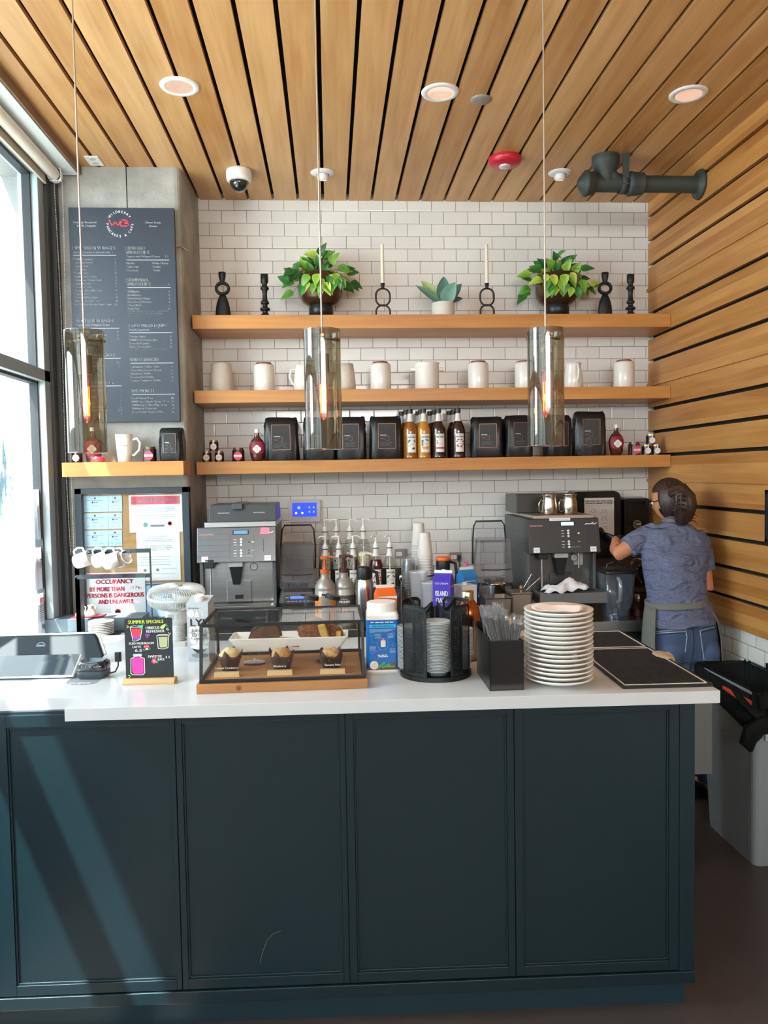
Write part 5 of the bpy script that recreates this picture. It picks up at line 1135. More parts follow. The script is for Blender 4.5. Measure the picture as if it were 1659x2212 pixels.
def sheet_at(name, label, cat, x0_, y0_, x1_, y1_, m_, art, dy=0.0, group=None):
    P, Q = z2(x0_, y1_), z2(x1_, y0_); y = YPp+dy
    o = thing(name, label, cat, (P[0], y, P[1]), 0, group); mb = MB(); mb.M = FRONT; W, Hh = Q[0]-P[0], Q[1]-P[1]; mb.box(0, W, 0, Hh, 0, .0008); mb.build('sheet', m_, o)
    mb = MB(); mb.M = FRONT; sx_ = W/(x1_-x0_); sy_ = Hh/(y1_-y0_)
    def TX(s_, x, y_, h_, w_=None, al='L', m2_=0, bold=0): mb.text(s_, (x-x0_)*sx_, (y1_-y_)*sy_, h_*sy_, w_*sx_ if w_ else None, al, m2_, z=.0014, bold=bold)
    def BX(a_, b_, c_, d_, m2_=0, z=.0011): mb.flat([((a_-x0_)*sx_, (y1_-d_)*sy_), ((c_-x0_)*sx_, (y1_-d_)*sy_), ((c_-x0_)*sx_, (y1_-b_)*sy_), ((a_-x0_)*sx_, (y1_-b_)*sy_)], z, m2_)
    def CI(x, y_, r_, m2_): mb.disc((x-x0_)*sx_, (y1_-y_)*sy_, r_*sx_, 16, .0012, m2_)
    art(TX, BX, CI); mb.build('print', [GREYINK, RED, WINK, mat('print_navy', '#3b6ea5', .6), mat('print_teal', '#3fa088', .6), INK], o); return o
def cert(i):
    y = 644+i*141
    def f(TX, BX, CI):
        for (x0_, x1_) in ((700, 850), (890, 985)):
            xm = (x0_+x1_)/2; CI(xm, y+18, 9, 0); CI(xm, y+18, 5, 3); BX(x0_, y+36, x1_-4, y+39); BX(xm-25, y+46, xm-12, y+60, 5); BX(xm-8, y+50, xm+22, y+56); BX(xm-20, y+78, xm+20, y+81); BX(x0_+5, y+110, x0_+30, y+112); BX(x1_-40, y+110, x1_-8, y+112)
        BX(879, y, 882, y+134, 3)
    return f
for i in range(4):
    sheet_at('certificate', ['pale blue double certificate at the head of the notice board', 'pale blue double certificate, second down in the notice board', 'pale blue double certificate, third down in the notice board', 'pale blue double certificate behind the hanging mugs'][i], 'certificate', 655, 642+i*141, 992, 778+i*141, BLUEP, cert(i))
def f(TX, BX, CI):
    BX(1076, 643, 1465, 712, 1); TX('CONSUMER ADVISORY', 1090, 690, 27, 362, 'L', 2, bold=.0006)
    for i, s_ in enumerate(('The Chicago Department of Public Health advises that', 'consumption of raw or undercooked foods of animal origin,', 'such as beef, eggs, fish, lamb, pork, poultry or shellfish, may', 'result in an increased risk of foodborne illness.', '', 'Individuals with certain underlying health conditions may be', 'at higher risk and should consult their physician or public', 'health official for further information.')):
        if s_: TX(s_, 1270, 738+i*13.5, 8, 300 if i not in (3, 7) else 210, 'C', 0)
    CI(1186, 882, 19, 4); CI(1379, 874, 18, 1); CI(1379, 874, 12, 2); BX(1225, 876, 1335, 879); BX(1225, 886, 1335, 900, 0); BX(1222, 884, 1338, 888, 3)
sheet_at('advisory_notice', 'white notice headed CONSUMER ADVISORY in a red band', 'notice', 1058, 632, 1480, 945, PAPER, f, -.002)
def f(TX, BX, CI):
    for i, s_ in enumerate(('This food establishment', 'was last inspected by the', 'Chicago Department of Public Health')): TX(s_, 1290, 975+i*16, 10, [150, 150, 220][i], 'C', 0)
    BX(1165, 1016, 1420, 1018)
    for i, s_ in enumerate(('This establishment was found', 'to be in substantial compliance', "with Chicago's Health Code")): TX(s_, 1290, 1055+i*16, 12, [205, 225, 180][i], 'C', 0)
    for i in range(4): BX(1150, 1140+i*22, 1400-(i % 2)*20, 1142+i*22)
    CI(1182, 1252, 12, 0); CI(1281, 1250, 12, 0); BX(1310, 1240, 1430, 1242); BX(1150, 1282, 1420, 1284)
sheet_at('inspection_letter', 'white inspection summary letter in the notice board, below the consumer advisory', 'notice', 1122, 935, 1462, 1338, PAPER, f, 0)
def f(TX, BX, CI):
    BX(672, 1264, 1180, 1640, 2, .0009); BX(690, 1272, 1170, 1278, 1); BX(690, 1272, 696, 1635, 1)
    TX('OCCUPANCY', 790, 1357, 38, 295, 'L', 1, bold=.0026); TX('BY MORE THAN', 740, 1420, 38, 272, 'L', 1, bold=.0026); TX('-176-', 1060, 1405, 26, 92, 'L', 5); TX('PERSONS IS DANGEROUS', 715, 1473, 38, 452, 'L', 1, bold=.0026); TX('AND UNLAWFUL', 805, 1527, 38, 283, 'L', 1, bold=.0026)
    BX(900, 1532, 1010, 1534); CI(955, 1595, 26, 1); CI(955, 1595, 20, 2)
sheet_at('occupancy_sign', 'white placard with red lettering: occupancy by more than 176 persons', 'sign', 672, 1266, 1180, 1640, mat('placard_paper', '#d9dfe6', .5), f, -.001)
def f(TX, BX, CI):
    for q in ((1182, 1355, 1492, 1368), (1182, 1355, 1200, 1630), (1478, 1355, 1492, 1630)): BX(*q, 3)
    TX('CITY OF CHICAGO', 1340, 1374, 8, 160, 'C', 3); TX('LICENSE CERTIFICATE', 1340, 1392, 9, 150, 'C', 3); BX(1230, 1402, 1450, 1404); BX(1230, 1412, 1450, 1414)
sheet_at('license_certificate', 'blue bordered license certificate behind the fan in the notice board', 'certificate', 1178, 1350, 1496, 1632, mat('light_blue_certificate', '#a9cbe8', .6), f, .001)
# ================================================================== CEILING THINGS
TRIM = mat('light_trim_white', '#e9e6e2', .45)
def downlight(px, py, label):
    p = PZ(px, py, CZ); t = thing('downlight', label, 'ceiling light', (p.x, p.y, CZ))
    mb = MB(); mb.lathe([(.056, -.004), (.060, -.007), (.079, -.006), (.083, -.001), (.083, 0), (.05, 0)], 44); mb.build('trim_ring', TRIM, t)
    mb = MB(); mb.lathe([(0, -.0008), (.035, -.001), (.057, -.005)], 40); mb.build('reflector', mat('downlight_reflector', '#e6c6b8', .16, .85, emit='#ffd9c4', estr=.55), t)
downlight(388, 186, 'large recessed downlight nearest the street window'); downlight(951, 199, 'large recessed downlight over the middle, beside the grey disc'); downlight(1487, 203, 'large recessed downlight nearest the wooden wall')
for px, py, lab in ((697, 373, 'small eyeball downlight behind the middle pendant cord'), (1210, 373, 'small eyeball downlight beside the red fire alarm')):
    p = PZ(px, py, CZ); t = thing('eyeball_light', lab, 'ceiling light', (p.x, p.y, CZ))
    mb = MB(); mb.lathe([(.034, -.012), (.050, -.010), (.066, -.002), (.066, 0), (.03, 0)], 36); mb.build('trim_ring', TRIM, t)
    mb = MB(); mb.M = RX(.25); mb.lathe([(.030, -.004), (.031, -.030), (.026, -.040), (.022, -.040), (.020, -.03), (0, -.028)], 28); mb.build('eyeball', TRIM, t)
    mb = MB(); mb.M = RX(.25); mb.lathe([(0, -.036), (.020, -.038)], 20); mb.build('lamp_face', mat('eyeball_glow', '#ffdcb8', .4, emit='#ffb98a', estr=1.6), t)
p = PZ(1039, 215, CZ); mb = MB(); mb.lathe([(0, -.010), (.030, -.009), (.047, -.004), (.048, 0)], 32); o = one(mb, 'cover_disc', mat('satin_nickel_disc', '#9b9288', .5, .3), 'flat grey round cover plate on the ceiling between the downlight and the alarm', 'ceiling plate'); o.location = (p.x, p.y, CZ)
p = PZ(1090, 341, CZ); t = thing('fire_alarm', 'red round fire alarm strobe on the ceiling', 'fire alarm', (p.x, p.y, CZ))
mb = MB(); mb.lathe([(.085, 0), (.088, -.012), (.084, -.030), (.070, -.040), (0, -.042)], 44); mb.build('alarm_body', mat('alarm_red', '#c22338', .35), t)
mb = MB(); mb.lathe([(.030, -.040), (.032, -.046), (.026, -.052), (0, -.054)], 28); mb.build('strobe_lens', mat('strobe_clear', '#d4cfcd', .12, .3), t)
mb = MB(); mb.M = T3(0, 0, -.02) @ FRONT; mb.text('FIRE', -.5*.088, 0, .012, .030, 'C', 0, z=0, wrap=.0868); mb.build('lettering', WINK, t)
p = PZ(516, 368, CZ); t = thing('security_camera', 'white dome security camera on the ceiling in front of the tiled wall', 'camera', (p.x, p.y, CZ))
mb = MB(); mb.lathe([(0, 0), (.067, 0), (.069, -.01), (.069, -.042), (.066, -.056), (.052, -.064), (.048, -.060)], 44); mb.build('housing', mat('camera_white', '#e9e6e4', .35), t)
mb = MB(); mb.lathe([(.049, -.060), (.050, -.072), (.043, -.092), (.026, -.108), (0, -.113)], 36); mb.build('dome', mat('smoked_dome', '#1c1f22', .08, coat=.8), t)
mb = MB(); mb.M = T3(0, -.018, -.082); mb.ball((0, -.008, 0), .019, 16, 10); mb.build('lens', CHROME, t)
p = PZ(203, 346, CZ); t = thing('outlet_plate', 'white double outlet plate on the ceiling over the menu board', 'outlet', (p.x, p.y, CZ))
MB().box(-.036, .036, -.058, .058, -.006, 0).build('plate', WHITE, t, bevel=.002)
for dy in (-.026, .026): mb = MB(); mb.cyl((0, dy, -.0075), .016, .002, 20); mb.box(-.006, -.004, dy-.004, dy+.004, -.0085, -.0075); mb.box(.004, .006, dy-.004, dy+.004, -.0085, -.0075); mb.build('socket', mat('socket_grey', '#c9c7c2', .5), t)
# pipe
IRON = mat('painted_iron_pipe', '#3c4442', .55, .1, bump=.06, bscale=80)
YPI = 4.10; pc = PY(1430, 398, YPI); pz_ = pc.z; xa = PY(1262, 394, YPI).x; t = thing('waste_pipe', 'dark painted cast iron pipe running from the wooden wall up into the ceiling', 'pipe', (xa, YPI, pz_))
def alongx(prof, name, n=32): mb = MB(); mb.M = RY(PI/2); mb.lathe([(r, z) for r, z in prof], n); mb.build(name, IRON, t)
Lx = XR-xa; alongx([(.043, .02), (.043, Lx)], 'pipe_run')
alongx([(0, -.035), (.018, -.035), (.020, -.028), (.034, -.026), (.036, -.016), (.050, -.014), (.056, -.006), (.066, 0), (.068, .012), (.060, .020), (.060, .050), (.048, .056), (.043, .06)], 'cleanout_cap')
xh = PY(1365, 400, YPI).x-xa; alongx([(.043, xh-.03), (.058, xh-.026), (.064, xh-.010), (.060, xh+.004), (.060, xh+.020), (.056, xh+.050), (.058, xh+.056), (.046, xh+.062)], 'coupling')
xf = Lx-.001; alongx([(.043, xf-.03), (.046, xf-.02), (.074, xf-.016), (.078, xf-.004), (.070, xf)], 'wall_flange')
xt = PY(1308, 370, YPI).x-xa
mb = MB(); mb.lathe([(.043, -.0), (.046, .03), (.052, .06), (.064, .075), (.066, CZ-pz_-.05), (.072, CZ-pz_-.045), (.072, CZ-pz_-.02), (.070, CZ-pz_)], 32, c=(xt, 0, 0)); mb.tube([(xt+.07, 0, .0), (xt+.03, 0, .03), (xt, 0, .075)], .042, 24); mb.build('riser_tee', IRON, t)
mb = MB(); mb.box(xt+.075, xt+.110, -.05, -.042, -.02, CZ-pz_); mb.M = T3(xt+.075, 0, 0) @ RY(PI/2); mb.lathe([(.047, 0), (.052, 0), (.052, .035), (.047, .035)], 32); mb.build('hanger_strap', IRON, t)
# pendants
SMOKE = glass('smoked_glass', '#b9b4a4', 2.2, .03, 1.5, .035, ('#8d8a78', .05)); AMBG = glass('amber_bulb_glass', '#ffb27a', 1.5, .02, 1.45, .02)
FIL = mat('filament', '#ff9a3a', .5, emit='#ff8a24', estr=20)
YP = 2.40
def pendant(px, label):
    x = PY(px, 850, YP).x; zb_ = 1.731; zt_ = 2.092; t = thing('pendant_lamp', label, 'pendant lamp', (x, YP, zb_))
    hh = zt_-zb_
    mb = MB(); mb.lathe([(.0565, 0), (.0565, hh)], 64); mb.build('glass_shade', SMOKE, t)
    RG_ = glass('rim_glass', '#cfcabb', 2.5, .1, 1.5, .2)
    mb = MB(); mb.tube([(.0565*math.cos(2*PI*i/48), .0565*math.sin(2*PI*i/48), 0) for i in range(48)], .0011, 6, closed=True); mb.build('shade_rim', RG_, t); mb = MB(); mb.tube([(.0565*math.cos(2*PI*i/48), .0565*math.sin(2*PI*i/48), hh) for i in range(48)], .0011, 6, closed=True); mb.build('shade_rim', glass('rim_glass', '#cfcabb', 2.5, .1, 1.5, .2), t)
    mb = MB(); mb.tube([(0, 0, hh-.03), (0, 0, CZ-zb_)], .0026, 8); mb.build('rod', mat('pale_rod', '#b8afa2', .35, .5), t)
    mb = MB(); mb.cyl((0, 0, hh-.035), .010, .022, 20); mb.cyl((0, 0, hh-.062), .0045, .03, 14); mb.cyl((0, 0, hh-.072), .007, .012, 16); mb.cyl((0, 0, hh-.128), .0205, .056, 32)
    mb.build('socket', BRONZE, t, bevel=.0008)
    mb = MB()
    for k_ in range(3):
        a_ = k_*2*PI/3+.55; c1, s1_ = math.cos(a_), math.sin(a_); mb.tube([(0, 0, hh-.024), (.050*c1, .050*s1_, hh-.024)], .0035, 8); mb.tube([(.046*c1, .046*s1_, hh-.024), (.061*c1, .061*s1_, hh-.024)], .0052, 10)
    mb.build('shade_holder', BRONZE, t)
    mb = MB(); z0 = hh-.129; mb.lathe([(.0125, z0), (.0145, z0-.010), (.0145, z0-.125), (.0125, z0-.135), (.007, z0-.142), (0, z0-.145)], 24); mb.build('bulb_glass', AMBG, t)
    mb = MB(); pts = []
    for i in range(6):
        a_ = i*2*PI/6+.2; r = .0088; pts += [(r*math.cos(a_), r*math.sin(a_), z0-.034+.0), (r*.95*math.cos(a_), r*.95*math.sin(a_), z0-.122)] if i % 2 == 0 else [(r*.95*math.cos(a_), r*.95*math.sin(a_), z0-.122), (r*math.cos(a_), r*math.sin(a_), z0-.034)]
    mb.tube(pts, .00085, 5); mb.build('filament', FIL, t)
    mb = MB(); mb.tube([(0, 0, z0), (0, 0, z0-.030)], .0035, 8); mb.build('bulb_stem', mat('bulb_stem', '#e8b088', .3), t)
    l = lamp('bulb_light', 'POINT', (x, YP, zb_+z0-.075), (0, 0, -1), 1.2, (1, .6, .3), shadow_soft_size=.012)
pendant(186, 'smoked glass pendant lamp hanging in front of the menu board'); pendant(698, 'smoked glass pendant lamp hanging at the middle, in front of the long shelves'); pendant(1179, 'smoked glass pendant lamp hanging near the wooden wall side')

# ================================================================== WINDOW PAPERS
def wpaper(y0_, y1_, z0_, z1_, label, art):
    t = thing('posted_notice', label, 'notice', (-1.488, y0_, z0_)); W, Hh = y1_-y0_, z1_-z0_
    M_ = Matrix(((0, 0, 1, 0), (1, 0, 0, 0), (0, 1, 0, 0), (0, 0, 0, 1)))    # x->+Y, y->Z, z->+X
    mb = MB(); mb.M = M_; n = 10; vs = []
    for i in range(n+1): x = W*i/n; b_ = .004*math.sin(i*1.1+z0_*5)+.004; vs += [(x, 0, b_), (x, Hh, b_*.6)]
    mb.add(vs, [(2*i, 2*i+2, 2*i+3, 2*i+1) for i in range(n)], True); mb.build('sheet', mat('backlit_paper', '#cfd3df', .8), t, solid=.0006)
    mb = MB(); mb.M = M_ @ T3(0, 0, .0095); art(mb, W, Hh); mb.build('print', [GREYINK, mat('pink_heading', '#d98a96', .6), INK], t)
def YXw(px, py): p = PX(px, py, -1.488); return p.y, p.z
def a1_(mb, W, Hh):
    mb.line([(W*.2, Hh*.2), (W*.2, Hh*.35), (W*.45, Hh*.35)], .002, 0); mb.line([(W*.6, Hh*.55), (W*.9, Hh*.6)], .002, 0)
def a2_(mb, W, Hh):
    mb.line([(W*.45, Hh*.72), (W*.95, Hh*.72)], .003, 2)
    for i in range(5): mb.line([(W*.42, Hh*(.66-.035*i)), (W*.95, Hh*(.66-.035*i))], .0016, 0)
def a3_(mb, W, Hh):
    mb.flat([(W*.12, Hh*.80), (W*.9, Hh*.80), (W*.9, Hh*.92), (W*.12, Hh*.92)], .0004, 1)
    for i in range(9): mb.line([(W*.14, Hh*(.74-.045*i)), (W*(.9-.08*(i % 3)), Hh*(.74-.045*i))], .0035, 0)
    mb.disc(W*.68, Hh*.22, .014, 12, .0006, 0)
for q, lab, art in (((72, 108, 1049, 1168), 'pale sheet taped to the window, uppermost of the three', a1_), ((69, 113, 1178, 1270), 'pale sheet taped to the window, middle one of the three', a2_), ((76, 121, 1278, 1366), 'printed notice with a pink heading taped low on the window', a3_)):
    ya, za = YXw(q[0], q[2]); yb_, zb2 = YXw(q[1], q[3]); yb2, _ = YXw(q[1], q[2]); wpaper(ya+.02, min(yb_, 4.09), zb2+.02, za-.02, lab, art)

# ================================================================== BACK COUNTER
ZB = .86
mb = MB(); mb.box(-.70, 2.0, 3.96, BY-.002, ZB-.06, ZB); o = one(mb, 'back_worktop', STEEL, 'long stainless steel worktop under the espresso machines', 'worktop', bevel=.004)
mb = MB(); mb.box(-.70, 1.98, 4.02, BY-.01, FZ, ZB-.06); t = one(mb, 'back_cabinet', mat('dark_grey_cabinet', '#2a2c2d', .5), 'dark base unit under the stainless steel worktop', 'cabinet')
mb = MB(); mb.box(-1.43, -.705, 3.80, yc-.005, ZB-.05, ZB-.006); o = one(mb, 'side_worktop', mat('bright_steel', '#cfd1d2', .3, .8), 'short bright steel worktop in front of the notice board', 'worktop', bevel=.004)
mb = MB(); mb.box(-1.42, -.71, 3.86, yc-.01, FZ, ZB-.05); one(mb, 'side_cabinet', mat('umber_cabinet', '#554a40', .6), 'brown-grey base unit under the short steel worktop', 'cabinet')
mb = MB(); mb.box(-1.35, -.72, 3.83, 4.24, ZB-.006, ZB+.006)
for i in range(60): mb.cyl((-1.345+i*.0104, 3.832, ZB-.004), .004, .008, 6)
one(mb, 'rubber_mat', mat('dark_rubber_mat', '#3a3f43', .7), 'dark scalloped rubber mat on the short steel worktop', 'mat')

FRONTM = mat('machine_front_grey', '#6a6f73', .25, .75, var=.06, vscale=4); DARKM = mat('machine_dark', '#3a3c3e', .4, .3); MLBL = mat('button_white', '#dfe3e0', .4)
def espresso(x0, x1, yf, zt, name_lab, left, side_open=False):
    """fully automatic espresso machine; front at yf, top tray at zt"""
    t = thing('espresso_machine', name_lab, 'espresso machine', ((x0+x1)/2, yf+.3, ZB)); W = x1-x0; zz_ = zt-ZB
    hx = W/2; q = lambda z: z
    fr_ = STEEL if left else DSTEEL; pm = FRONTM if left else DARKM
    mb = MB(); mb.box(-hx, hx, -.20, .30, .10, zz_-.012); mb.box(-hx, -hx+.02, -.24, -.20, .10, zz_-.19); mb.box(hx-.02, hx, -.24, -.20, .10, zz_-.19); mb.build('housing', mat('machine_case', '#57595b', .45, .4), t, bevel=.004)
    mb = MB(); mb.box(-hx+.02, hx-.02, -.204, -.19, .12, zz_-.19); mb.build('front_recess', fr_, t)
    for a_, b_ in ((-.33, -.31), (-.02, .0), (.31, .33)): pass
    mb = MB(); mb.box(-hx*.32, hx*.32, -.215, -.204, .12, .12+(zz_-.31)*.50); mb.build('grounds_drawer', fr_, t, bevel=.002)
    mb = MB(); mb.box(-.022, .022, -.2165, -.2155, .135, .158); mb.build('drawer_grip', BLACK, t)
    # slanted control panel
    zp0, zp1 = zz_-.195, zz_-.012
    mb = MB(); mb.add([(-hx-.004, -.30, zp0), (hx+.004, -.30, zp0), (hx+.004, -.262, zp1), (-hx-.004, -.262, zp1), (-hx-.004, -.18, zp0), (hx+.004, -.18, zp0), (hx+.004, -.18, zp1), (-hx-.004, -.18, zp1)], [(0, 1, 2, 3), (4, 7, 6, 5), (0, 4, 5, 1), (3, 2, 6, 7), (0, 3, 7, 4), (1, 5, 6, 2)])
    mb.build('control_panel', pm, t, bevel=.003)
    PM = T3(0, -.3004, zp0) @ RX(-math.atan2(.038, zp1-zp0)) @ FRONT; ph = zp1-zp0
    mb = MB(); mb.M = PM
    for i in range(1, 6): mb.line([(-hx, ph*i/6), (-hx*.18, ph*i/6)], .0007, 0)
    mb.line([(-hx*.17, .006), (-hx*.17, ph*.80)], .0007, 0); mb.line([(hx*.45, .006), (hx*.45, ph*.80)], .0007, 0); mb.line([(hx*.70, ph*.30), (hx*.70, ph*.66)], .0022, 1)
    for i, zf in enumerate((.66, .58, .50, .34, .26, .18)): mb.line([(hx*.02-.018, ph*zf), (hx*.02-.004, ph*zf)], .0025, 2); mb.disc(hx*.32, ph*zf, .0035, 8, .0006, 1) if i in (1, 3, 4) else None; mb.line([(hx*.38, ph*zf), (hx*.46, ph*zf)], .002, 2) if i in (1, 3) else None
    mb.line([(hx*.15, ph*.175), (hx*.44, ph*.175)], .0012, 2)
    mb.line([(hx*.62, ph*.83), (hx*.66, ph*.86), (hx*.72, ph*.845), (hx*.80, ph*.85), (hx*.84, ph*.89), (hx*.85, ph*.84), (hx*.92, ph*.85), (hx*.95, ph*.88)], .0042, 2); mb.disc(hx*.87, ph*.90, .004, 10, .0008, 4); 
    mb.flat([(-hx*.97, ph*.80), (-hx*.60, ph*.80), (-hx*.60, ph*.84), (-hx*.97, ph*.84)], .0005, 3)
    mb.build('panel_marks', [mat('panel_seam', '#2c2e30', .5), BLACK, WINK, mat('faded_red_strip', '#b0796f', .5), RED], t)
    for i, zf in enumerate((.66, .58, .50, .34, .26, .18)): mb = MB(); mb.M = PM @ T3(hx*.12, ph*zf, 0); mb.cyl((0, 0, 0), .0062, .004, 16); mb.build('button', MLBL, t)
    mb = MB(); mb.M = PM @ T3(hx*.42, ph*.58, 0); mb.cyl((0, 0, 0), .0028, .002, 10); mb.build('status_light', mat('led_yellow_green', '#c8e84a', .4, emit='#c8ff3a', estr=3), t)
    mb = MB(); mb.M = PM; mb.prism(rrect(-hx*.10, ph*.80, hx*.32, ph*.93, .003), 0, .002); mb.build('display_frame', BLACK, t)
    mb = MB(); mb.M = PM; mb.flat([(-hx*.07, ph*.815), (hx*.29, ph*.815), (hx*.29, ph*.915), (-hx*.07, ph*.915)], .003); mb.build('display', mat('lcd_blue' if left else 'lcd_pale', '#5c8aa8' if left else '#bfe6f4', .3, emit='#5f95b8' if left else '#bfe9fa', estr=.35 if left else .9), t)
    for sx_, lab in ((-.90, 'machine_label'), (.72, 'machine_label')):
        mb = MB(); mb.M = PM; mb.flat([(hx*sx_, ph*.03), (hx*sx_+.034, ph*.03), (hx*sx_+.034, ph*.18), (hx*sx_, ph*.18)], .0012, 0); mb.line([(hx*sx_+.006, ph*.115), (hx*sx_+.028, ph*.115)], .0022, 1, z=.0016); mb.line([(hx*sx_+.010, ph*.075), (hx*sx_+.024, ph*.075)], .0018, 1, z=.0016); mb.build('machine_label', [PAPER, mat('label_red_text', '#d08078', .5)], t)
    if left:
        mb = MB(); mb.M = PM @ RZ(.0); mb.flat([(hx*.62, ph*.80), (hx*.85, ph*.795), (hx*.855, ph*.99), (hx*.625, ph*.995)], .0025, 0); mb.line([(hx*.66, ph*.92), (hx*.82, ph*.92)], .0012, 1, z=.003); mb.line([(hx*.66, ph*.87), (hx*.78, ph*.87)], .0012, 1, z=.003); mb.build('sticky_note', [mat('pink_note', '#f58aa6', .6), RED], t)
    else:
        mb = MB(); mb.M = PM; mb.flat([(-hx*.40, ph*.955), (hx*.20, ph*.955), (hx*.20, ph*1.04), (-hx*.40, ph*1.04)], .0025, 0); mb.line([(-hx*.35, ph*1.0), (hx*.16, ph*1.0)], .0014, 1, z=.003); mb.build('tape_label', [PAPER, GREYINK], t)
    # spout
    mb = MB(); sx_ = -.01; mb.box(sx_-.038, sx_+.038, -.265, -.21, zp0-.028, zp0); mb.build('spout_head', mat('spout_grey', '#c5c6c4', .4), t, bevel=.003)
    mb = MB(); mb.M = T3(sx_, -.24, 0); mb.loft([[Vector(v) for v in [(-.034, -.02, zp0-.028), (.034, -.02, zp0-.028), (.034, .03, zp0-.028), (-.034, .03, zp0-.028)]], [Vector(v) for v in [(-.018, -.01, zp0-.125), (.018, -.01, zp0-.125), (.018, .02, zp0-.125), (-.018, .02, zp0-.125)]]], smooth=False); mb.cyl((-.008, 0, zp0-.050), .004, .025, 10); mb.build('coffee_spout', BLACK, t, bevel=.002)
    # gauge
    mb = MB(); mb.M = T3(hx*.40, -.2045, zp0-.035) @ RX(PI/2); mb.cyl((0, 0, 0), .021, .006, 28); mb.build('gauge_bezel', mat('gauge_grey', '#5e6366', .3, .6), t); mb = MB(); mb.M = T3(hx*.40, -.2112, zp0-.035) @ FRONT; mb.disc(0, 0, .017, 24, 0, 0); mb.line([(-.006, -.008), (.005, .009)], .0012, 1); mb.build('gauge_face', [mat('gauge_face', '#c9ccca', .3), INK], t)
    # steam wand and its black holder
    wx = -hx*.70 if left else -hx*.62
    mb = MB(); mb.box(wx-.024, wx+.024, -.300, -.23, zp0-.030, zp0+.016 if left else zp0-.002); mb.build('wand_holder', BLACK, t, bevel=.004)
    mb = MB(); mb.tube([(wx, -.265, zp0-.02), (wx, -.262, .145)], .0052, 10); mb.build('steam_wand', mat('wand_steel', '#d5d8d8', .25, .9), t)
    if not left: mb = MB(); mb.tube([(hx*.45, -.262, zp0+.0), (hx*.45, -.262, zp0-.085)], .0045, 10); mb.build('water_spout', mat('wand_steel', '#d5d8d8', .25, .9), t); mb = MB(); mb.M = T3(hx*.40, -.2050, zp0-.075) @ FRONT; mb.flat([(0, 0), (.05, 0), (.05, .065), (0, .065)], .0); mb.build('instruction_label', mat('pale_grey_label', '#b5b7b8', .5), t)
    # drip tray
    mb = MB(); mb.box(-hx, hx, -.315, -.20, .085, .112) if left else mb.box(-hx+.035, hx+.03, -.36, -.20, .092, .150); mb.build('drip_tray', fr_ if left else mat('tray_mid_grey', '#77797a', .4, .5), t, bevel=.003)
    mb = MB(); mb.box(-hx+.05, hx-.03, -.305, -.21, .112 if left else .150, .114 if left else .152); 
    mb.build('tray_grate', mat('grate_dark', '#2d3031', .4, .5), t)
    # legs
    for a_ in (-1, 1):
        for b_ in (-.27, .27): mb = MB(); mb.cyl((a_*(hx-.05), b_+.0, 0), .014, .09, 14); mb.build('leg', BLACK, t)
    # hopper and lids
    if left:
        mb = MB(); mb.box(-hx+.035, hx+.005, -.265, .1, zz_-.012, zz_+.016); mb.build('cup_tray', STEEL, t, bevel=.002)
        mb = MB(); mb.add([(-hx+.05, -.22, zz_+.016), (hx+.005, -.22, zz_+.016), (hx+.005, .15, zz_+.016), (-hx+.05, .15, zz_+.016), (-hx+.055, -.19, zz_+.105), (hx+.002, -.19, zz_+.105), (hx+.002, .15, zz_+.105), (-hx+.055, .15, zz_+.105)], [(0, 1, 5, 4), (1, 2, 6, 5), (2, 3, 7, 6), (3, 0, 4, 7), (4, 5, 6, 7), (0, 3, 2, 1)]); mb.box(-.028, .028, -.215, .10, zz_+.08, zz_+.112); mb.build('bean_hopper', mat('hopper_dark', '#454b4f', .35), t, bevel=.003)
        for a_, s_ in ((-hx+.10, 'REGULAR BEANS'), (.085, 'DECAF BEANS')): mb = MB(); mb.M = T3(a_, -.2075, zz_+.058) @ RX(-.32) @ FRONT; mb.text(s_, 0, 0, .0062, .060, 'L', bold=.0002, z=.002); mb.build('hopper_lettering', WINK, t)
    else:
        mb = MB(); mb.box(-hx+.03, hx-.02, -.262, .2, zz_-.012, zz_+.006); mb.build('cup_tray', mat('tray_pale_steel', '#b9b2a8', .3, .8), t, bevel=.002)
        mb = MB(); mb.box(-hx+.0, hx*.80, .0, .28, zz_+.006, zz_+.115); mb.build('bean_hopper', mat('hopper_brown', '#3b3834', .3), t, bevel=.006)
        for i in range(4): mb = MB(); mb.box(-hx-.0008, -hx, -.12, -.02, zz_-.05-.04*i, zz_-.046-.04*i); mb.build('side_vent', BLACK, t)
    return t
espresso(-.703, -.298, 4.12-.0, 1.397, 'espresso machine with a pink sticky note, nearest the concrete column', True)
espresso(1.052, 1.432, 4.05, 1.410, 'darker espresso machine with two steel pitchers on top, nearest the sink', False)
# pitchers on the right machine
for px, lab in ((1187, 'steel milk pitcher on the machine, nearer the blender'), (1230, 'steel milk pitcher on the machine, nearer the wash-hands sign')):
    t = thing('milk_pitcher', lab, 'pitcher', on(px, 4.17, 1.417, 1112), 0); kp = 4.17/F_PX
    mb = MB(); mb.lathe([(r*kp, z*kp) for r, z in [(0, 0), (16, 0), (17.5, 2), (17, 20), (14.5, 34), (15, 42), (16.5, 44.5), (15.5, 44), (14, 40), (13.5, 32), (0, 6)]], 36); mb.build('pitcher_body', mat('pitcher_steel', '#c9c0b5', .22, 1), t)
    mb = MB(); mb.tube([(-15*kp, 0, 30*kp), (-20*kp, -.004, 33*kp), (-24*kp, -.006, 24*kp), (-24*kp, -.006, 8*kp), (-17*kp, 0, 5*kp)], .0036, 8); mb.build('handle', CHROME, t)
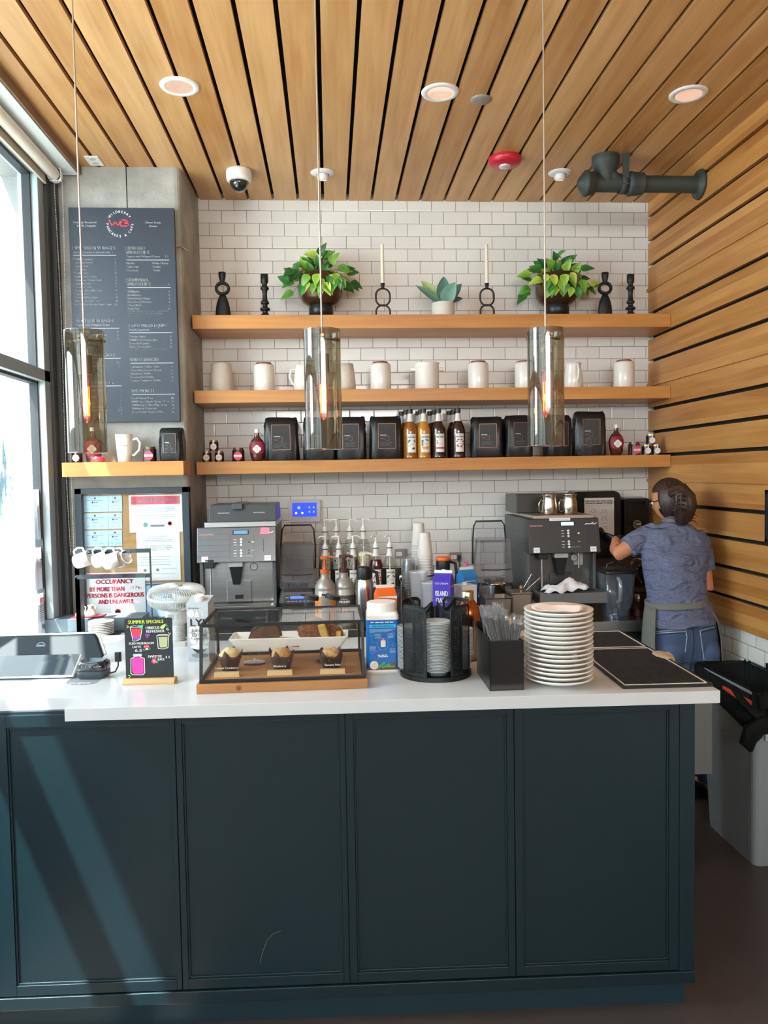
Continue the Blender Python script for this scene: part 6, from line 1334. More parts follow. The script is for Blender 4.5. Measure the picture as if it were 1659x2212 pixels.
# cloth on the right drip tray
mb = MB(); nx, ny = 16, 10; vs = []; rnd = random.Random(5)
for j in range(ny+1):
    for i in range(nx+1):
        u_, v_ = i/nx-.5, j/ny-.5; edge = 1-max(abs(u_), abs(v_))*2
        vs.append((u_*.20+.010*math.sin(9*v_+2), v_*.10+.008*math.sin(11*u_), .012+.055*max(0, edge)**.6*(.7+.4*math.sin(7*u_+1)*math.cos(5*v_))+.018*max(0, u_)*2+.007*math.sin(23*u_+9*v_)))
mb.add(vs, [(j*(nx+1)+i, j*(nx+1)+i+1, (j+1)*(nx+1)+i+1, (j+1)*(nx+1)+i) for j in range(ny) for i in range(nx)], True)
pcl = on(1218, 4.07, .972, 1270); o = one(mb, 'bar_cloth', mat('white_cloth', '#e3e0e6', .85, bump=.2, bscale=120), 'crumpled white cloth lying on the drip tray of the sink-side espresso machine', 'cloth', solid=.002); o.location = (pcl[0], 4.04, 1.004); o.scale = (1.15, 1.1, 1.1)

# blenders with clear sound shields
SH = glass('shield_plastic', (.97, .97, .98), 1.2, .05, 1.45, .0, ('#c9ccd6', .04))
def blender(px, label, lcd):
    t = thing('blender', label, 'blender', on(px, 4.32, ZB, 1300), 0)
    hx = .108
    mb = MB(); mb.loft([rr_ for rr_ in [[Vector((x, y, z)) for x, y in rrect(-hx*s_, -.14*s_, hx*s_, .14, .02)] for s_, z in ((1, .0), (1.02, .02), (1.0, .11), (.92, .165), (.86, .185))]], smooth=False); mb.build('motor_base', mat('blender_black', '#1c1f24', .35), t, bevel=.003)
    mb = MB(); mb.M = T3(0, -.1455, .128) @ RX(-.12) @ FRONT; mb.flat(rrect(-.075, -.022, .075, .022, .008), 0, 0)
    if lcd: mb.flat([(-.040, .004), (.035, .004), (.035, .017), (-.040, .017)], .0006, 1)
    for i in range(6): mb.line([(-.055+i*.021, -.010), (-.044+i*.021, -.010)], .004, 2)
    mb.line([(-.066, .010), (-.050, .010)], .004, 2); mb.line([(.046, .010), (.062, .010)], .004, 2); mb.build('keypad', [BLACK, mat('lcd_vivid_blue', '#3355ff', .3, emit='#2f4cff', estr=2.2), mat('keypad_grey', '#9aa0ac', .5)], t)
    # shield box: front, sides, back, rounded
    w0, z0_, z1_ = .092, .185, .52
    mb = MB()
    for (a_, b_) in (((-w0, -.13), (w0, -.13)), ((w0, -.13), (w0, .10)), ((w0, .10), (-w0, .10)), ((-w0, .10), (-w0, -.13))):
        s_ = .9; mb.add([(a_[0], a_[1], z0_), (b_[0], b_[1], z0_), (b_[0]*s_, b_[1]*s_, z1_-.10), (a_[0]*s_, a_[1]*s_, z1_-.10)], [(0, 1, 2, 3)])
    mb.build('sound_shield', SH, t, solid=.003)
    mb = MB(); mb.add([(-w0*.92, -.02, z1_-.12), (w0*.92, -.02, z1_-.12), (w0*.86, .08, z1_), (-w0*.86, .08, z1_)], [(0, 1, 2, 3)]); mb.add([(-w0*.86, .08, z1_), (w0*.86, .08, z1_), (w0*.9, .10, z1_-.30), (-w0*.9, .10, z1_-.30)], [(0, 1, 2, 3)]); mb.build('shield_lid', SH, t, solid=.003)
    mb = MB(); fr2 = [(-w0*1.02, .06, .27), (-w0*1.04, .05, .40), (-w0*.96, .05, .49), (-w0*.80, .05, .515), (w0*.80, .05, .515), (w0*.96, .05, .49), (w0*1.04, .05, .40), (w0*1.02, .06, .27)]; mb.tube(fr2, .0048, 8); mb.build('shield_frame', BLACK, t)
    mb = MB(); mb.tube([(-w0*.9, -.131, .26), (0, -.134, .257), (w0*.9, -.131, .26)], .003, 6); mb.build('shield_latch', BLACK, t)
    mb = MB(); mb.cyl((-.035, -.06, .185), .020, .018, 14); mb.cyl((.035, -.06, .185), .020, .018, 14); mb.cyl((0, -.03, .185), .045, .008, 20); mb.build('drive_pad', BLACK, t)
blender(646, 'black blender with a clear sound shield and lit blue display', True); blender(1062, 'black blender with a clear sound shield beside the darker espresso machine', False)

# wall panel, outlets, dispensers
YW = BY-.002
t = thing('wall_tablet', 'small white wall control panel with a bright blue screen', 'control panel', on(658, YW, 1.44, 1103), 0); A = PY(625, 1128, YW-.02); B = PY(692, 1078, YW-.02); cx_ = t.location.x; W2, H2 = (B.x-A.x)/2, (B.z-A.z)/2; t.location.z = (A.z+B.z)/2; _MW[t.name] = T3(*t.location)
mb = MB(); mb.M = FRONT; mb.prism(rrect(-W2, -H2, W2, H2, .010), 0, .022); mb.build('tablet_case', mat('silver_white_case', '#c9c9c8', .4), t, bevel=.002)
mb = MB(); mb.M = T3(0, -.0226, 0) @ FRONT; sw_, sh_ = W2*.78, H2*.62; mb.flat([(-sw_, -sh_+.006), (sw_, -sh_+.006), (sw_, sh_+.006), (-sw_, sh_+.006)], 0, 0)
mb.disc(-sw_*.45, .018, .010, 16, .0006, 1); mb.disc(-sw_*.68, -.014, .007, 14, .0006, 2); mb.disc(-sw_*.18, -.014, .007, 14, .0006, 2)
for a_ in (.40, .75):
    for b_ in (.020, -.008): mb.disc(sw_*a_, b_, .0055, 10, .0006, 1)
mb.build('screen', [mat('screen_blue', '#1a3df0', .3, emit='#1a3cf5', estr=1.0), mat('screen_icon_pale', '#8fa8ff', .4, emit='#7f9bff', estr=1.0), mat('screen_icon_white', '#e6ecff', .4, emit='#e0e8ff', estr=1.0)], t)
STP = mat('outlet_steel', '#8b8781', .35, .7)
def outlet(px, py, label, w_=.078, h_=.060, plug=True):
    p = PY(px, py, YW); t = thing('wall_outlet', label, 'outlet', (p.x, YW, p.z)); mb = MB(); mb.M = FRONT; mb.prism(rrect(-w_/2, -h_/2, w_/2, h_/2, .004), 0, .006); mb.build('cover_plate', STP, t, bevel=.001)
    mb = MB(); mb.M = T3(-.012, -.0065, 0) @ FRONT; mb.prism(rrect(-.018, -.012, .018, .012, .003), 0, .002); mb.build('socket', WHITE, t); mb = MB(); mb.M = T3(-.012, -.009, 0) @ FRONT; mb.flat([(-.010, -.003), (-.008, -.003), (-.008, .004), (-.010, .004)]); mb.flat([(-.004, -.003), (-.002, -.003), (-.002, .004), (-.004, .004)]); mb.build('socket_slot', BLACK, t)
    if plug: mb = MB(); mb.box(.008, .028, -.035, -.008, -.012, .012); mb.tube([(.018, -.03, -.005), (.020, -.04, -.05), (.012, -.05, -.12), (-.02, -.06, -.20)], .005, 8); mb.build('plug', BLACK, t)
outlet(984, 1203, 'steel outlet plate with a black plug beside the paper cup stacks'); outlet(866, 1196, 'steel outlet plate behind the clear cups', plug=False)
# paper towel dispenser, sign, soap dispenser
A = PY(1232, 1330, 4.70); B = PY(1341, 1058, 4.70); t = thing('towel_dispenser', 'large black paper towel dispenser on the tiled wall beside the soap dispenser', 'dispenser', ((A.x+B.x)/2, YW, 1.12)); W2 = (B.x-A.x)/2
mb = MB(); mb.M = FRONT; mb.prism(rrect(-W2, 0, W2, B.z-1.12, .045, 6), 0, .10, scale=.97); mb.build('dispenser_cover', mat('gloss_black_abs', '#17191b', .18), t, bevel=.006); mb = MB(); mb.box(-W2*.8, W2*.8, -.11, -.02, -.012, 0); mb.build('paper_slot', BLACK, t)
P = PY(1265, 1160, 4.66); Q = PY(1329, 1075, 4.66); t = thing('handwash_sign', 'laminated sign reading EMPLOYEES MUST WASH HANDS taped on the towel dispenser', 'sign', (P.x, YW-.106, P.z)); W_, H_ = Q.x-P.x, Q.z-P.z
mb = MB(); mb.box(0, W_, -.001, 0, 0, H_); mb.build('sheet', mat('sign_cream', '#d9d3cb', .45), t)
mb = MB(); mb.M = T3(0, -.0016, 0) @ FRONT; mb.text('EMPLOYEES MUST WASH HANDS', W_/2, H_*.90, .0085, W_*.92, 'C', bold=.0006); mb.text('BEFORE RETURNING TO WORK', W_/2, H_*.845, .0085, W_*.90, 'C', bold=.0006); mb.text('CHICAGO DEPARTMENT OF PUBLIC HEALTH', W_/2, H_*.80, .004, W_*.86, 'C', 1)
for i, (x, y) in enumerate(((.30, .66), (.66, .64), (.66, .45), (.30, .45), (.30, .22), (.66, .22))):
    cx_, cy_ = W_*x, H_*y
    mb.line([(cx_-.022, cy_-.012), (cx_-.005, cy_+.012), (cx_+.012, cy_+.004), (cx_+.022, cy_-.014)], .0016, 1); mb.line([(cx_-.018, cy_-.002), (cx_+.004, cy_-.010), (cx_+.018, cy_+.014)], .0016, 1); mb.line([(cx_-.02, cy_-.026), (cx_+.02, cy_-.026)], .0016, 1)
mb.build('lettering', [INK, GREYINK], t)
A = PY(1347, 1166, 4.70); B = PY(1404, 1073, 4.70); t = thing('soap_dispenser', 'glossy black soap dispenser with a round badge in the corner by the wooden wall', 'dispenser', ((A.x+B.x)/2, YW, A.z)); W2 = (B.x-A.x)/2; Hh = B.z-A.z
mb = MB(); mb.M = FRONT; mb.prism(rrect(-W2, 0, W2, Hh, .02, 5), 0, .09, scale=.94); mb.build('dispenser_cover', mat('gloss_black_abs', '#17191b', .18), t, bevel=.005)
mb = MB(); mb.M = T3(0, -.0915, 0) @ FRONT; mb.prism(rrect(-W2*.75, Hh*.30, W2*.75, Hh*.88, .012, 4), 0, .004); mb.build('push_panel', mat('panel_black', '#0e1011', .12), t)
mb = MB(); mb.M = T3(0, -.0965, Hh*.36) @ FRONT; mb.disc(0, 0, .026, 24, 0, 0); mb.disc(0, 0, .023, 24, .0005, 1); mb.text('Z', -.017, -.005, .014, .010, 'L', 2, bold=.001, z=.001); mb.flat([(-.006, -.003), (.021, -.003), (.021, .005), (-.006, .004)], .001, 3); mb.build('badge', [mat('badge_pale', '#a9a29b', .4), mat('badge_dark', '#4a4440', .4), RED, mat('badge_olive', '#bfc59a', .5)], t)
# sink splash, faucet, blender jar, amber jars
mb = MB(); mb.box(1.47, 2.0, BY-.02, BY-.004, ZB, 1.16); one(mb, 'steel_splashback', mat('splash_steel', '#6e675f', .35, .7), 'brushed steel splashback behind the hand sink', 'splashback')
pf_ = on(1362, 4.45, ZB, 1290); t = thing('sink_faucet', 'slim gooseneck faucet over the hand sink', 'faucet', pf_)
mb = MB(); mb.tube([(0, 0, 0), (0, 0, .22)]+[(0+.035-.035*math.cos(a_), -.035+.035*math.cos(a_)*1, .22+.05*math.sin(a_)) for a_ in [PI*i/10 for i in range(1, 10)]]+[(.07, -.07, .16)], .008, 10); mb.build('spout', CHROME, t); mb = MB(); mb.cyl((0, 0, 0), .02, .02, 20); mb.build('faucet_base', CHROME, t)
pj = on(1330, 4.05, ZB, 1330); t = thing('blender_jar', 'clear blender jar with a black lid standing by the sink', 'jar', pj); JG = glass('jar_glass', (.80, .84, .90), 2.0, .06, 1.5, .02, ('#8c97a4', .16))
def sq(r, z, rd=.02): return [Vector((x, y, z)) for x, y in rrect(-r, -r, r, r, rd, 4)]
mb = MB(); mb.loft([sq(.060, .0, .03), sq(.062, .05, .03), sq(.068, .07), sq(.082, .245)], caps=False); mb.flat([(v.x, v.y) for v in sq(.06, 0)], .001); mb.build('jar_body', JG, t, solid=.004)
mb = MB(); mb.loft([sq(.082, .245), sq(.084, .252), sq(.080, .265), sq(.055, .27)]); mb.tube([(-.05, 0, .265), (-.045, 0, .292), (0, 0, .303), (.045, 0, .290), (.05, 0, .262)], .008, 8); mb.build('lid', BLACK, t)
mb = MB(); mb.tube([(-.015, -.075, .225), (-.015, -.105, .21), (-.015, -.112, .18), (-.015, -.108, .11), (-.015, -.075, .10)], .011, 10); mb.build('handle', glass('handle_plastic', (.75, .8, .85), 3, .1, 1.5, .1, ('#b9c3cc', .35)), t); mb = MB(); mb.cyl((0, 0, .02), .02, .035, 16); mb.cyl((0, 0, .005), .055, .012, 24); mb.build('blade_assembly', CHROME, t)
AG = glass('amber_jug_glass', (.72, .42, .24), 1.5, .05, 1.45, .01, ('#5a3018', .35))
for px, lab, h_, y_ in ((1380, 'amber plastic measuring jug upside down by the sink, in front', .12, 4.10), (1386, 'amber plastic jug standing on the other one by the sink', .10, 4.22)):
    pa = on(px, y_, ZB, 1320); t = thing('amber_jug', lab if h_ > .11 else 'amber plastic jug behind the first one by the sink', 'jug', pa)
    mb = MB(); mb.lathe([(0, .001), (.048, 0), (.050, .004), (.046, h_), (.044, h_+.004)], 28); mb.lathe([(.052, h_+.04), (.046, h_+.1)], 28) if h_ < .11 else None; mb.build('jug_body', AG, t, solid=.002)

# ---- syrup rack and pump bottles
RK = mat('rack_dark', '#24282b', .5)
t = thing('bottle_rack', 'dark tiered rack holding the pump syrup bottles', 'rack', (.15, 4.45, ZB)); mb = MB()
mb.box(-.20, .255, -.12, .06, 0, .115); mb.box(-.20, .255, .06, .17, 0, .20)
for z_, y_ in ((.15, -.12), (.235, .06)): mb.box(-.20, .255, y_-.003, y_, z_-.035, z_+.01)
mb.build('rack_body', RK, t, bevel=.002)
def pump_b(px, y, z, liq_, fl, lab, rot=0, lv=.5): return syrup(on(px, y, z, 1200), lab, liq_, fl, rz=.05, pump=(PW_, rot), glassy=True, level=lv)
pump_b(703, 4.565, ZB+.20, CLRL, 'Hazelnut', 'pump syrup bottle at the blender end of the rack, upper tier', 0, .5)
pump_b(728, 4.565, ZB+.20, ORL, 'Caramel', 'pump syrup bottle second from the blender in the upper tier', PI, .4)
pump_b(757, 4.565, ZB+.20, ORL, 'Toffee Nut', 'pump syrup bottle third from the blender, rust syrup, upper tier', 0, .45)
pump_b(786, 4.565, ZB+.20, PALE, 'Lemon', 'pump syrup bottle with pale yellow syrup in the upper tier', 0, .7)
pump_b(703, 4.385, ZB+.115, CLRL, 'Coconut', 'pump syrup bottle at the blender end of the rack, lower tier', PI*.95, .3)
pump_b(732, 4.385, ZB+.115, CLRL, 'Almond', 'pump syrup bottle in the middle of the lower tier', PI, .3)
pump_b(763, 4.385, ZB+.115, ORL, 'Amaretto', 'pump syrup bottle with a long white spout in the lower tier', 0, .3)
pump_b(812, 4.385, ZB+.115, REDL, 'Raspberry', 'pump syrup bottle with ruby red syrup in the lower tier', -2.4, .98)
pump_b(842, 4.385, ZB+.115, CLRL, 'Vanilla', 'pump vanilla syrup bottle at the cup end of the lower tier', -2.4, .2)
# sauce jugs
def sauce(px, y, label, body, pump_m, band_m, dark, rot=0, pump_only=False):
    t = thing('sauce_bottle', label, 'bottle', on(px, y, ZB, 1300), 0)
    mb = MB(); mb.lathe([(0, 0), (.052, 0), (.055, .006), (.055, .190), (.052, .194), (.055, .200), (.053, .212), (.046, .230), (.032, .247), (.023, .258), (.022, .285), (0, .285)], 36); mb.build('jug_body', body, t)
    mb = MB(); mb.M = FRONT; mb.band(.0555, -.075, .075, .02, .165, 0, 16)
    if dark: mb.text('MONIN', 0, .125, .013, .055, 'C', 1, z=.001, wrap=.0557, bold=.0005); mb.text('Le Sirop de', 0, .143, .006, .034, 'C', 1, z=.001, wrap=.0557); mb.add([((.0568)*math.sin(.016*math.cos(2*PI*i/8)/.0557), .085+.016*math.sin(2*PI*i/8), .0568*math.cos(.016*math.cos(2*PI*i/8)/.0557)) for i in range(8)], [tuple(range(8))], False, 2)
    else: mb.band(.0558, -.022, .022, .0, .17, 3, 6)
    mb.build('label', [band_m, WINK, mat('copper_print', '#b5654a', .5), body], t)
    mb = MB(); mb.M = T3(0, 0, .285) @ RZ(rot); mb.cyl((0, 0, -.004), .025, .020, 24); mb.cyl((0, 0, .016), .012, .014, 18); mb.cyl((0, 0, .03), .007, .045, 14); mb.box(-.022, .012, -.012, .012, .070, .086); mb.tube([(0, 0, .08), (.028, 0, .082), (.050, 0, .076)], .0075, 8); mb.build('pump', pump_m, t, bevel=.001)
    return t
JGREY = mat('jug_grey', '#a09c93', .35, .35)
sauce(703, 4.05, 'grey sauce bottle with an orange pump and orange label', JGREY, mat('pump_orange', '#c9622f', .4), mat('sauce_orange_label', '#d98b3a', .5), False)
sauce(744, 4.08, 'grey sauce bottle with a maroon pump and dark brown label', JGREY, mat('pump_maroon', '#4a2226', .4), mat('sauce_brown_label', '#4a423c', .5), True, rot=-.25)
sauce(786, 4.17, 'grey sauce bottle with a cream pump behind the steel airpot', JGREY, mat('pump_cream', '#e3d9bd', .4), mat('sauce_brown_label', '#4a423c', .5), True)
# steel thermal carafe
def carafe(px, y, zt_, r, label, lidm, ring_=None):
    p = on(px, y, ZB, 1300); t = thing('thermal_carafe', label, 'carafe', p, 0); h_ = zt_-ZB
    mb = MB(); mb.lathe([(0, 0), (r, 0), (r*1.02, .01), (r*1.02, h_*.62), (r*.96, h_*.74), (r*.82, h_*.80)], 36); mb.build('carafe_body', mat('carafe_steel', '#bfbfc0', .24, 1), t)
    mb = MB(); mb.lathe([(r*.83, h_*.79), (r*.86, h_*.83), (r*.84, h_*.97), (r*.78, h_), (0, h_)], 32); mb.build('lid', lidm, t)
    if ring_: mb = MB(); mb.lathe([(r*.86, h_*.955), (r*.93, h_*.96), (r*.93, h_*1.0), (r*.8, h_*1.02), (0, h_*1.02)], 32); mb.build('orange_cap', ring_, t)
    mb = MB(); mb.tube([(r*.8, 0, h_*.93), (r*1.5, 0, h_*.90), (r*1.65, 0, h_*.7), (r*1.4, 0, h_*.45), (r*1.0, 0, h_*.38)], .009, 8); mb.build('handle', lidm, t); return t
carafe(787, 3.98, 1.180, .044, 'steel thermal carafe with a black lid beside the sauce bottles', BLACK); carafe(958, 4.25, 1.185, .046, 'steel thermal carafe with an orange cap behind the cartons', BLACK, mat('carafe_orange', '#f0672a', .4))
# paper cup towers
CUPW = mat('hot_cup_paper', '#e2ddd8', .6); RIMW = mat('cup_rim', '#ece8e4', .5)
def cup_tower(px, y, zb_, n_, pitch_, label, grp, h_=.135, r0=.030, r1=.044, m_=CUPW):
    p = on(px, y, zb_, 1200); first = None
    for i in range(n_):
        loc = Vector((p[0], y, zb_+h_+i*pitch_))
        if first is None:
            mb = MB(); mb.lathe([(r1*.92, -h_+.004), (r1, -h_), (r1+.0022, -h_+.001), (r1+.0022, -h_+.005), (r1-.0005, -h_+.006), (r0+.0015, -.004), (r0, 0), (r0-.004, -.002), (0, -.002)], 30); first = one(mb, 'paper_cup' if m_ is CUPW else 'plastic_cup', m_, label, 'cup', grp); first.location = loc
        else: c = first.copy(); COL.objects.link(c); c.location = loc
    return Vector((p[0], y, zb_+h_+(n_-1)*pitch_)), r0, r1, h_
a_ = cup_tower(905, 4.56, ZB+.02, 22, .0165, 'white paper cup in the taller upside-down tower behind the other one', 'upside-down paper cups, rear tower'); 
b_ = cup_tower(918, 4.46, ZB+.02, 19, .0165, 'white paper cup in the upside-down tower in front of the taller one', 'upside-down paper cups, front tower')
mb = MB(); q = b_[0]; 
for (x0_, x1_) in ((-.052, -.049), (.049, .052)): mb.box(x0_, x1_, -.003, .003, 0, .26)
mb.lathe([(.050, 0), (.054, 0), (.054, .01), (.050, .01)], 24); mb.lathe([(.050, .20), (.053, .20), (.053, .206), (.050, .206)], 24)
o = one(mb, 'cup_holder', BLACKM, 'black wire frame around the front paper cup tower', 'cup holder'); o.location = (q.x, q.y, ZB+.001)
c_ = cup_tower(883, 4.40, ZB+.01, 14, .014, 'clear plastic cup in the tall stack beside the paper cups', 'clear plastic cups in the tall stack', .12, .031, .046, glass('cup_clear', (.88, .91, .93), 2.0, .06, 1.5, .02, ('#cfd8dd', .10)))
# frosted measuring cups
FR = glass('frosted_plastic', (.86, .86, .88), 1.5, .2, 1.45, .02, ('#d8d8dc', .42))
for px, y, zt_, lab in ((905, 4.02, 1.145, 'tall frosted plastic measuring cup behind the shorter one'), (930, 3.93, 1.10, 'frosted plastic measuring cup beside the purple carton')):
    p = on(px, y, ZB, 1280); mb = MB(); h_ = zt_-ZB; mb.lathe([(0, .001), (.034, 0), (.036, .01), (.047, h_-.01), (.053, h_), (.050, h_)], 32); mb.M = T3(0, -.045, h_*.8) @ FRONT; mb.line([(-.03, 0), (.03, 0)], .001); o = one(mb, 'measuring_cup', FR, lab, 'cup'); o.location = p
# cartons
def carton(px, y, zt_, w_, label, m_, rz, art, cap=None, flat_top=False, d_=None):
    p = on(px, y, ZB, 1280); t = thing('juice_carton', label, 'carton', p, rz); h_ = zt_-ZB; W2 = w_/2; d_ = d_ or W2
    if flat_top: mb = MB(); mb.box(-W2, W2, -d_, d_, 0, h_); mb.build('carton_body', m_, t, bevel=.0015)
    else:
        hs = h_-.050; mb = MB(); mb.box(-W2, W2, -d_, d_, 0, hs); mb.add([(-W2, -d_, hs), (W2, -d_, hs), (W2, d_, hs), (-W2, d_, hs), (-W2, 0, h_-.014), (W2, 0, h_-.014)], [(0, 1, 5, 4), (2, 3, 4, 5), (1, 2, 5), (3, 0, 4)]); mb.build('carton_body', m_, t, bevel=.001)
        mb = MB(); mb.box(-W2, W2, -.0015, .0015, h_-.018, h_); mb.build('top_fin', PAPER, t)
    if cap: mb = MB(); mb.M = T3(*cap[0]) @ RX(cap[2]); mb.cyl((0, 0, 0), .013, .014, 20); mb.build('cap', cap[1], t, bevel=.001)
    mb = MB(); mb.M = T3(0, -d_-.0008, 0) @ FRONT; art(mb, W2, h_); mb.build('printing', [WINK, PAPER, INK, mat('deep_blue_print', '#1d4f8f', .5), mat('peach_print', '#f2b08a', .5)], t); return t
PURP = mat('violet_carton', '#4b36b8', .45)
def art(mb, W2, h_):
    mb.text('ISLAND', 0, h_-.125, .026, W2*1.35, 'C', 0, bold=.001); mb.text('OASIS', 0, h_-.160, .026, W2*1.3, 'C', 0, bold=.001); mb.text('ICE CREAM', 0, h_-.066, .008, W2*1.4, 'C', 0); mb.line([(-W2*.5, h_-.170), (W2*.5, h_-.170)], .002, 0); mb.line([(-W2*.3, h_-.178), (W2*.3, h_-.178)], .002, 0); mb.line([(-W2*.15, h_-.185), (W2*.15, h_-.185)], .002, 0)
tI = carton(958, 3.90, 1.160, .092, 'violet ISLAND OASIS carton with a white gable top', PURP, -.35, art, ((.0, .012, .285), WHITE, -.6))
mb = MB(); mb.M = T3(.0468, 0, 0) @ RZ(PI/2) @ FRONT; mb.text('Red Passion', 0, .215, .013, .070, 'C', bold=.0004); mb.build('side_lettering', WINK, tI)
def art(mb, W2, h_): mb.text('- - - - -', 0, h_*.8, .002, W2*1.4, 'C', 0); mb.line([(-W2*.8, h_*.73), (W2*.8, h_*.73)], .003, 0)
carton(1008, 4.22, 1.135, .085, 'blue milk carton with a pink cap behind the white carton', mat('sky_blue_carton', '#2d7fc1', .45), .35, art, ((-.015, -.02, .29), mat('pink_cap', '#d0739a', .4), .5))
def art(mb, W2, h_): mb.disc(W2*.3, h_*.75, .014, 14, .0004, 1); mb.dashes(-W2*.6, W2*.6, h_*.35, .004, 2, k=3)
carton(1005, 3.96, 1.075, .088, 'white flat-topped carton with a screw cap beside the violet carton', mat('white_carton', '#dcdadb', .45), .35, art, ((-.01, -.01, .215), WHITE, 0), True)
def art(mb, W2, h_): mb.text('MANGO', 0, h_-.085, .011, W2*1.3, 'C', 0, bold=.0004); mb.flat([(-W2, h_-.052), (W2, h_-.052), (W2, h_-.065), (-W2, h_-.056)], .0003, 0)
carton(832, 3.86, 1.10, .095, 'orange MANGO carton lying open behind the protein tub', mat('orange_carton', '#ef6a28', .45), .20, art)
p = on(868, 3.94, ZB, 1290); mb = MB(); mb.lathe([(0, 0), (.030, 0), (.033, .12), (.036, .20), (.034, .20)], 28); o = one(mb, 'mixing_glass', GLASS, 'clear mixing glass between the orange carton and the frosted cups', 'glass', solid=.002); o.location = p
mb = MB(); mb.tube([(0, 0, 0), (.004, 0, .24)], .002, 6); mb.ball((.004, 0, .255), .010, 12, 8, sc=(1, .4, 1.7)); o = one(mb, 'bar_spoon', CHROME, 'steel bar spoon standing in the clear mixing glass', 'spoon'); o.location = (p[0]-.006, p[1], ZB+.005)
p = on(1052, 4.02, ZB, 1290); mb = MB(); mb.lathe([(0, .001), (.034, 0), (.042, .19), (.044, .192)], 28); o = one(mb, 'plastic_tumbler', glass('cup_clear2', (.8, .84, .88), 2.0, .06, 1.5, .02, ('#cfd8dd', .08)), 'clear plastic tumbler in front of the second blender', 'tumbler', solid=.001); o.location = p
# steel pans
SP = mat('pan_steel', '#b3a595', .3, .95)
def pan(px, y, zt_, w_, d_, label, name='steel_pan'):
    p = on(px, y, ZB, 1300); h_ = zt_-ZB; t = thing(name, label, 'pan', p, 0); mb = MB(); W, D = w_/2, d_/2
    o_ = [Vector((x, y2, 0)) for x, y2 in rrect(-W*.85, -D*.85, W*.85, D*.85, .012)]; o2 = [Vector((x, y2, h_-.004)) for x, y2 in rrect(-W*.93, -D*.93, W*.93, D*.93, .012)]; o3 = [Vector((x, y2, h_)) for x, y2 in rrect(-W, -D, W, D, .012)]; i3 = [Vector((x, y2, h_)) for x, y2 in rrect(-W*.88, -D*.88, W*.88, D*.88, .012)]; i1 = [Vector((x, y2, .01)) for x, y2 in rrect(-W*.8, -D*.8, W*.8, D*.8, .012)]
    mb.loft([o_, o2, o3, i3, i1], smooth=False); mb.build('pan_body', SP, t, bevel=.001); return t, h_
pan(1072, 3.96, 1.010, .145, .15, 'steel food pan nearer the black straw box')
t, h_ = pan(1120, 4.04, 1.018, .125, .16, 'steel food pan with a knobbed lid beside the darker espresso machine')
mb = MB(); mb.box(-.055, .050, -.07, .07, h_, h_+.004); mb.build('lid', SP, t, bevel=.001); mb = MB(); mb.cyl((.005, -.045, h_+.004), .008, .012, 12); mb.ball((.005, -.045, h_+.028), .013, 14, 8, sc=(1, 1, 1.1)); mb.build('knob', mat('knob_tan', '#8d7763', .4, .6), t)
p = on(1072, 4.12, ZB, 1290); mb = MB(); mb.lathe([(0, 0), (.045, 0), (.047, .19), (.052, .194), (.045, .194), (.043, .01)], 30); o = one(mb, 'round_insert', CHROME, 'round steel insert pot behind the nearer food pan', 'pot'); o.location = p
for i, (lab, dx) in enumerate((('long twisted bar spoon leaning from the lidded food pan', .05), ('long bar spoon with a red tip leaning from the lidded food pan', .075))):
    p = on(1128, 4.03, 1.02, 1290); mb = MB(); mb.tube([(0, 0, 0), (dx, .0, .085-.02*i)], .0016, 6); mb.ball((dx, 0, .085-.02*i), .005, 8, 6, m=1); o = one(mb, 'bar_spoon', [CHROME, mat('red_tip', '#d9452f', .4) if i else CHROME], lab, 'spoon'); o.location = (p[0]+.02*i, p[1], 1.024)
# ---- mug rack, plates, small jugs at the column
YM_ = 3.98
def mr(px, py): p = PY(px, py, YM_); return p.x, p.z
t = thing('mug_rack', 'dark steel mug rack with two rows of hooks in front of the notice board', 'rack', (mr(240, 1300)[0], YM_, ZB+.006)); RKM = mat('rack_slate', '#3a444c', .45, .3)
mb = MB(); xl, _ = mr(160, 1200); xr_, _ = mr(325, 1200); _, zu = mr(240, 1191); _, zl_ = mr(240, 1245)
mb.box(xl, xr_, YM_-.004, YM_+.004, zu-.010, zu+.010); mb.box(xl+.01, xr_, YM_-.004, YM_+.004, zl_-.010, zl_+.010); mb.build('rail', RKM, t, world=True)
mb = MB(); mb.box(xl, xl+.016, YM_, YM_+.08, ZB+.006, zu+.01); mb.box(xl, xl+.016, YM_, YM_+.02, ZB+.006, zu+.01); mb.build('post', RKM, t, world=True); mb = MB(); mb.box(xr_-.006, xr_, YM_, YM_+.012, ZB+.006, zu+.01); mb.build('post', RKM, t, world=True)
def hook(px, py, up=0): x, z = mr(px, py); mb = MB(); mb.tube([(x, YM_-.004, z+.008), (x, YM_-.018, z+.002), (x+.008, YM_-.03, z+.004), (x+.014, YM_-.034, z+.014)], .0028, 6); mb.build('hook', RKM, t, world=True)
for px in (163, 205, 245, 281): hook(px, 1194)
for px in (165, 217, 268, 314): hook(px, 1247)
MUGW = mat('mug_white', '#e6e3de', .2, coat=.3)
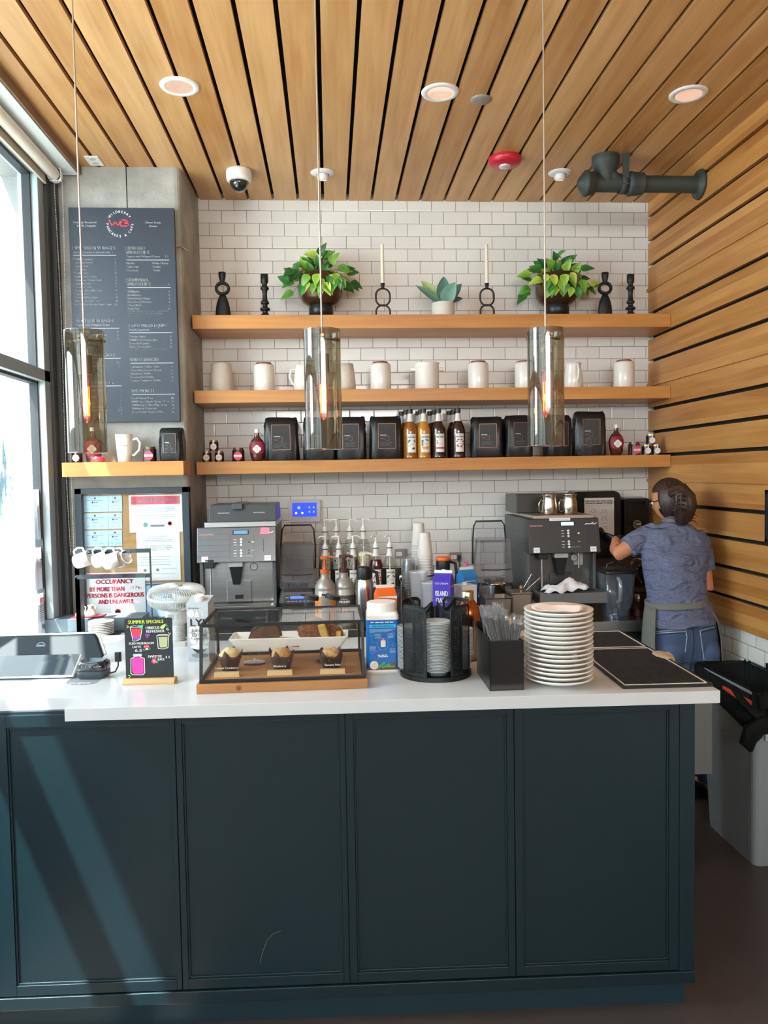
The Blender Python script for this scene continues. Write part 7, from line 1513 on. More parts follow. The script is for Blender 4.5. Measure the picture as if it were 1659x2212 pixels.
def hmug(px, py, label, tilt, y_=YM_-.03, sc=1.0, yaw_=0):
    p = PY(px, py, y_); t = thing('hanging_mug', label, 'mug', tuple(p), 0)
    Rm = RZ(yaw_) @ RY(tilt)
    mb = MB(); mb.M = Rm; r = .037*sc; h_ = .078*sc; mb.lathe([(0, -h_/2), (r*.72, -h_/2), (r*.9, -h_*.42), (r, -h_*.15), (r, h_/2), (r*.93, h_/2), (r*.92, -h_*.1), (r*.6, -h_*.42), (0, -h_*.42)], 32); mb.build('mug_body', MUGW, t)
    mb = MB(); mb.M = Rm @ RZ(PI); mb.tube([(r*.92, 0, h_*.32), (r*1.5, 0, h_*.30), (r*1.75, 0, 0), (r*1.45, 0, -h_*.28), (r*.92, 0, -h_*.30)], .0052*sc, 10); mb.build('handle', MUGW, t)
    mb = MB(); mb.M = Rm @ FRONT; mb.add([((r+.0008)*math.sin(.011*math.cos(2*PI*i/14)/r), -.004+.011*math.sin(2*PI*i/14), (r+.0008)*math.cos(.011*math.cos(2*PI*i/14)/r)) for i in range(14)], [tuple(range(14))], False, 0); mb.text('WB', 0, -.007, .008, .013, 'C', 1, wrap=r, z=.0014); mb.build('emblem', [WHITE, mat('emblem_red', '#b33a48', .5)], t)
hmug(177, 1210, 'white mug with a small emblem on the hook at the window end of the rack', 1.25); hmug(217, 1209, 'white mug with an emblem hanging second from the window end', 1.25, YM_-.02); hmug(241, 1212, 'white mug with an emblem hanging in front of its neighbours', 1.30, YM_-.07, 1.05); hmug(263, 1209, 'white mug hanging farthest from the window, showing its inside', 1.15, YM_-.0, .95, -.5)
# plates
zpm = ZB+.006; p = on(219, 3.97, zpm, 1365); first = None
for i in range(8):
    if first is None:
        mb = MB(); mb.lathe([(0, .001), (.030, 0), (.040, .004), (.060, .012), (.062, .014), (.060, .0155), (.040, .008), (0, .006)], 40); first = one(mb, 'saucer', WHITEP, 'white saucer in the short stack on the dark mat below the mug rack', 'saucer', 'white saucers on the dark mat'); first.location = p
    else: c = first.copy(); COL.objects.link(c); c.location = (p[0]+.001*math.sin(i*2), p[1], zpm+i*.0085)
for px, lab in ((176, 'small stoneware jug nearest the window on the red coaster'), (197, 'small stoneware jug nearer the saucers on the red coaster')):
    yy = 4.13; p = on(px, yy, .94, 1340); t = thing('small_jug', lab, 'jug', p, 0); mb = MB(); mb.lathe([(0, 0), (.030, 0), (.031, .008), (.014, .036), (.012, .045), (.017, .055), (.015, .055), (.009, .045), (0, .04)], 28); mb.build('jug_body', mat('stoneware_cream', '#d9cbbd', .5), t); mb = MB(); mb.tube([(.013, 0, .050), (.024, 0, .046), (.022, 0, .026), (.020, 0, .020)], .003, 8); mb.build('handle', mat('stoneware_cream', '#d9cbbd', .5), t)
mb = MB(); q0 = on(187, 4.13, .94, 1340)
mb.box(-.20, .30, -.05, .10, -.075, -.006); o = one(mb, 'tray_box', mat('slate_box', '#5e6d78', .5), 'low slate-coloured box under the small jugs', 'box', bevel=.003); o.location = (q0[0], 4.13, .94)
mb = MB(); mb.box(-.07, .09, -.04, .05, -.006, 0); o = one(mb, 'red_coaster', mat('wine_red_mat', '#7e2a3c', .6), 'dark red coaster under the two small jugs', 'coaster'); o.location = (q0[0], 4.13, .94)
# ================================================================== TILL CORNER
POSB = mat('till_black', '#1d2931', .6, spec=.35)
ZL = .998
# till monitor seen from behind
TY = 2.86
def py3(px, py, y): p = PY(px, py, y); return p
t = thing('till_monitor', 'dark back of a till monitor with a light rim beside the tablet', 'monitor', (-1.0, TY, ZL))
A = PY(-70, 1376, TY); B = PY(213, 1370, TY); C_ = PY(238, 1458, TY-.10)
mb = MB(); xl, xr_ = -1.36, B.x; zt_ = B.z
outer = [(xl, zt_-.012), (xl+.012, zt_), (xr_-.014, zt_), (xr_, zt_-.012), (xr_+.035, ZL+.028), (xr_+.028, ZL+.018), (xl-.02, ZL+.018)]
vs = []; 
def tilt(z): return TY-.10*(1-(z-ZL)/(zt_-ZL))
mb.add([(x, tilt(z)-.012, z) for x, z in outer]+[(x, tilt(z)+.022, z) for x, z in outer], [tuple(range(7))]+[(i, i+7, (i+1) % 7+7, (i+1) % 7) for i in range(7)]+[tuple(range(13, 6, -1))]); mb.build('back_shell', POSB, t, world=True, bevel=.004)
mb = MB(); mb.add([(x, tilt(z)+.002, z+.003) for x, z in outer[:5]]+[(x, tilt(z)+.024, z+.003) for x, z in outer[:5]], [(i, i+1, i+6, i+5) for i in range(4)]); mb.tube([(x+(.004 if i == 3 or i == 4 else 0), tilt(z)+.012, z+.002) for i, (x, z) in enumerate(outer[:5])], .005, 6); mb.build('light_rim', mat('till_light_rim', '#cdd3d6', .35), t, world=True)
c1 = PY(91, 1393, TY-.03); mb = MB(); mb.M = T3(c1.x, tilt(c1.z)-.0135, c1.z) @ RX(-.45) @ FRONT; mb.line([(.014*math.cos(a_), .011*math.sin(a_)) for a_ in [2*PI*i/20 for i in range(20)]], .004, 0, closed=True); mb.line([(-.009, 0), (.009, 0)], .006, 0); mb.build('round_logo', mat('logo_grey', '#76858d', .3, .5), t, world=True)
mb = MB(); mb.box(-1.16, -.93, TY-.03, TY+.14, ZL, ZL+.014); mb.box(-1.09, -1.0, TY-.0, TY+.06, ZL+.014, ZL+.06); mb.build('stand', POSB, t, world=True, bevel=.004)
# customer tablet
q = [PZ(0-40, 1480, ZL+.016), PZ(137, 1474, ZL+.016), PZ(154, 1419, ZL+.055), PZ(30, 1421, ZL+.055)]
t = thing('customer_tablet', 'tablet with a silver edge leaning back on the window-side countertop', 'tablet', tuple((q[0]+q[1])/2-Vector((0, 0, .016))))
bl_, br_, tr2, tl2 = Vector((-1.21, 2.60, ZL+.008)), Vector((q[1].x, 2.585, ZL+.008)), Vector((q[1].x-.012, 2.72, ZL+.050)), Vector((-1.16, 2.73, ZL+.050))
u1 = (br_-bl_); u2_ = (tl2-bl_); nn = u1.cross(u2_).normalized()
def quad_slab(mb, a_, b_, c_, d_, n_, th0, th1, inset=0):
    ce = (a_+b_+c_+d_)/4; P = [p+(ce-p)*inset for p in (a_, b_, c_, d_)]
    mb.add([p+n_*th0 for p in P]+[p+n_*th1 for p in P], [(3, 2, 1, 0), (4, 5, 6, 7), (0, 1, 5, 4), (1, 2, 6, 5), (2, 3, 7, 6), (3, 0, 4, 7)])
mb = MB(); quad_slab(mb, bl_, br_, tr2, tl2, nn, -.004, .004); mb.build('tablet_case', mat('tablet_silver', '#cfd4d6', .3, .5), t, world=True, bevel=.004)
mb = MB(); quad_slab(mb, bl_, br_, tr2, tl2, nn, .004, .0046, .05); mb.build('screen', mat('tablet_screen', '#1a2229', .06, coat=.6), t, world=True)
mb = MB(); quad_slab(mb, bl_+Vector((0.02, .02, -.004)), br_+Vector((-.02, .02, -.004)), tr2+Vector((-.02, 0, -.012)), tl2+Vector((.02, 0, -.012)), nn, -.02, -.004); mb.build('wedge_stand', POSB, t, world=True)
# card reader
p = PZ(168, 1493, ZL); t = thing('card_reader', 'rounded black card reader on the window-side countertop beside the tablet', 'card reader', (p.x, 2.60, ZL), -.12)
mb = MB(); rr_ = lambda s_, z: [Vector((x*s_, y*s_, z)) for x, y in rrect(-.047, -.036, .047, .036, .018, 6)]
mb.loft([rr_(.88, 0), rr_(1.0, .010), rr_(1.0, .026)]); mb.build('reader_base', mat('reader_grey', '#3a464d', .4), t); mb = MB(); mb.loft([rr_(1.0, .029), rr_(1.03, .036), rr_(.98, .052), rr_(.80, .058)]); mb.build('reader_top', mat('reader_gloss', '#171d22', .1, coat=.7), t); mb = MB(); mb.loft([rr_(.95, .024), rr_(.95, .031)]); mb.build('card_slot', BLACK, t)
mb = MB(); mb.M = T3(0, -.037, .043) @ FRONT
for i in range(4): mb.disc(-.024+.014*i, 0, .0013, 8, .0024, 0)
mb.build('indicator', WINK, t); mb = MB(); mb.M = T3(.0, .006, .0585); mb.dashes(-.012, .012, .006, .0016, z=.0003, k=2); mb.dashes(-.016, .010, -.004, .002, z=.0003, k=3); mb.build('lettering', mat('grey_print', '#7f8a92', .5), t)
mb = MB(); mb.tube([(.045, .02, .008), (.062, .025, .012), (.070, .030, .030), (.070, .032, .050)], .0026, 8); mb.rbox(.060, .080, .024, .040, .045, .075, .005); mb.build('cable_plug', BLACK, t)
# round decal under the reader
p = PZ(156, 1495, ZL); t = thing('counter_decal', 'half-hidden round grey decal on the countertop under the card reader', 'decal', (p.x, 2.545, ZL))
mb = MB(); mb.cyl((0, .02, 0), .062, .0006, 40); mb.build('decal_disc', mat('decal_grey', '#8a9096', .5), t)
mb = MB(); mb.M = T3(-.005, -.022, .0008); mb.dashes(-.038, .038, .004, .004, k=3); mb.dashes(-.038, .034, -.006, .004, k=5); mb.disc(.0, -.015, .004, 12); mb.build('lettering', WINK, t)
# mauve chair behind the till
t = thing('mauve_chair', 'mauve rounded chair back just visible behind the till', 'chair', (-.88, 3.36, FZ)); mb = MB()
n = 26; pr = []
for i in range(n+1): a_ = PI*.02+PI*.96*i/n; pr.append((.23*math.cos(a_), .02+.13*math.sin(a_)))
vs = []; base = .62; topz = PY(250, 1416, 3.40).z-FZ
for i, (x, y) in enumerate(pr):
    f = max(0, math.sin(PI*i/n))**.5; h_ = topz-.10*(1-f)
    for j in range(6): vs.append((x*(1+.06*j/5), y*(1+.06*j/5), .42+(h_-.42)*j/5))
mb.add(vs, [(i*6+j, i*6+6+j, i*6+7+j, i*6+1+j) for i in range(n) for j in range(5)], True); MV = mat('mauve_shell', '#a98abf', .5); mb.build('backrest', MV, t, solid=.018)
mb = MB(); mb.lathe([(0, .40), (.20, .41), (.22, .43), (.21, .455), (0, .46)], 32, c=(0, 0, 0)); mb.build('seat', MV, t)
for a_ in (PI/4, 3*PI/4, 5*PI/4, 7*PI/4): mb = MB(); mb.tube([(.14*math.cos(a_), .14*math.sin(a_), .41), (.21*math.cos(a_), .21*math.sin(a_), 0)], .012, 8); mb.build('leg', mat('pine_leg', '#b98d5e', .6), t)
# undercounter refrigerator at the end of the counter
A = PY(1535, 1600, 3.13); zlo = PY(1520, 1667, 3.13).z
t = thing('undercounter_refrigerator', 'grey door edge of a refrigerator under the far side of the counter', 'refrigerator', cw(1.90, 1.36, FZ), CA)
u_ = (RZ(-CA) @ (Vector((A.x, 3.13, 0))-Vector((C0.x, C0.y, 0)))).x-1.90
mb = MB(); mb.box(-.45, u_-.09, -.385, -.12, .10, .79); mb.build('body', mat('fridge_grey', '#6d7072', .45, .4), t); mb = MB(); mb.rbox(-.45, u_, -.42, -.39, zlo-FZ, .795, .008); mb.build('door', mat('fridge_door', '#777a7b', .42, .3), t, bevel=.004)
for a_ in (-.38, u_-.14): mb = MB(); mb.cyl((a_, -.2, 0), .02, .10, 12); mb.build('leg', BLACK, t)
p = PZ(1438, 1420, CT); mb = MB(); mb.ball((0, 0, 0), 1, 18, 10, sc=(.030, .055, .010)); mb.ball((.022, 0, -.012), 1, 14, 8, sc=(.012, .045, .022)); o = one(mb, 'folded_cloth', mat('tan_cloth', '#b39880', .9, bump=.4, bscale=40), 'small tan cloth hanging over the counter edge beside the bar mats', 'cloth'); o.location = (p.x-.012, p.y, CT+.008)

# ================================================================== TRASH BIN
GB = mat('bin_grey', '#8d9498', .5)
XB0, XB1, YB0, YB1, ZTB = 1.735, 1.985, 3.06, 3.57, .72
t = thing('trash_bin', 'tall slim grey trash bin against the tiled wall', 'trash bin', ((XB0+XB1)/2, (YB0+YB1)/2, FZ))
cxb, cyb = t.location.x, t.location.y; wx, wy = (XB1-XB0)/2, (YB1-YB0)/2; hb = ZTB-FZ
def rb(s_, z, o_=0): return [Vector((x, y, z)) for x, y in rrect(-wx*s_-o_+ (1-s_)*.02, -wy*s_*1.0-o_, wx*s_+o_, wy*s_+o_, .03, 4)]
mb = MB(); mb.loft([rb(.80, 0), rb(.81, .02), rb(.97, hb-.05), rb(1.0, hb-.045), rb(1.02, hb), rb(1.0, hb)], caps=False, smooth=False); mb.flat([(v.x, v.y) for v in rb(.80, 0)][::-1], 0); mb.build('bin_body', GB, t, bevel=.004)
mb = MB()
for y0_, y1_, x_ in ((-wy*.74, -wy*.70, 0), (wy*.66, wy*.70, 0)): pass
mb.add([(-wx*.812-.004+.002, -wy*.70, .05), (-wx*.812-.004, -wy*.67, .05), (-wx*.975-.003, -wy*.86, hb-.08), (-wx*.975-.003, -wy*.89, hb-.08)], [(0, 1, 2, 3)]); mb.build('moulded_rib', mat('bin_rib', '#747b80', .5), t)
mb = MB(); mb.M = Matrix(((0, 0, -1, -wx*.93), (-1, 0, 0, 0), (0, 1, 0, 0), (0, 0, 0, 1))); mb.line([(.02, .50), (-.005, .475), (-.03, .51), (.0, .52)], .002, z=.006); mb.build('pen_scribble', mat('pen_grey', '#59616a', .6), t)
mb = MB(); mb.M = Matrix(((0, 0, -1, -wx*.975), (-1, 0, 0, 0), (0, 1, 0, 0), (0, 0, 0, 1))); mb.flat([(-.0, hb-.13), (.24, hb-.12), (.24, hb-.035), (-.0, hb-.035)], .010, 0); mb.line([(.15, hb-.05), (.135, hb-.075), (.15, hb-.09), (.16, hb-.07), (.12, hb-.055), (.105, hb-.085), (.10, hb-.055), (.085, hb-.08)], .004, 1, z=.0108); mb.build('orange_sticker', [mat('orange_sticker', '#ef5330', .5), INK], t)
mb = MB(); mb.M = T3(0, -wy*.93, 0) @ FRONT; mb.flat([(-wx*.65, hb-.20), (-wx*.35, hb-.20), (-wx*.35, hb-.08), (-wx*.65, hb-.08)], .02); mb.build('recycling_label', mat('pale_label', '#b9bcae', .5), t)
LIN = mat('bin_liner_black', '#0d1011', .75, bump=.9, bscale=26, spec=.2)
t = thing('bin_liner', 'black plastic liner folded over the slim grey bin and knotted', 'bin liner', (cxb, cyb, FZ))
rnd = random.Random(8); n = 64; rings = []
ringdef = [(.60, .30, 0), (.90, hb-.10, 0), (.965, hb-.005, 0), (1.03, hb+.008, .004), (1.07, hb-.004, .006), (1.07, hb-.05, .008), (1.075, hb-.095, .012)]
for s_, z, o_ in ringdef:
    base = rrect(-wx*s_, -wy*s_, wx*s_, wy*s_, .03, 15); q = []
    for i, (x, y) in enumerate(base):
        f = (x/wx*.5+.5)*(.5-y/wy*.5)   # near right corner
        k_ = (.5-y/wy*.5); zz_ = z-(.06*k_*k_*(1 if s_ > 1.05 else 0))*(1+.5*math.sin(i*.7)); w_ = .004*math.sin(i*1.3+z*40)+(.004*math.sin(i*2.9) if s_ > 1.04 else 0); q.append(Vector((x*(1+w_/wx), y*(1+w_/wy), zz_+.004*math.sin(i*.9+s_*9))))
    rings.append(q)
mb = MB(); mb.loft(rings, caps=False); mb.flat([(v.x, v.y) for v in rings[0]], .30); mb.build('folded_bag', LIN, t)
# knot and tails at the near left corner
kx, ky, kz = -wx*.66, -wy-.035, hb-.085
def blobtail(pts, rs, name, seed, fl=.45):
    rnd = random.Random(seed); mb = MB(); pts = [Vector(p) for p in pts]; rings = []; n = 22
    for i, p in enumerate(pts):
        tt = (pts[min(i+1, len(pts)-1)]-pts[max(i-1, 0)]).normalized(); u = tt.cross(Vector((0, 1, 0))).normalized(); w_ = tt.cross(u)
        rings.append([p+u*rs[i]*math.cos(a_)*(1+.16*math.sin(5*a_+i)+.08*math.sin(9*a_+2*i+seed))+w_*rs[i]*fl*math.sin(a_)*(1+.25*math.sin(4*a_+i*2+seed)) for a_ in [2*PI*k/n for k in range(n)]])
    mb.loft(rings); return mb.build(name, LIN, t)
blobtail([(kx+.005, ky, kz+.03), (kx, ky-.01, kz), (kx-.012, ky-.012, kz-.02)], [.012, .022, .014], 'knot', 1, .9)
blobtail([(kx-.005, ky-.01, kz-.005), (kx-.045, ky-.018, kz-.025), (kx-.085, ky-.020, kz-.055), (kx-.10, ky-.018, kz-.10), (kx-.085, ky-.014, kz-.14)], [.014, .026, .040, .034, .006], 'bag_tail', 3)
blobtail([(-wx-.01, -wy*.4, hb-.02), (-wx-.012, -wy*.8, hb-.055), (-wx+.0, -wy-.03, hb-.08), (kx, ky, kz)], [.016, .022, .022, .014], 'gathered_edge', 5)
blobtail([(kx, ky, kz), (kx+.07, ky-.01, kz+.02), (kx+.14, ky+.0, kz+.035), (wx*1.0, -wy*1.03, hb-.03)], [.014, .024, .026, .02], 'gathered_edge', 6)
blobtail([(wx*.62, -wy-.05, kz+.01), (wx*.62, -wy-.055, kz-.05), (wx*.64, -wy-.05, kz-.12), (wx*.66, -wy-.04, kz-.17)], [.012, .028, .026, .008], 'bag_tail', 7)
# black framed thing at the edge of the wooden wall
p0 = PX(1651, 1172, XR-.03); p1 = PX(1651, 1058, XR-.03)
t = thing('wall_frame', 'black framed holder on the wooden wall at the picture edge', 'frame', (XR, p0.y-.12, p0.z)); H_ = p1.z-p0.z
mb = MB(); 
for q in ((-.12, .12, 0, .02), (-.12, .12, H_-.02, H_), (-.12, -.10, 0, H_), (.10, .12, 0, H_)): mb.box(-.03, 0, q[0], q[1], q[2], q[3])
mb.build('frame', BLACKM, t, bevel=.002); mb = MB(); mb.box(-.010, -.002, -.10, .10, .02, H_-.02); mb.build('inner_panel', mat('green_glass_panel', '#27403c', .1), t)
mb = MB(); mb.box(-.008, 0, -.035, .035, -.02, .02); p = PX(1655, 1440, XR+.01); o = one(mb, 'tile_outlet', BLACK, 'tiny black fitting on the tiled wall above the trash bin', 'fitting'); o.location = (XR+.012, p.y-.04, p.z)

# ================================================================== PERSON
PYB = 3.80
def Q(px, py, y=PYB): return PY(px, py, y)
SKIN = mat('skin', '#c98a68', .5, sub=.15, var=.05, vscale=30)
per = thing('person', 'person seen from behind in a blue-grey T-shirt, grey apron and jeans, hair clipped up', 'person', (1.74, 3.82, FZ))
def remesh(o, v=.006, smooth=True, sm=0):
    md = o.modifiers.new('remesh', 'REMESH'); md.mode = 'VOXEL'; md.voxel_size = v; md.use_smooth_shade = True
    if sm: m2 = o.modifiers.new('smooth', 'SMOOTH'); m2.iterations = sm; m2.factor = .5
    return o
def ellring(c, rx, ry, ax=None, n=24, tiltx=0, roll=0, pw=2.2):
    out = []
    for i in range(n):
        a_ = 2*PI*i/n; ca, sa = math.cos(a_), math.sin(a_); x = rx*math.copysign(abs(ca)**(2/pw), ca); y = ry*math.copysign(abs(sa)**(2/pw), sa)
        v = Vector((x, y, 0)); v = Matrix.Rotation(tiltx, 3, 'X') @ v; v = Matrix.Rotation(roll, 3, 'Y') @ v; out.append(Vector(c)+v)
    return out
def tring(pl, pr_, y, d_, tilt=0, n=28):
    """torso ring from its left and right outline pixels at depth y with half depth d_"""
    A = PY(*pl, y); B = PY(*pr_, y); c = (A+B)/2; rx = (B-A).length/2; roll = -math.atan2(B.z-A.z, B.x-A.x)
    return ellring(c, rx, d_, n=n, tiltx=tilt, roll=roll)
T_R = [((1404, 1385), (1548, 1385), 3.76, .115, 0), ((1403, 1350), (1545, 1345), 3.75, .118, 0), ((1402, 1315), (1530, 1310), 3.76, .110, 0), ((1404, 1285), (1520, 1285), 3.78, .100, -.05), ((1396, 1250), (1520, 1250), 3.80, .102, -.1), ((1390, 1215), (1524, 1215), 3.82, .106, -.15), ((1388, 1185), (1530, 1190), 3.84, .105, -.2), ((1392, 1160), (1528, 1172), 3.86, .095, -.25), ((1410, 1142), (1508, 1153), 3.875, .075, -.3), ((1428, 1130), (1488, 1136), 3.885, .055, -.3), ((1432, 1120), (1476, 1124), 3.89, .046, -.3)]
hipL, hipR = Q(1440, 1400, 3.77), Q(1512, 1400, 3.77)
foR = Vector((PY(1517, 1690, 3.90).x, 3.82, .03)); foL = Vector((foR.x-.20, 3.80, .03)); knR = (hipR+foR)/2+Vector((.01, -.0, .03)); knL = (hipL+foL)/2+Vector((0, 0, .03))
shL, elL, wrL = Q(1396, 1158, 3.88), Q(1334, 1197, 3.86), PY(1331, 1166, 4.08)
shR, elR = Q(1511, 1176, 3.84), Q(1528, 1268, 3.82); wrR = elR+Vector((-.13, .20, .03))
hc = PY(1447, 1082, 3.92)
face = Vector((-.62, .72, -.22)).normalized()
def limb(mb, pts, rs, n=16): mb.tube(pts, 0, n, rs=rs)
def lerp(a_, b_, f): return a_+(b_-a_)*f
# body: one continuous skin
mb = MB()
mb.loft([[p+(sum(r, Vector())/len(r)-p)*.10 for p in r] for r in [tring(*q) for q in T_R]])
for hp, kn, fo in ((hipL, knL, foL), (hipR, knR, foR)):
    limb(mb, [hp+Vector((0, 0, .06)), hp, lerp(hp, kn, .5), kn, lerp(kn, fo, .3), lerp(kn, fo, .7), fo], [.075, .080, .070, .052, .050, .036, .032])
    limb(mb, [fo+Vector((0, -.03, 0)), fo+Vector((0, .04, -.02)), fo+Vector((0, .12, -.045)), fo+Vector((0, .17, -.05))], [.034, .036, .030, .018])
limb(mb, [lerp(shL, elL, -.25), shL, lerp(shL, elL, .5), elL, lerp(elL, wrL, .35), wrL], [.045, .050, .042, .036, .038, .024])
limb(mb, [lerp(shR, elR, -.1), shR, lerp(shR, elR, .5), elR, lerp(elR, wrR, .3), wrR], [.030, .040, .040, .034, .036, .024])
neck0 = Q(1454, 1135, 3.885); limb(mb, [neck0, lerp(neck0, hc, .5), hc], [.048, .044, .05])
# head with face, in its own frame: face along local -Y
hm = Matrix.Translation(hc) @ (face*-1).to_track_quat('Y', 'Z').to_matrix().to_4x4()
mb.M = hm; nu, nv = 36, 26; vs = []
for j in range(nv+1):
    th = PI*j/nv
    for i in range(nu):
        a_ = 2*PI*i/nu; x, y, z = math.sin(th)*math.cos(a_), math.sin(th)*math.sin(a_), math.cos(th)
        r_ = Vector((x*.072, y*.090, z*.108))
        if z < 0: r_.x *= 1-.30*(-z)**1.5; r_.y = r_.y*(1-.15*(-z)) - (.012*(-z) if y < 0 else 0)
        if y < -.5:
            fz, fx = z, x
            r_.y -= .020*math.exp(-((fx/.14)**2)-((fz+.12)/.16)**2)      # nose
            r_.y += .010*(math.exp(-((fx-.33)/.16)**2-((fz-.05)/.10)**2)+math.exp(-((fx+.33)/.16)**2-((fz-.05)/.10)**2))   # eye sockets
            r_.y -= .006*math.exp(-((fx/.30)**2)-((fz+.46)/.07)**2)+.006*math.exp(-((fx/.25)**2)-((fz+.72)/.12)**2)       # lips, chin
        vs.append(r_)
mb.add(vs, [(j*nu+i, (j+1)*nu+i, (j+1)*nu+(i+1) % nu, j*nu+(i+1) % nu) for j in range(nv) for i in range(nu)], True)
for s_ in (-1, 1): mb.ball((s_*.074, .008, -.008), .02, 12, 8, sc=(.35, .6, 1.1))
mb.M = Matrix(); body = remesh(mb.build('body', SKIN, per, world=True), .0055, sm=3)
mb = MB(); mb.M = hm
for s_ in (-1, 1): mb.ball((s_*.030, -.076, .006), .0115, 12, 8); 
mb.build('eyes', mat('eye_white', '#e8e4de', .2), per, world=True)
mb = MB(); mb.M = hm; mb.add([(-.022, -.099, -.045), (0, -.104, -.042), (.022, -.099, -.045), (0, -.102, -.053)], [(0, 3, 2, 1)]); mb.build('lips', mat('lips', '#a65a52', .5), per, world=True, solid=.002)
mb = MB(); mb.M = hm
for s_ in (-1, 1): mb.tube([(s_*.033+.024*math.cos(a_), -.098, .006+.020*math.sin(a_)) for a_ in [2*PI*i/20 for i in range(20)]], .0022, 6, closed=True); mb.tube([(s_*.057, -.098, .010), (s_*.074, -.06, .012), (s_*.078, .0, .008)], .0022, 6)
mb.tube([(-.010, -.100, .010), (0, -.103, .013), (.010, -.100, .010)], .002, 6); mb.build('glasses', mat('tortoise_frame', '#2a1d19', .25), per, world=True)
# hair
m, nt, b, out = _new('dark_hair'); L = nt.links.new
tc = N(nt, 'ShaderNodeTexCoord'); mp = N(nt, 'ShaderNodeMapping'); mp.inputs['Scale'].default_value = (130, 130, 14); L(tc.outputs['Object'], mp.inputs[0]); no = N(nt, 'ShaderNodeTexNoise'); no.inputs['Scale'].default_value = 1; no.inputs['Detail'].default_value = 4; no.inputs['Distortion'].default_value = .6; L(mp.outputs[0], no.inputs['Vector'])
cr = N(nt, 'ShaderNodeValToRGB'); L(no.outputs['Fac'], cr.inputs[0]); cr.color_ramp.elements[0].position = .3; cr.color_ramp.elements[0].color = lin('#1b1210'); cr.color_ramp.elements[1].position = .75; cr.color_ramp.elements[1].color = lin('#4a3329'); L(cr.outputs[0], b.inputs['Base Color']); b.inputs['Roughness'].default_value = .42
bp = N(nt, 'ShaderNodeBump'); bp.inputs['Strength'].default_value = .6; bp.inputs['Distance'].default_value = .004; L(no.outputs['Fac'], bp.inputs['Height']); L(bp.outputs[0], b.inputs['Normal']); HAIR = m
mb = MB(); mb.M = hm; vs = []; nu, nv = 48, 22
for j in range(nv+1):
    th = PI*.74*j/nv
    for i in range(nu):
        a_ = 2*PI*i/nu; x, y, z = math.sin(th)*math.cos(a_), math.sin(th)*math.sin(a_), math.cos(th)
        k_ = 1.0+.012*math.sin(17*a_+3*z)+.008*math.sin(31*a_)
        r_ = Vector((x*.083*k_, y*.102*k_+.004, z*.120*k_))
        if y < -.30 and z < .55: r_ *= .86            # hairline: tucked in at the face
        vs.append(r_)
mb.add(vs, [(j*nu+i, (j+1)*nu+i, (j+1)*nu+(i+1) % nu, j*nu+(i+1) % nu) for j in range(nv) for i in range(nu)], True)
mb.M = Matrix()
bun = [(PY(1452, 1062, 3.86), .040), (PY(1468, 1062, 3.82), .046), (PY(1478, 1075, 3.79), .054), (PY(1481, 1095, 3.78), .056), (PY(1478, 1113, 3.80), .048), (PY(1472, 1128, 3.82), .030), (PY(1468, 1137, 3.83), .010)]
n = 26; rings = []
for i, (p, r_) in enumerate(bun):
    tt = (bun[min(i+1, 6)][0]-bun[max(i-1, 0)][0]).normalized(); u = tt.cross(Vector((0, 1, 0))).normalized(); w_ = tt.cross(u)
    rings.append([p+u*r_*math.cos(a_)*(1+.10*math.sin(6*a_+i*.5))+w_*r_*.85*math.sin(a_)*(1+.08*math.sin(7*a_)) for a_ in [2*PI*k/n for k in range(n)]])
mb.loft(rings)
for i in range(9): a_ = i*.7; s0 = PY(1484+i % 3*3, 1078+i*6, 3.79); mb.tube([s0, s0+Vector((.016, -.008, .006*math.sin(i))), s0+Vector((.030+.004*(i % 3), -.004, -.012+.01*math.sin(i*2)))], .0016, 5, rs=[.004, .003, .0008])
mb.build('hair', HAIR, per, world=True)
mb = MB(); c0 = PY(1470, 1090, 3.735)
for s_ in (-1, 1):
    for i in range(4): mb.tube([c0+Vector((s_*.004, .0, .045-.022*i)), c0+Vector((s_*.022, -.004, .04-.022*i)), c0+Vector((s_*.036, .022, .034-.022*i))], .0035, 6)
mb.tube([c0+Vector((-.022, -.002, .045)), c0+Vector((-.024, -.006, 0)), c0+Vector((-.022, -.002, -.035))], .005, 8); mb.build('hair_claw', mat('claw_black', '#1a1514', .2), per, world=True)
# T-shirt
m, nt, b, out = _new('heather_shirt'); L = nt.links.new
tc = N(nt, 'ShaderNodeTexCoord'); no = N(nt, 'ShaderNodeTexNoise'); no.inputs['Scale'].default_value = 260; no.inputs['Detail'].default_value = 2; L(tc.outputs['Object'], no.inputs['Vector']); cr = N(nt, 'ShaderNodeValToRGB'); L(no.outputs['Fac'], cr.inputs[0]); cr.color_ramp.elements[0].position = .35; cr.color_ramp.elements[0].color = lin('#535a76'); cr.color_ramp.elements[1].position = .7; cr.color_ramp.elements[1].color = lin('#757c99'); L(cr.outputs[0], b.inputs['Base Color']); b.inputs['Roughness'].default_value = .9
mp = N(nt, 'ShaderNodeMapping'); mp.inputs['Scale'].default_value = (7, 7, 16); mp.inputs['Rotation'].default_value = (0, .5, 0); L(tc.outputs['Object'], mp.inputs[0]); n2 = N(nt, 'ShaderNodeTexNoise'); n2.inputs['Scale'].default_value = 1; n2.inputs['Detail'].default_value = 2; n2.inputs['Distortion'].default_value = 1.2; L(mp.outputs[0], n2.inputs['Vector'])
bp = N(nt, 'ShaderNodeBump'); bp.inputs['Strength'].default_value = 1.0; bp.inputs['Distance'].default_value = .05; L(n2.outputs['Fac'], bp.inputs['Height']); L(bp.outputs[0], b.inputs['Normal']); SHIRT = m
mb = MB()
S_R = [((1407, 1356), (1541, 1338), 3.745, .132, .0)]+[((l[0]-1, l[1]), (r_[0]+1, r_[1]), y, d_+.010, tl) for (l, r_, y, d_, tl) in T_R[1:10]]
rg = [tring(*q) for q in S_R]
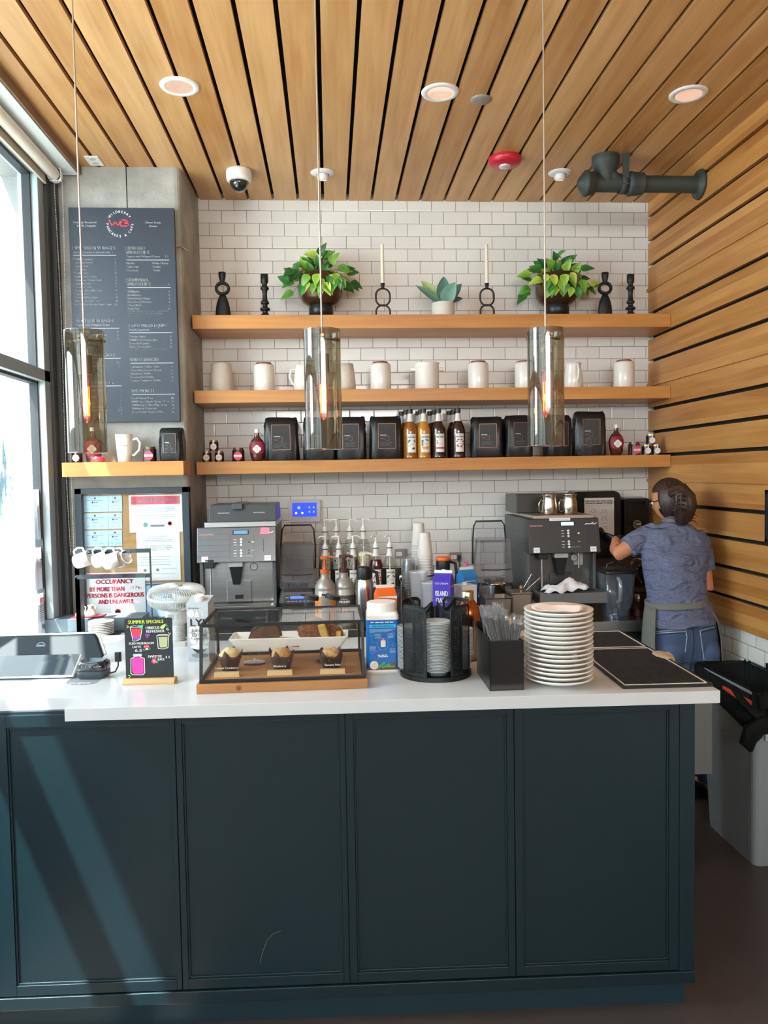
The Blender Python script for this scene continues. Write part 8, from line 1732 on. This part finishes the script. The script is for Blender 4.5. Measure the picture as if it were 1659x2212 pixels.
for k_, r_ in enumerate(rg):
    c = sum(r_, Vector())/len(r_)
    for i, p in enumerate(r_):
        f = max(0, 1-abs(k_-2)/2.5); p += (p-c).normalized()*(.004*math.sin(5*2*PI*i/28+k_*1.9)*f+.006*f)
rg.insert(0, [p+(sum(rg[0], Vector())/28-p)*.12 for p in rg[0]])
mb.loft(rg)
limb(mb, [lerp(shL, elL, -.35)+Vector((0, 0, .0)), lerp(shL, elL, -.05), lerp(shL, elL, .3), lerp(shL, elL, .66)], [.046, .055, .060, .057], 20)
limb(mb, [lerp(shR, elR, -.25)+Vector((-.02, 0, 0)), lerp(shR, elR, -.02), lerp(shR, elR, .3), lerp(shR, elR, .62)], [.050, .058, .058, .055], 20)
sh = remesh(mb.build('shirt', SHIRT, per, world=True), .006, sm=4)
mb = MB(); cn = Q(1454, 1123, 3.888); mb.loft([ellring(cn+Vector((0, 0, -.012)), .062, .058, tiltx=-.3), ellring(cn+Vector((0, .0, .006)), .056, .052, tiltx=-.3), ellring(cn+Vector((0, .0, .006)), .050, .046, tiltx=-.3)], caps=False); mb.build('collar', SHIRT, per, world=True)
# jeans
m = mat('blue_denim', '#44597a', .85, var=.22, vscale=9, bump=.5, bscale=14); JEAN = m
mb = MB(); mb.loft([tring((1410, 1338), (1540, 1330), 3.755, .118), tring((1404, 1365), (1546, 1360), 3.75, .115), tring((1402, 1395), (1549, 1392), 3.755, .108), tring((1405, 1425), (1547, 1425), 3.76, .10), tring((1415, 1445), (1540, 1445), 3.76, .11)])
for hp, kn, fo in ((hipL, knL, foL), (hipR, knR, foR)):
    mb.ball(hp+Vector((0, -.058, -.015)), .080, 20, 14, sc=(.90, .85, 1.25)); limb(mb, [hp+Vector((0, 0, .03)), hp+Vector((0, -.005, -.06)), lerp(hp, kn, .55), kn, lerp(kn, fo, .5), fo+Vector((0, 0, .015))], [.088, .096, .085, .068, .062, .058], 20)
jn = remesh(mb.build('jeans', JEAN, per, world=True), .006, sm=5)
STI = mat('denim_stitch', '#c2cedc', .8)
bpy.context.view_layer.update(); _je = jn.evaluated_get(bpy.context.evaluated_depsgraph_get()); _ji = _MW[per.name].inverted()
def jray(x, y):
    """point of the denim surface met along the line of sight through a pixel"""
    o_ = _ji @ CAM; d_ = _ray(x, y).normalized(); ok, loc, nrm, _ = _je.ray_cast(o_, d_); return (loc+nrm*.0012) if ok else None
def jl(mb, pts, w_):
    P = []
    for k_ in range(len(pts)-1):
        for f in range(6): P.append((pts[k_][0]+(pts[k_+1][0]-pts[k_][0])*f/6, pts[k_][1]+(pts[k_+1][1]-pts[k_][1])*f/6))
    P.append(pts[-1]); q = [v for v in (jray(*p) for p in P) if v is not None]
    if len(q) > 1: mb.tube(q, w_, 5)
mb = MB()
for pts in ([(1414, 1364), (1481, 1360)], [(1416, 1368), (1481, 1364)], [(1481, 1360), (1484, 1376), (1480, 1408)], [(1512, 1362), (1543, 1354)], [(1512, 1362), (1517, 1400), (1521, 1425)], [(1414, 1352), (1450, 1356), (1492, 1352)], [(1492, 1352), (1510, 1347), (1540, 1343)]): jl(mb, pts, .0016)
mb.build('stitching', STI, jn)
mb = MB()
for pts in ([(1493, 1340), (1497, 1362), (1499, 1385), (1496, 1415), (1488, 1450)], [(1416, 1371), (1480, 1367)], [(1514, 1366), (1542, 1359)], [(1420, 1430), (1450, 1438), (1488, 1430)], [(1505, 1430), (1530, 1433)]): jl(mb, pts, .0022)
mb.build('seam', mat('denim_seam_dark', '#273649', .9), jn)
# apron: waistband all round, skirt wrapping the front and sides, tails behind the hips
APR = mat('apron_grey', '#6c6d6a', .9, bump=.3, bscale=30)
mb = MB(); r1 = tring((1398, 1312), (1527, 1302), 3.755, .128); r2 = tring((1396, 1300), (1524, 1289), 3.76, .124)
mb.loft([r1, r2, [p+(sum(r2, Vector())/28-p)*.06 for p in r2], [p+(sum(r1, Vector())/28-p)*.06 for p in r1], r1], caps=False); mb.build('apron_waistband', APR, per, world=True)
mb = MB(); n = 40; vs = []
lv = [((1397, 1310), (1528, 1302), 3.755, .130), ((1393, 1340), (1545, 1335), 3.75, .146), ((1391, 1375), (1553, 1370), 3.75, .152), ((1391, 1430), (1556, 1425), 3.75, .156), ((1393, 1500), (1558, 1500), 3.75, .16)]
for k_, (l, r_, y, d_) in enumerate(lv):
    A = PY(*l, y); B = PY(*r_, y); c = (A+B)/2; rx = (B-A).length/2
    a0, a1 = math.radians(-38-6*k_ if k_ < 1 else -36), math.radians(180+30)
    for i in range(n+1): a_ = a0+(a1-a0)*i/n; vs.append(Vector((c.x+rx*math.cos(a_)*(1+.01*math.sin(i*1.1+k_)), c.y+d_*math.sin(a_), c.z)))
mb.add(vs, [(k_*(n+1)+i, k_*(n+1)+i+1, (k_+1)*(n+1)+i+1, (k_+1)*(n+1)+i) for k_ in range(4) for i in range(n)], True); mb.build('apron_skirt', APR, per, world=True, solid=.004)
# shoes
for fo in (foL, foR):
    mb = MB(); mb.loft([ellring(fo+Vector((0, -.045, -.055)), .030, .02, tiltx=PI/2), ellring(fo+Vector((0, -.01, -.03)), .042, .045, tiltx=PI/2), ellring(fo+Vector((0, .07, -.045)), .045, .032, tiltx=PI/2), ellring(fo+Vector((0, .15, -.052)), .042, .024, tiltx=PI/2), ellring(fo+Vector((0, .20, -.058)), .02, .012, tiltx=PI/2)]); mb.build('shoe', mat('shoe_black', '#191a1c', .5), per, world=True)
# gloved hands: palm, four fingers of different length, thumb
GLV = mat('nitrile_black', '#17191c', .35, bump=.15, bscale=60)
def hand(wr, fwd, up, side, name, curl):
    """wr wrist, fwd pointing along the palm, up = back of the hand, side = towards the thumb"""
    mb = MB(); fwd = fwd.normalized(); side = (side-fwd*side.dot(fwd)).normalized(); up = side.cross(fwd)
    mb.tube([wr-fwd*.045, wr-fwd*.01], 0, 16, rs=[.030, .028])
    rings = []
    for f, w_, th in ((-.01, .024, .017), (.02, .032, .017), (.05, .041, .016), (.085, .042, .014), (.095, .038, .011)):
        rings.append([wr+fwd*f+side*w_*math.cos(a_)+up*th*math.sin(a_) for a_ in [2*PI*k/18 for k in range(18)]])
    mb.loft(rings)
    for i, (o_, ln) in enumerate(((.030, .072), (.010, .080), (-.011, .074), (-.030, .058))):
        b0 = wr+fwd*.088+side*o_; d = fwd.copy(); p = b0-fwd*.02; pts = [p, b0]
        for j, fr_ in enumerate((.45, .32, .23)):
            ang = curl*(.5+.35*j); d = (Matrix.Rotation(ang, 3, side) @ d); d = d.normalized(); b0 = b0+d*ln*fr_; pts.append(b0)
        mb.tube(pts, 0, 12, rs=[.0095, .0098, .0092, .0085, .0070])
    b0 = wr+fwd*.028+side*.026; d = (fwd*.55+side*.8-up*.25).normalized(); d2 = (fwd*.95+side*.30-up*.35).normalized()
    mb.tube([wr+fwd*.012+side*.008, b0, b0+d*.034, b0+d*.034+d2*.030, b0+d*.034+d2*.048], 0, 12, rs=[.014, .0135, .0115, .0100, .0075])
    return remesh(mb.build(name, GLV, per, world=True), .003, sm=2)
hand(wrL, Vector((-.45, .85, .10)), Vector((0, 0, 1)), Vector((.6, .3, -.75)), 'glove', .75)
hand(wrR, Vector((-.75, .6, .1)), Vector((0, 0, 1)), Vector((.1, .3, .8)), 'glove', .6)
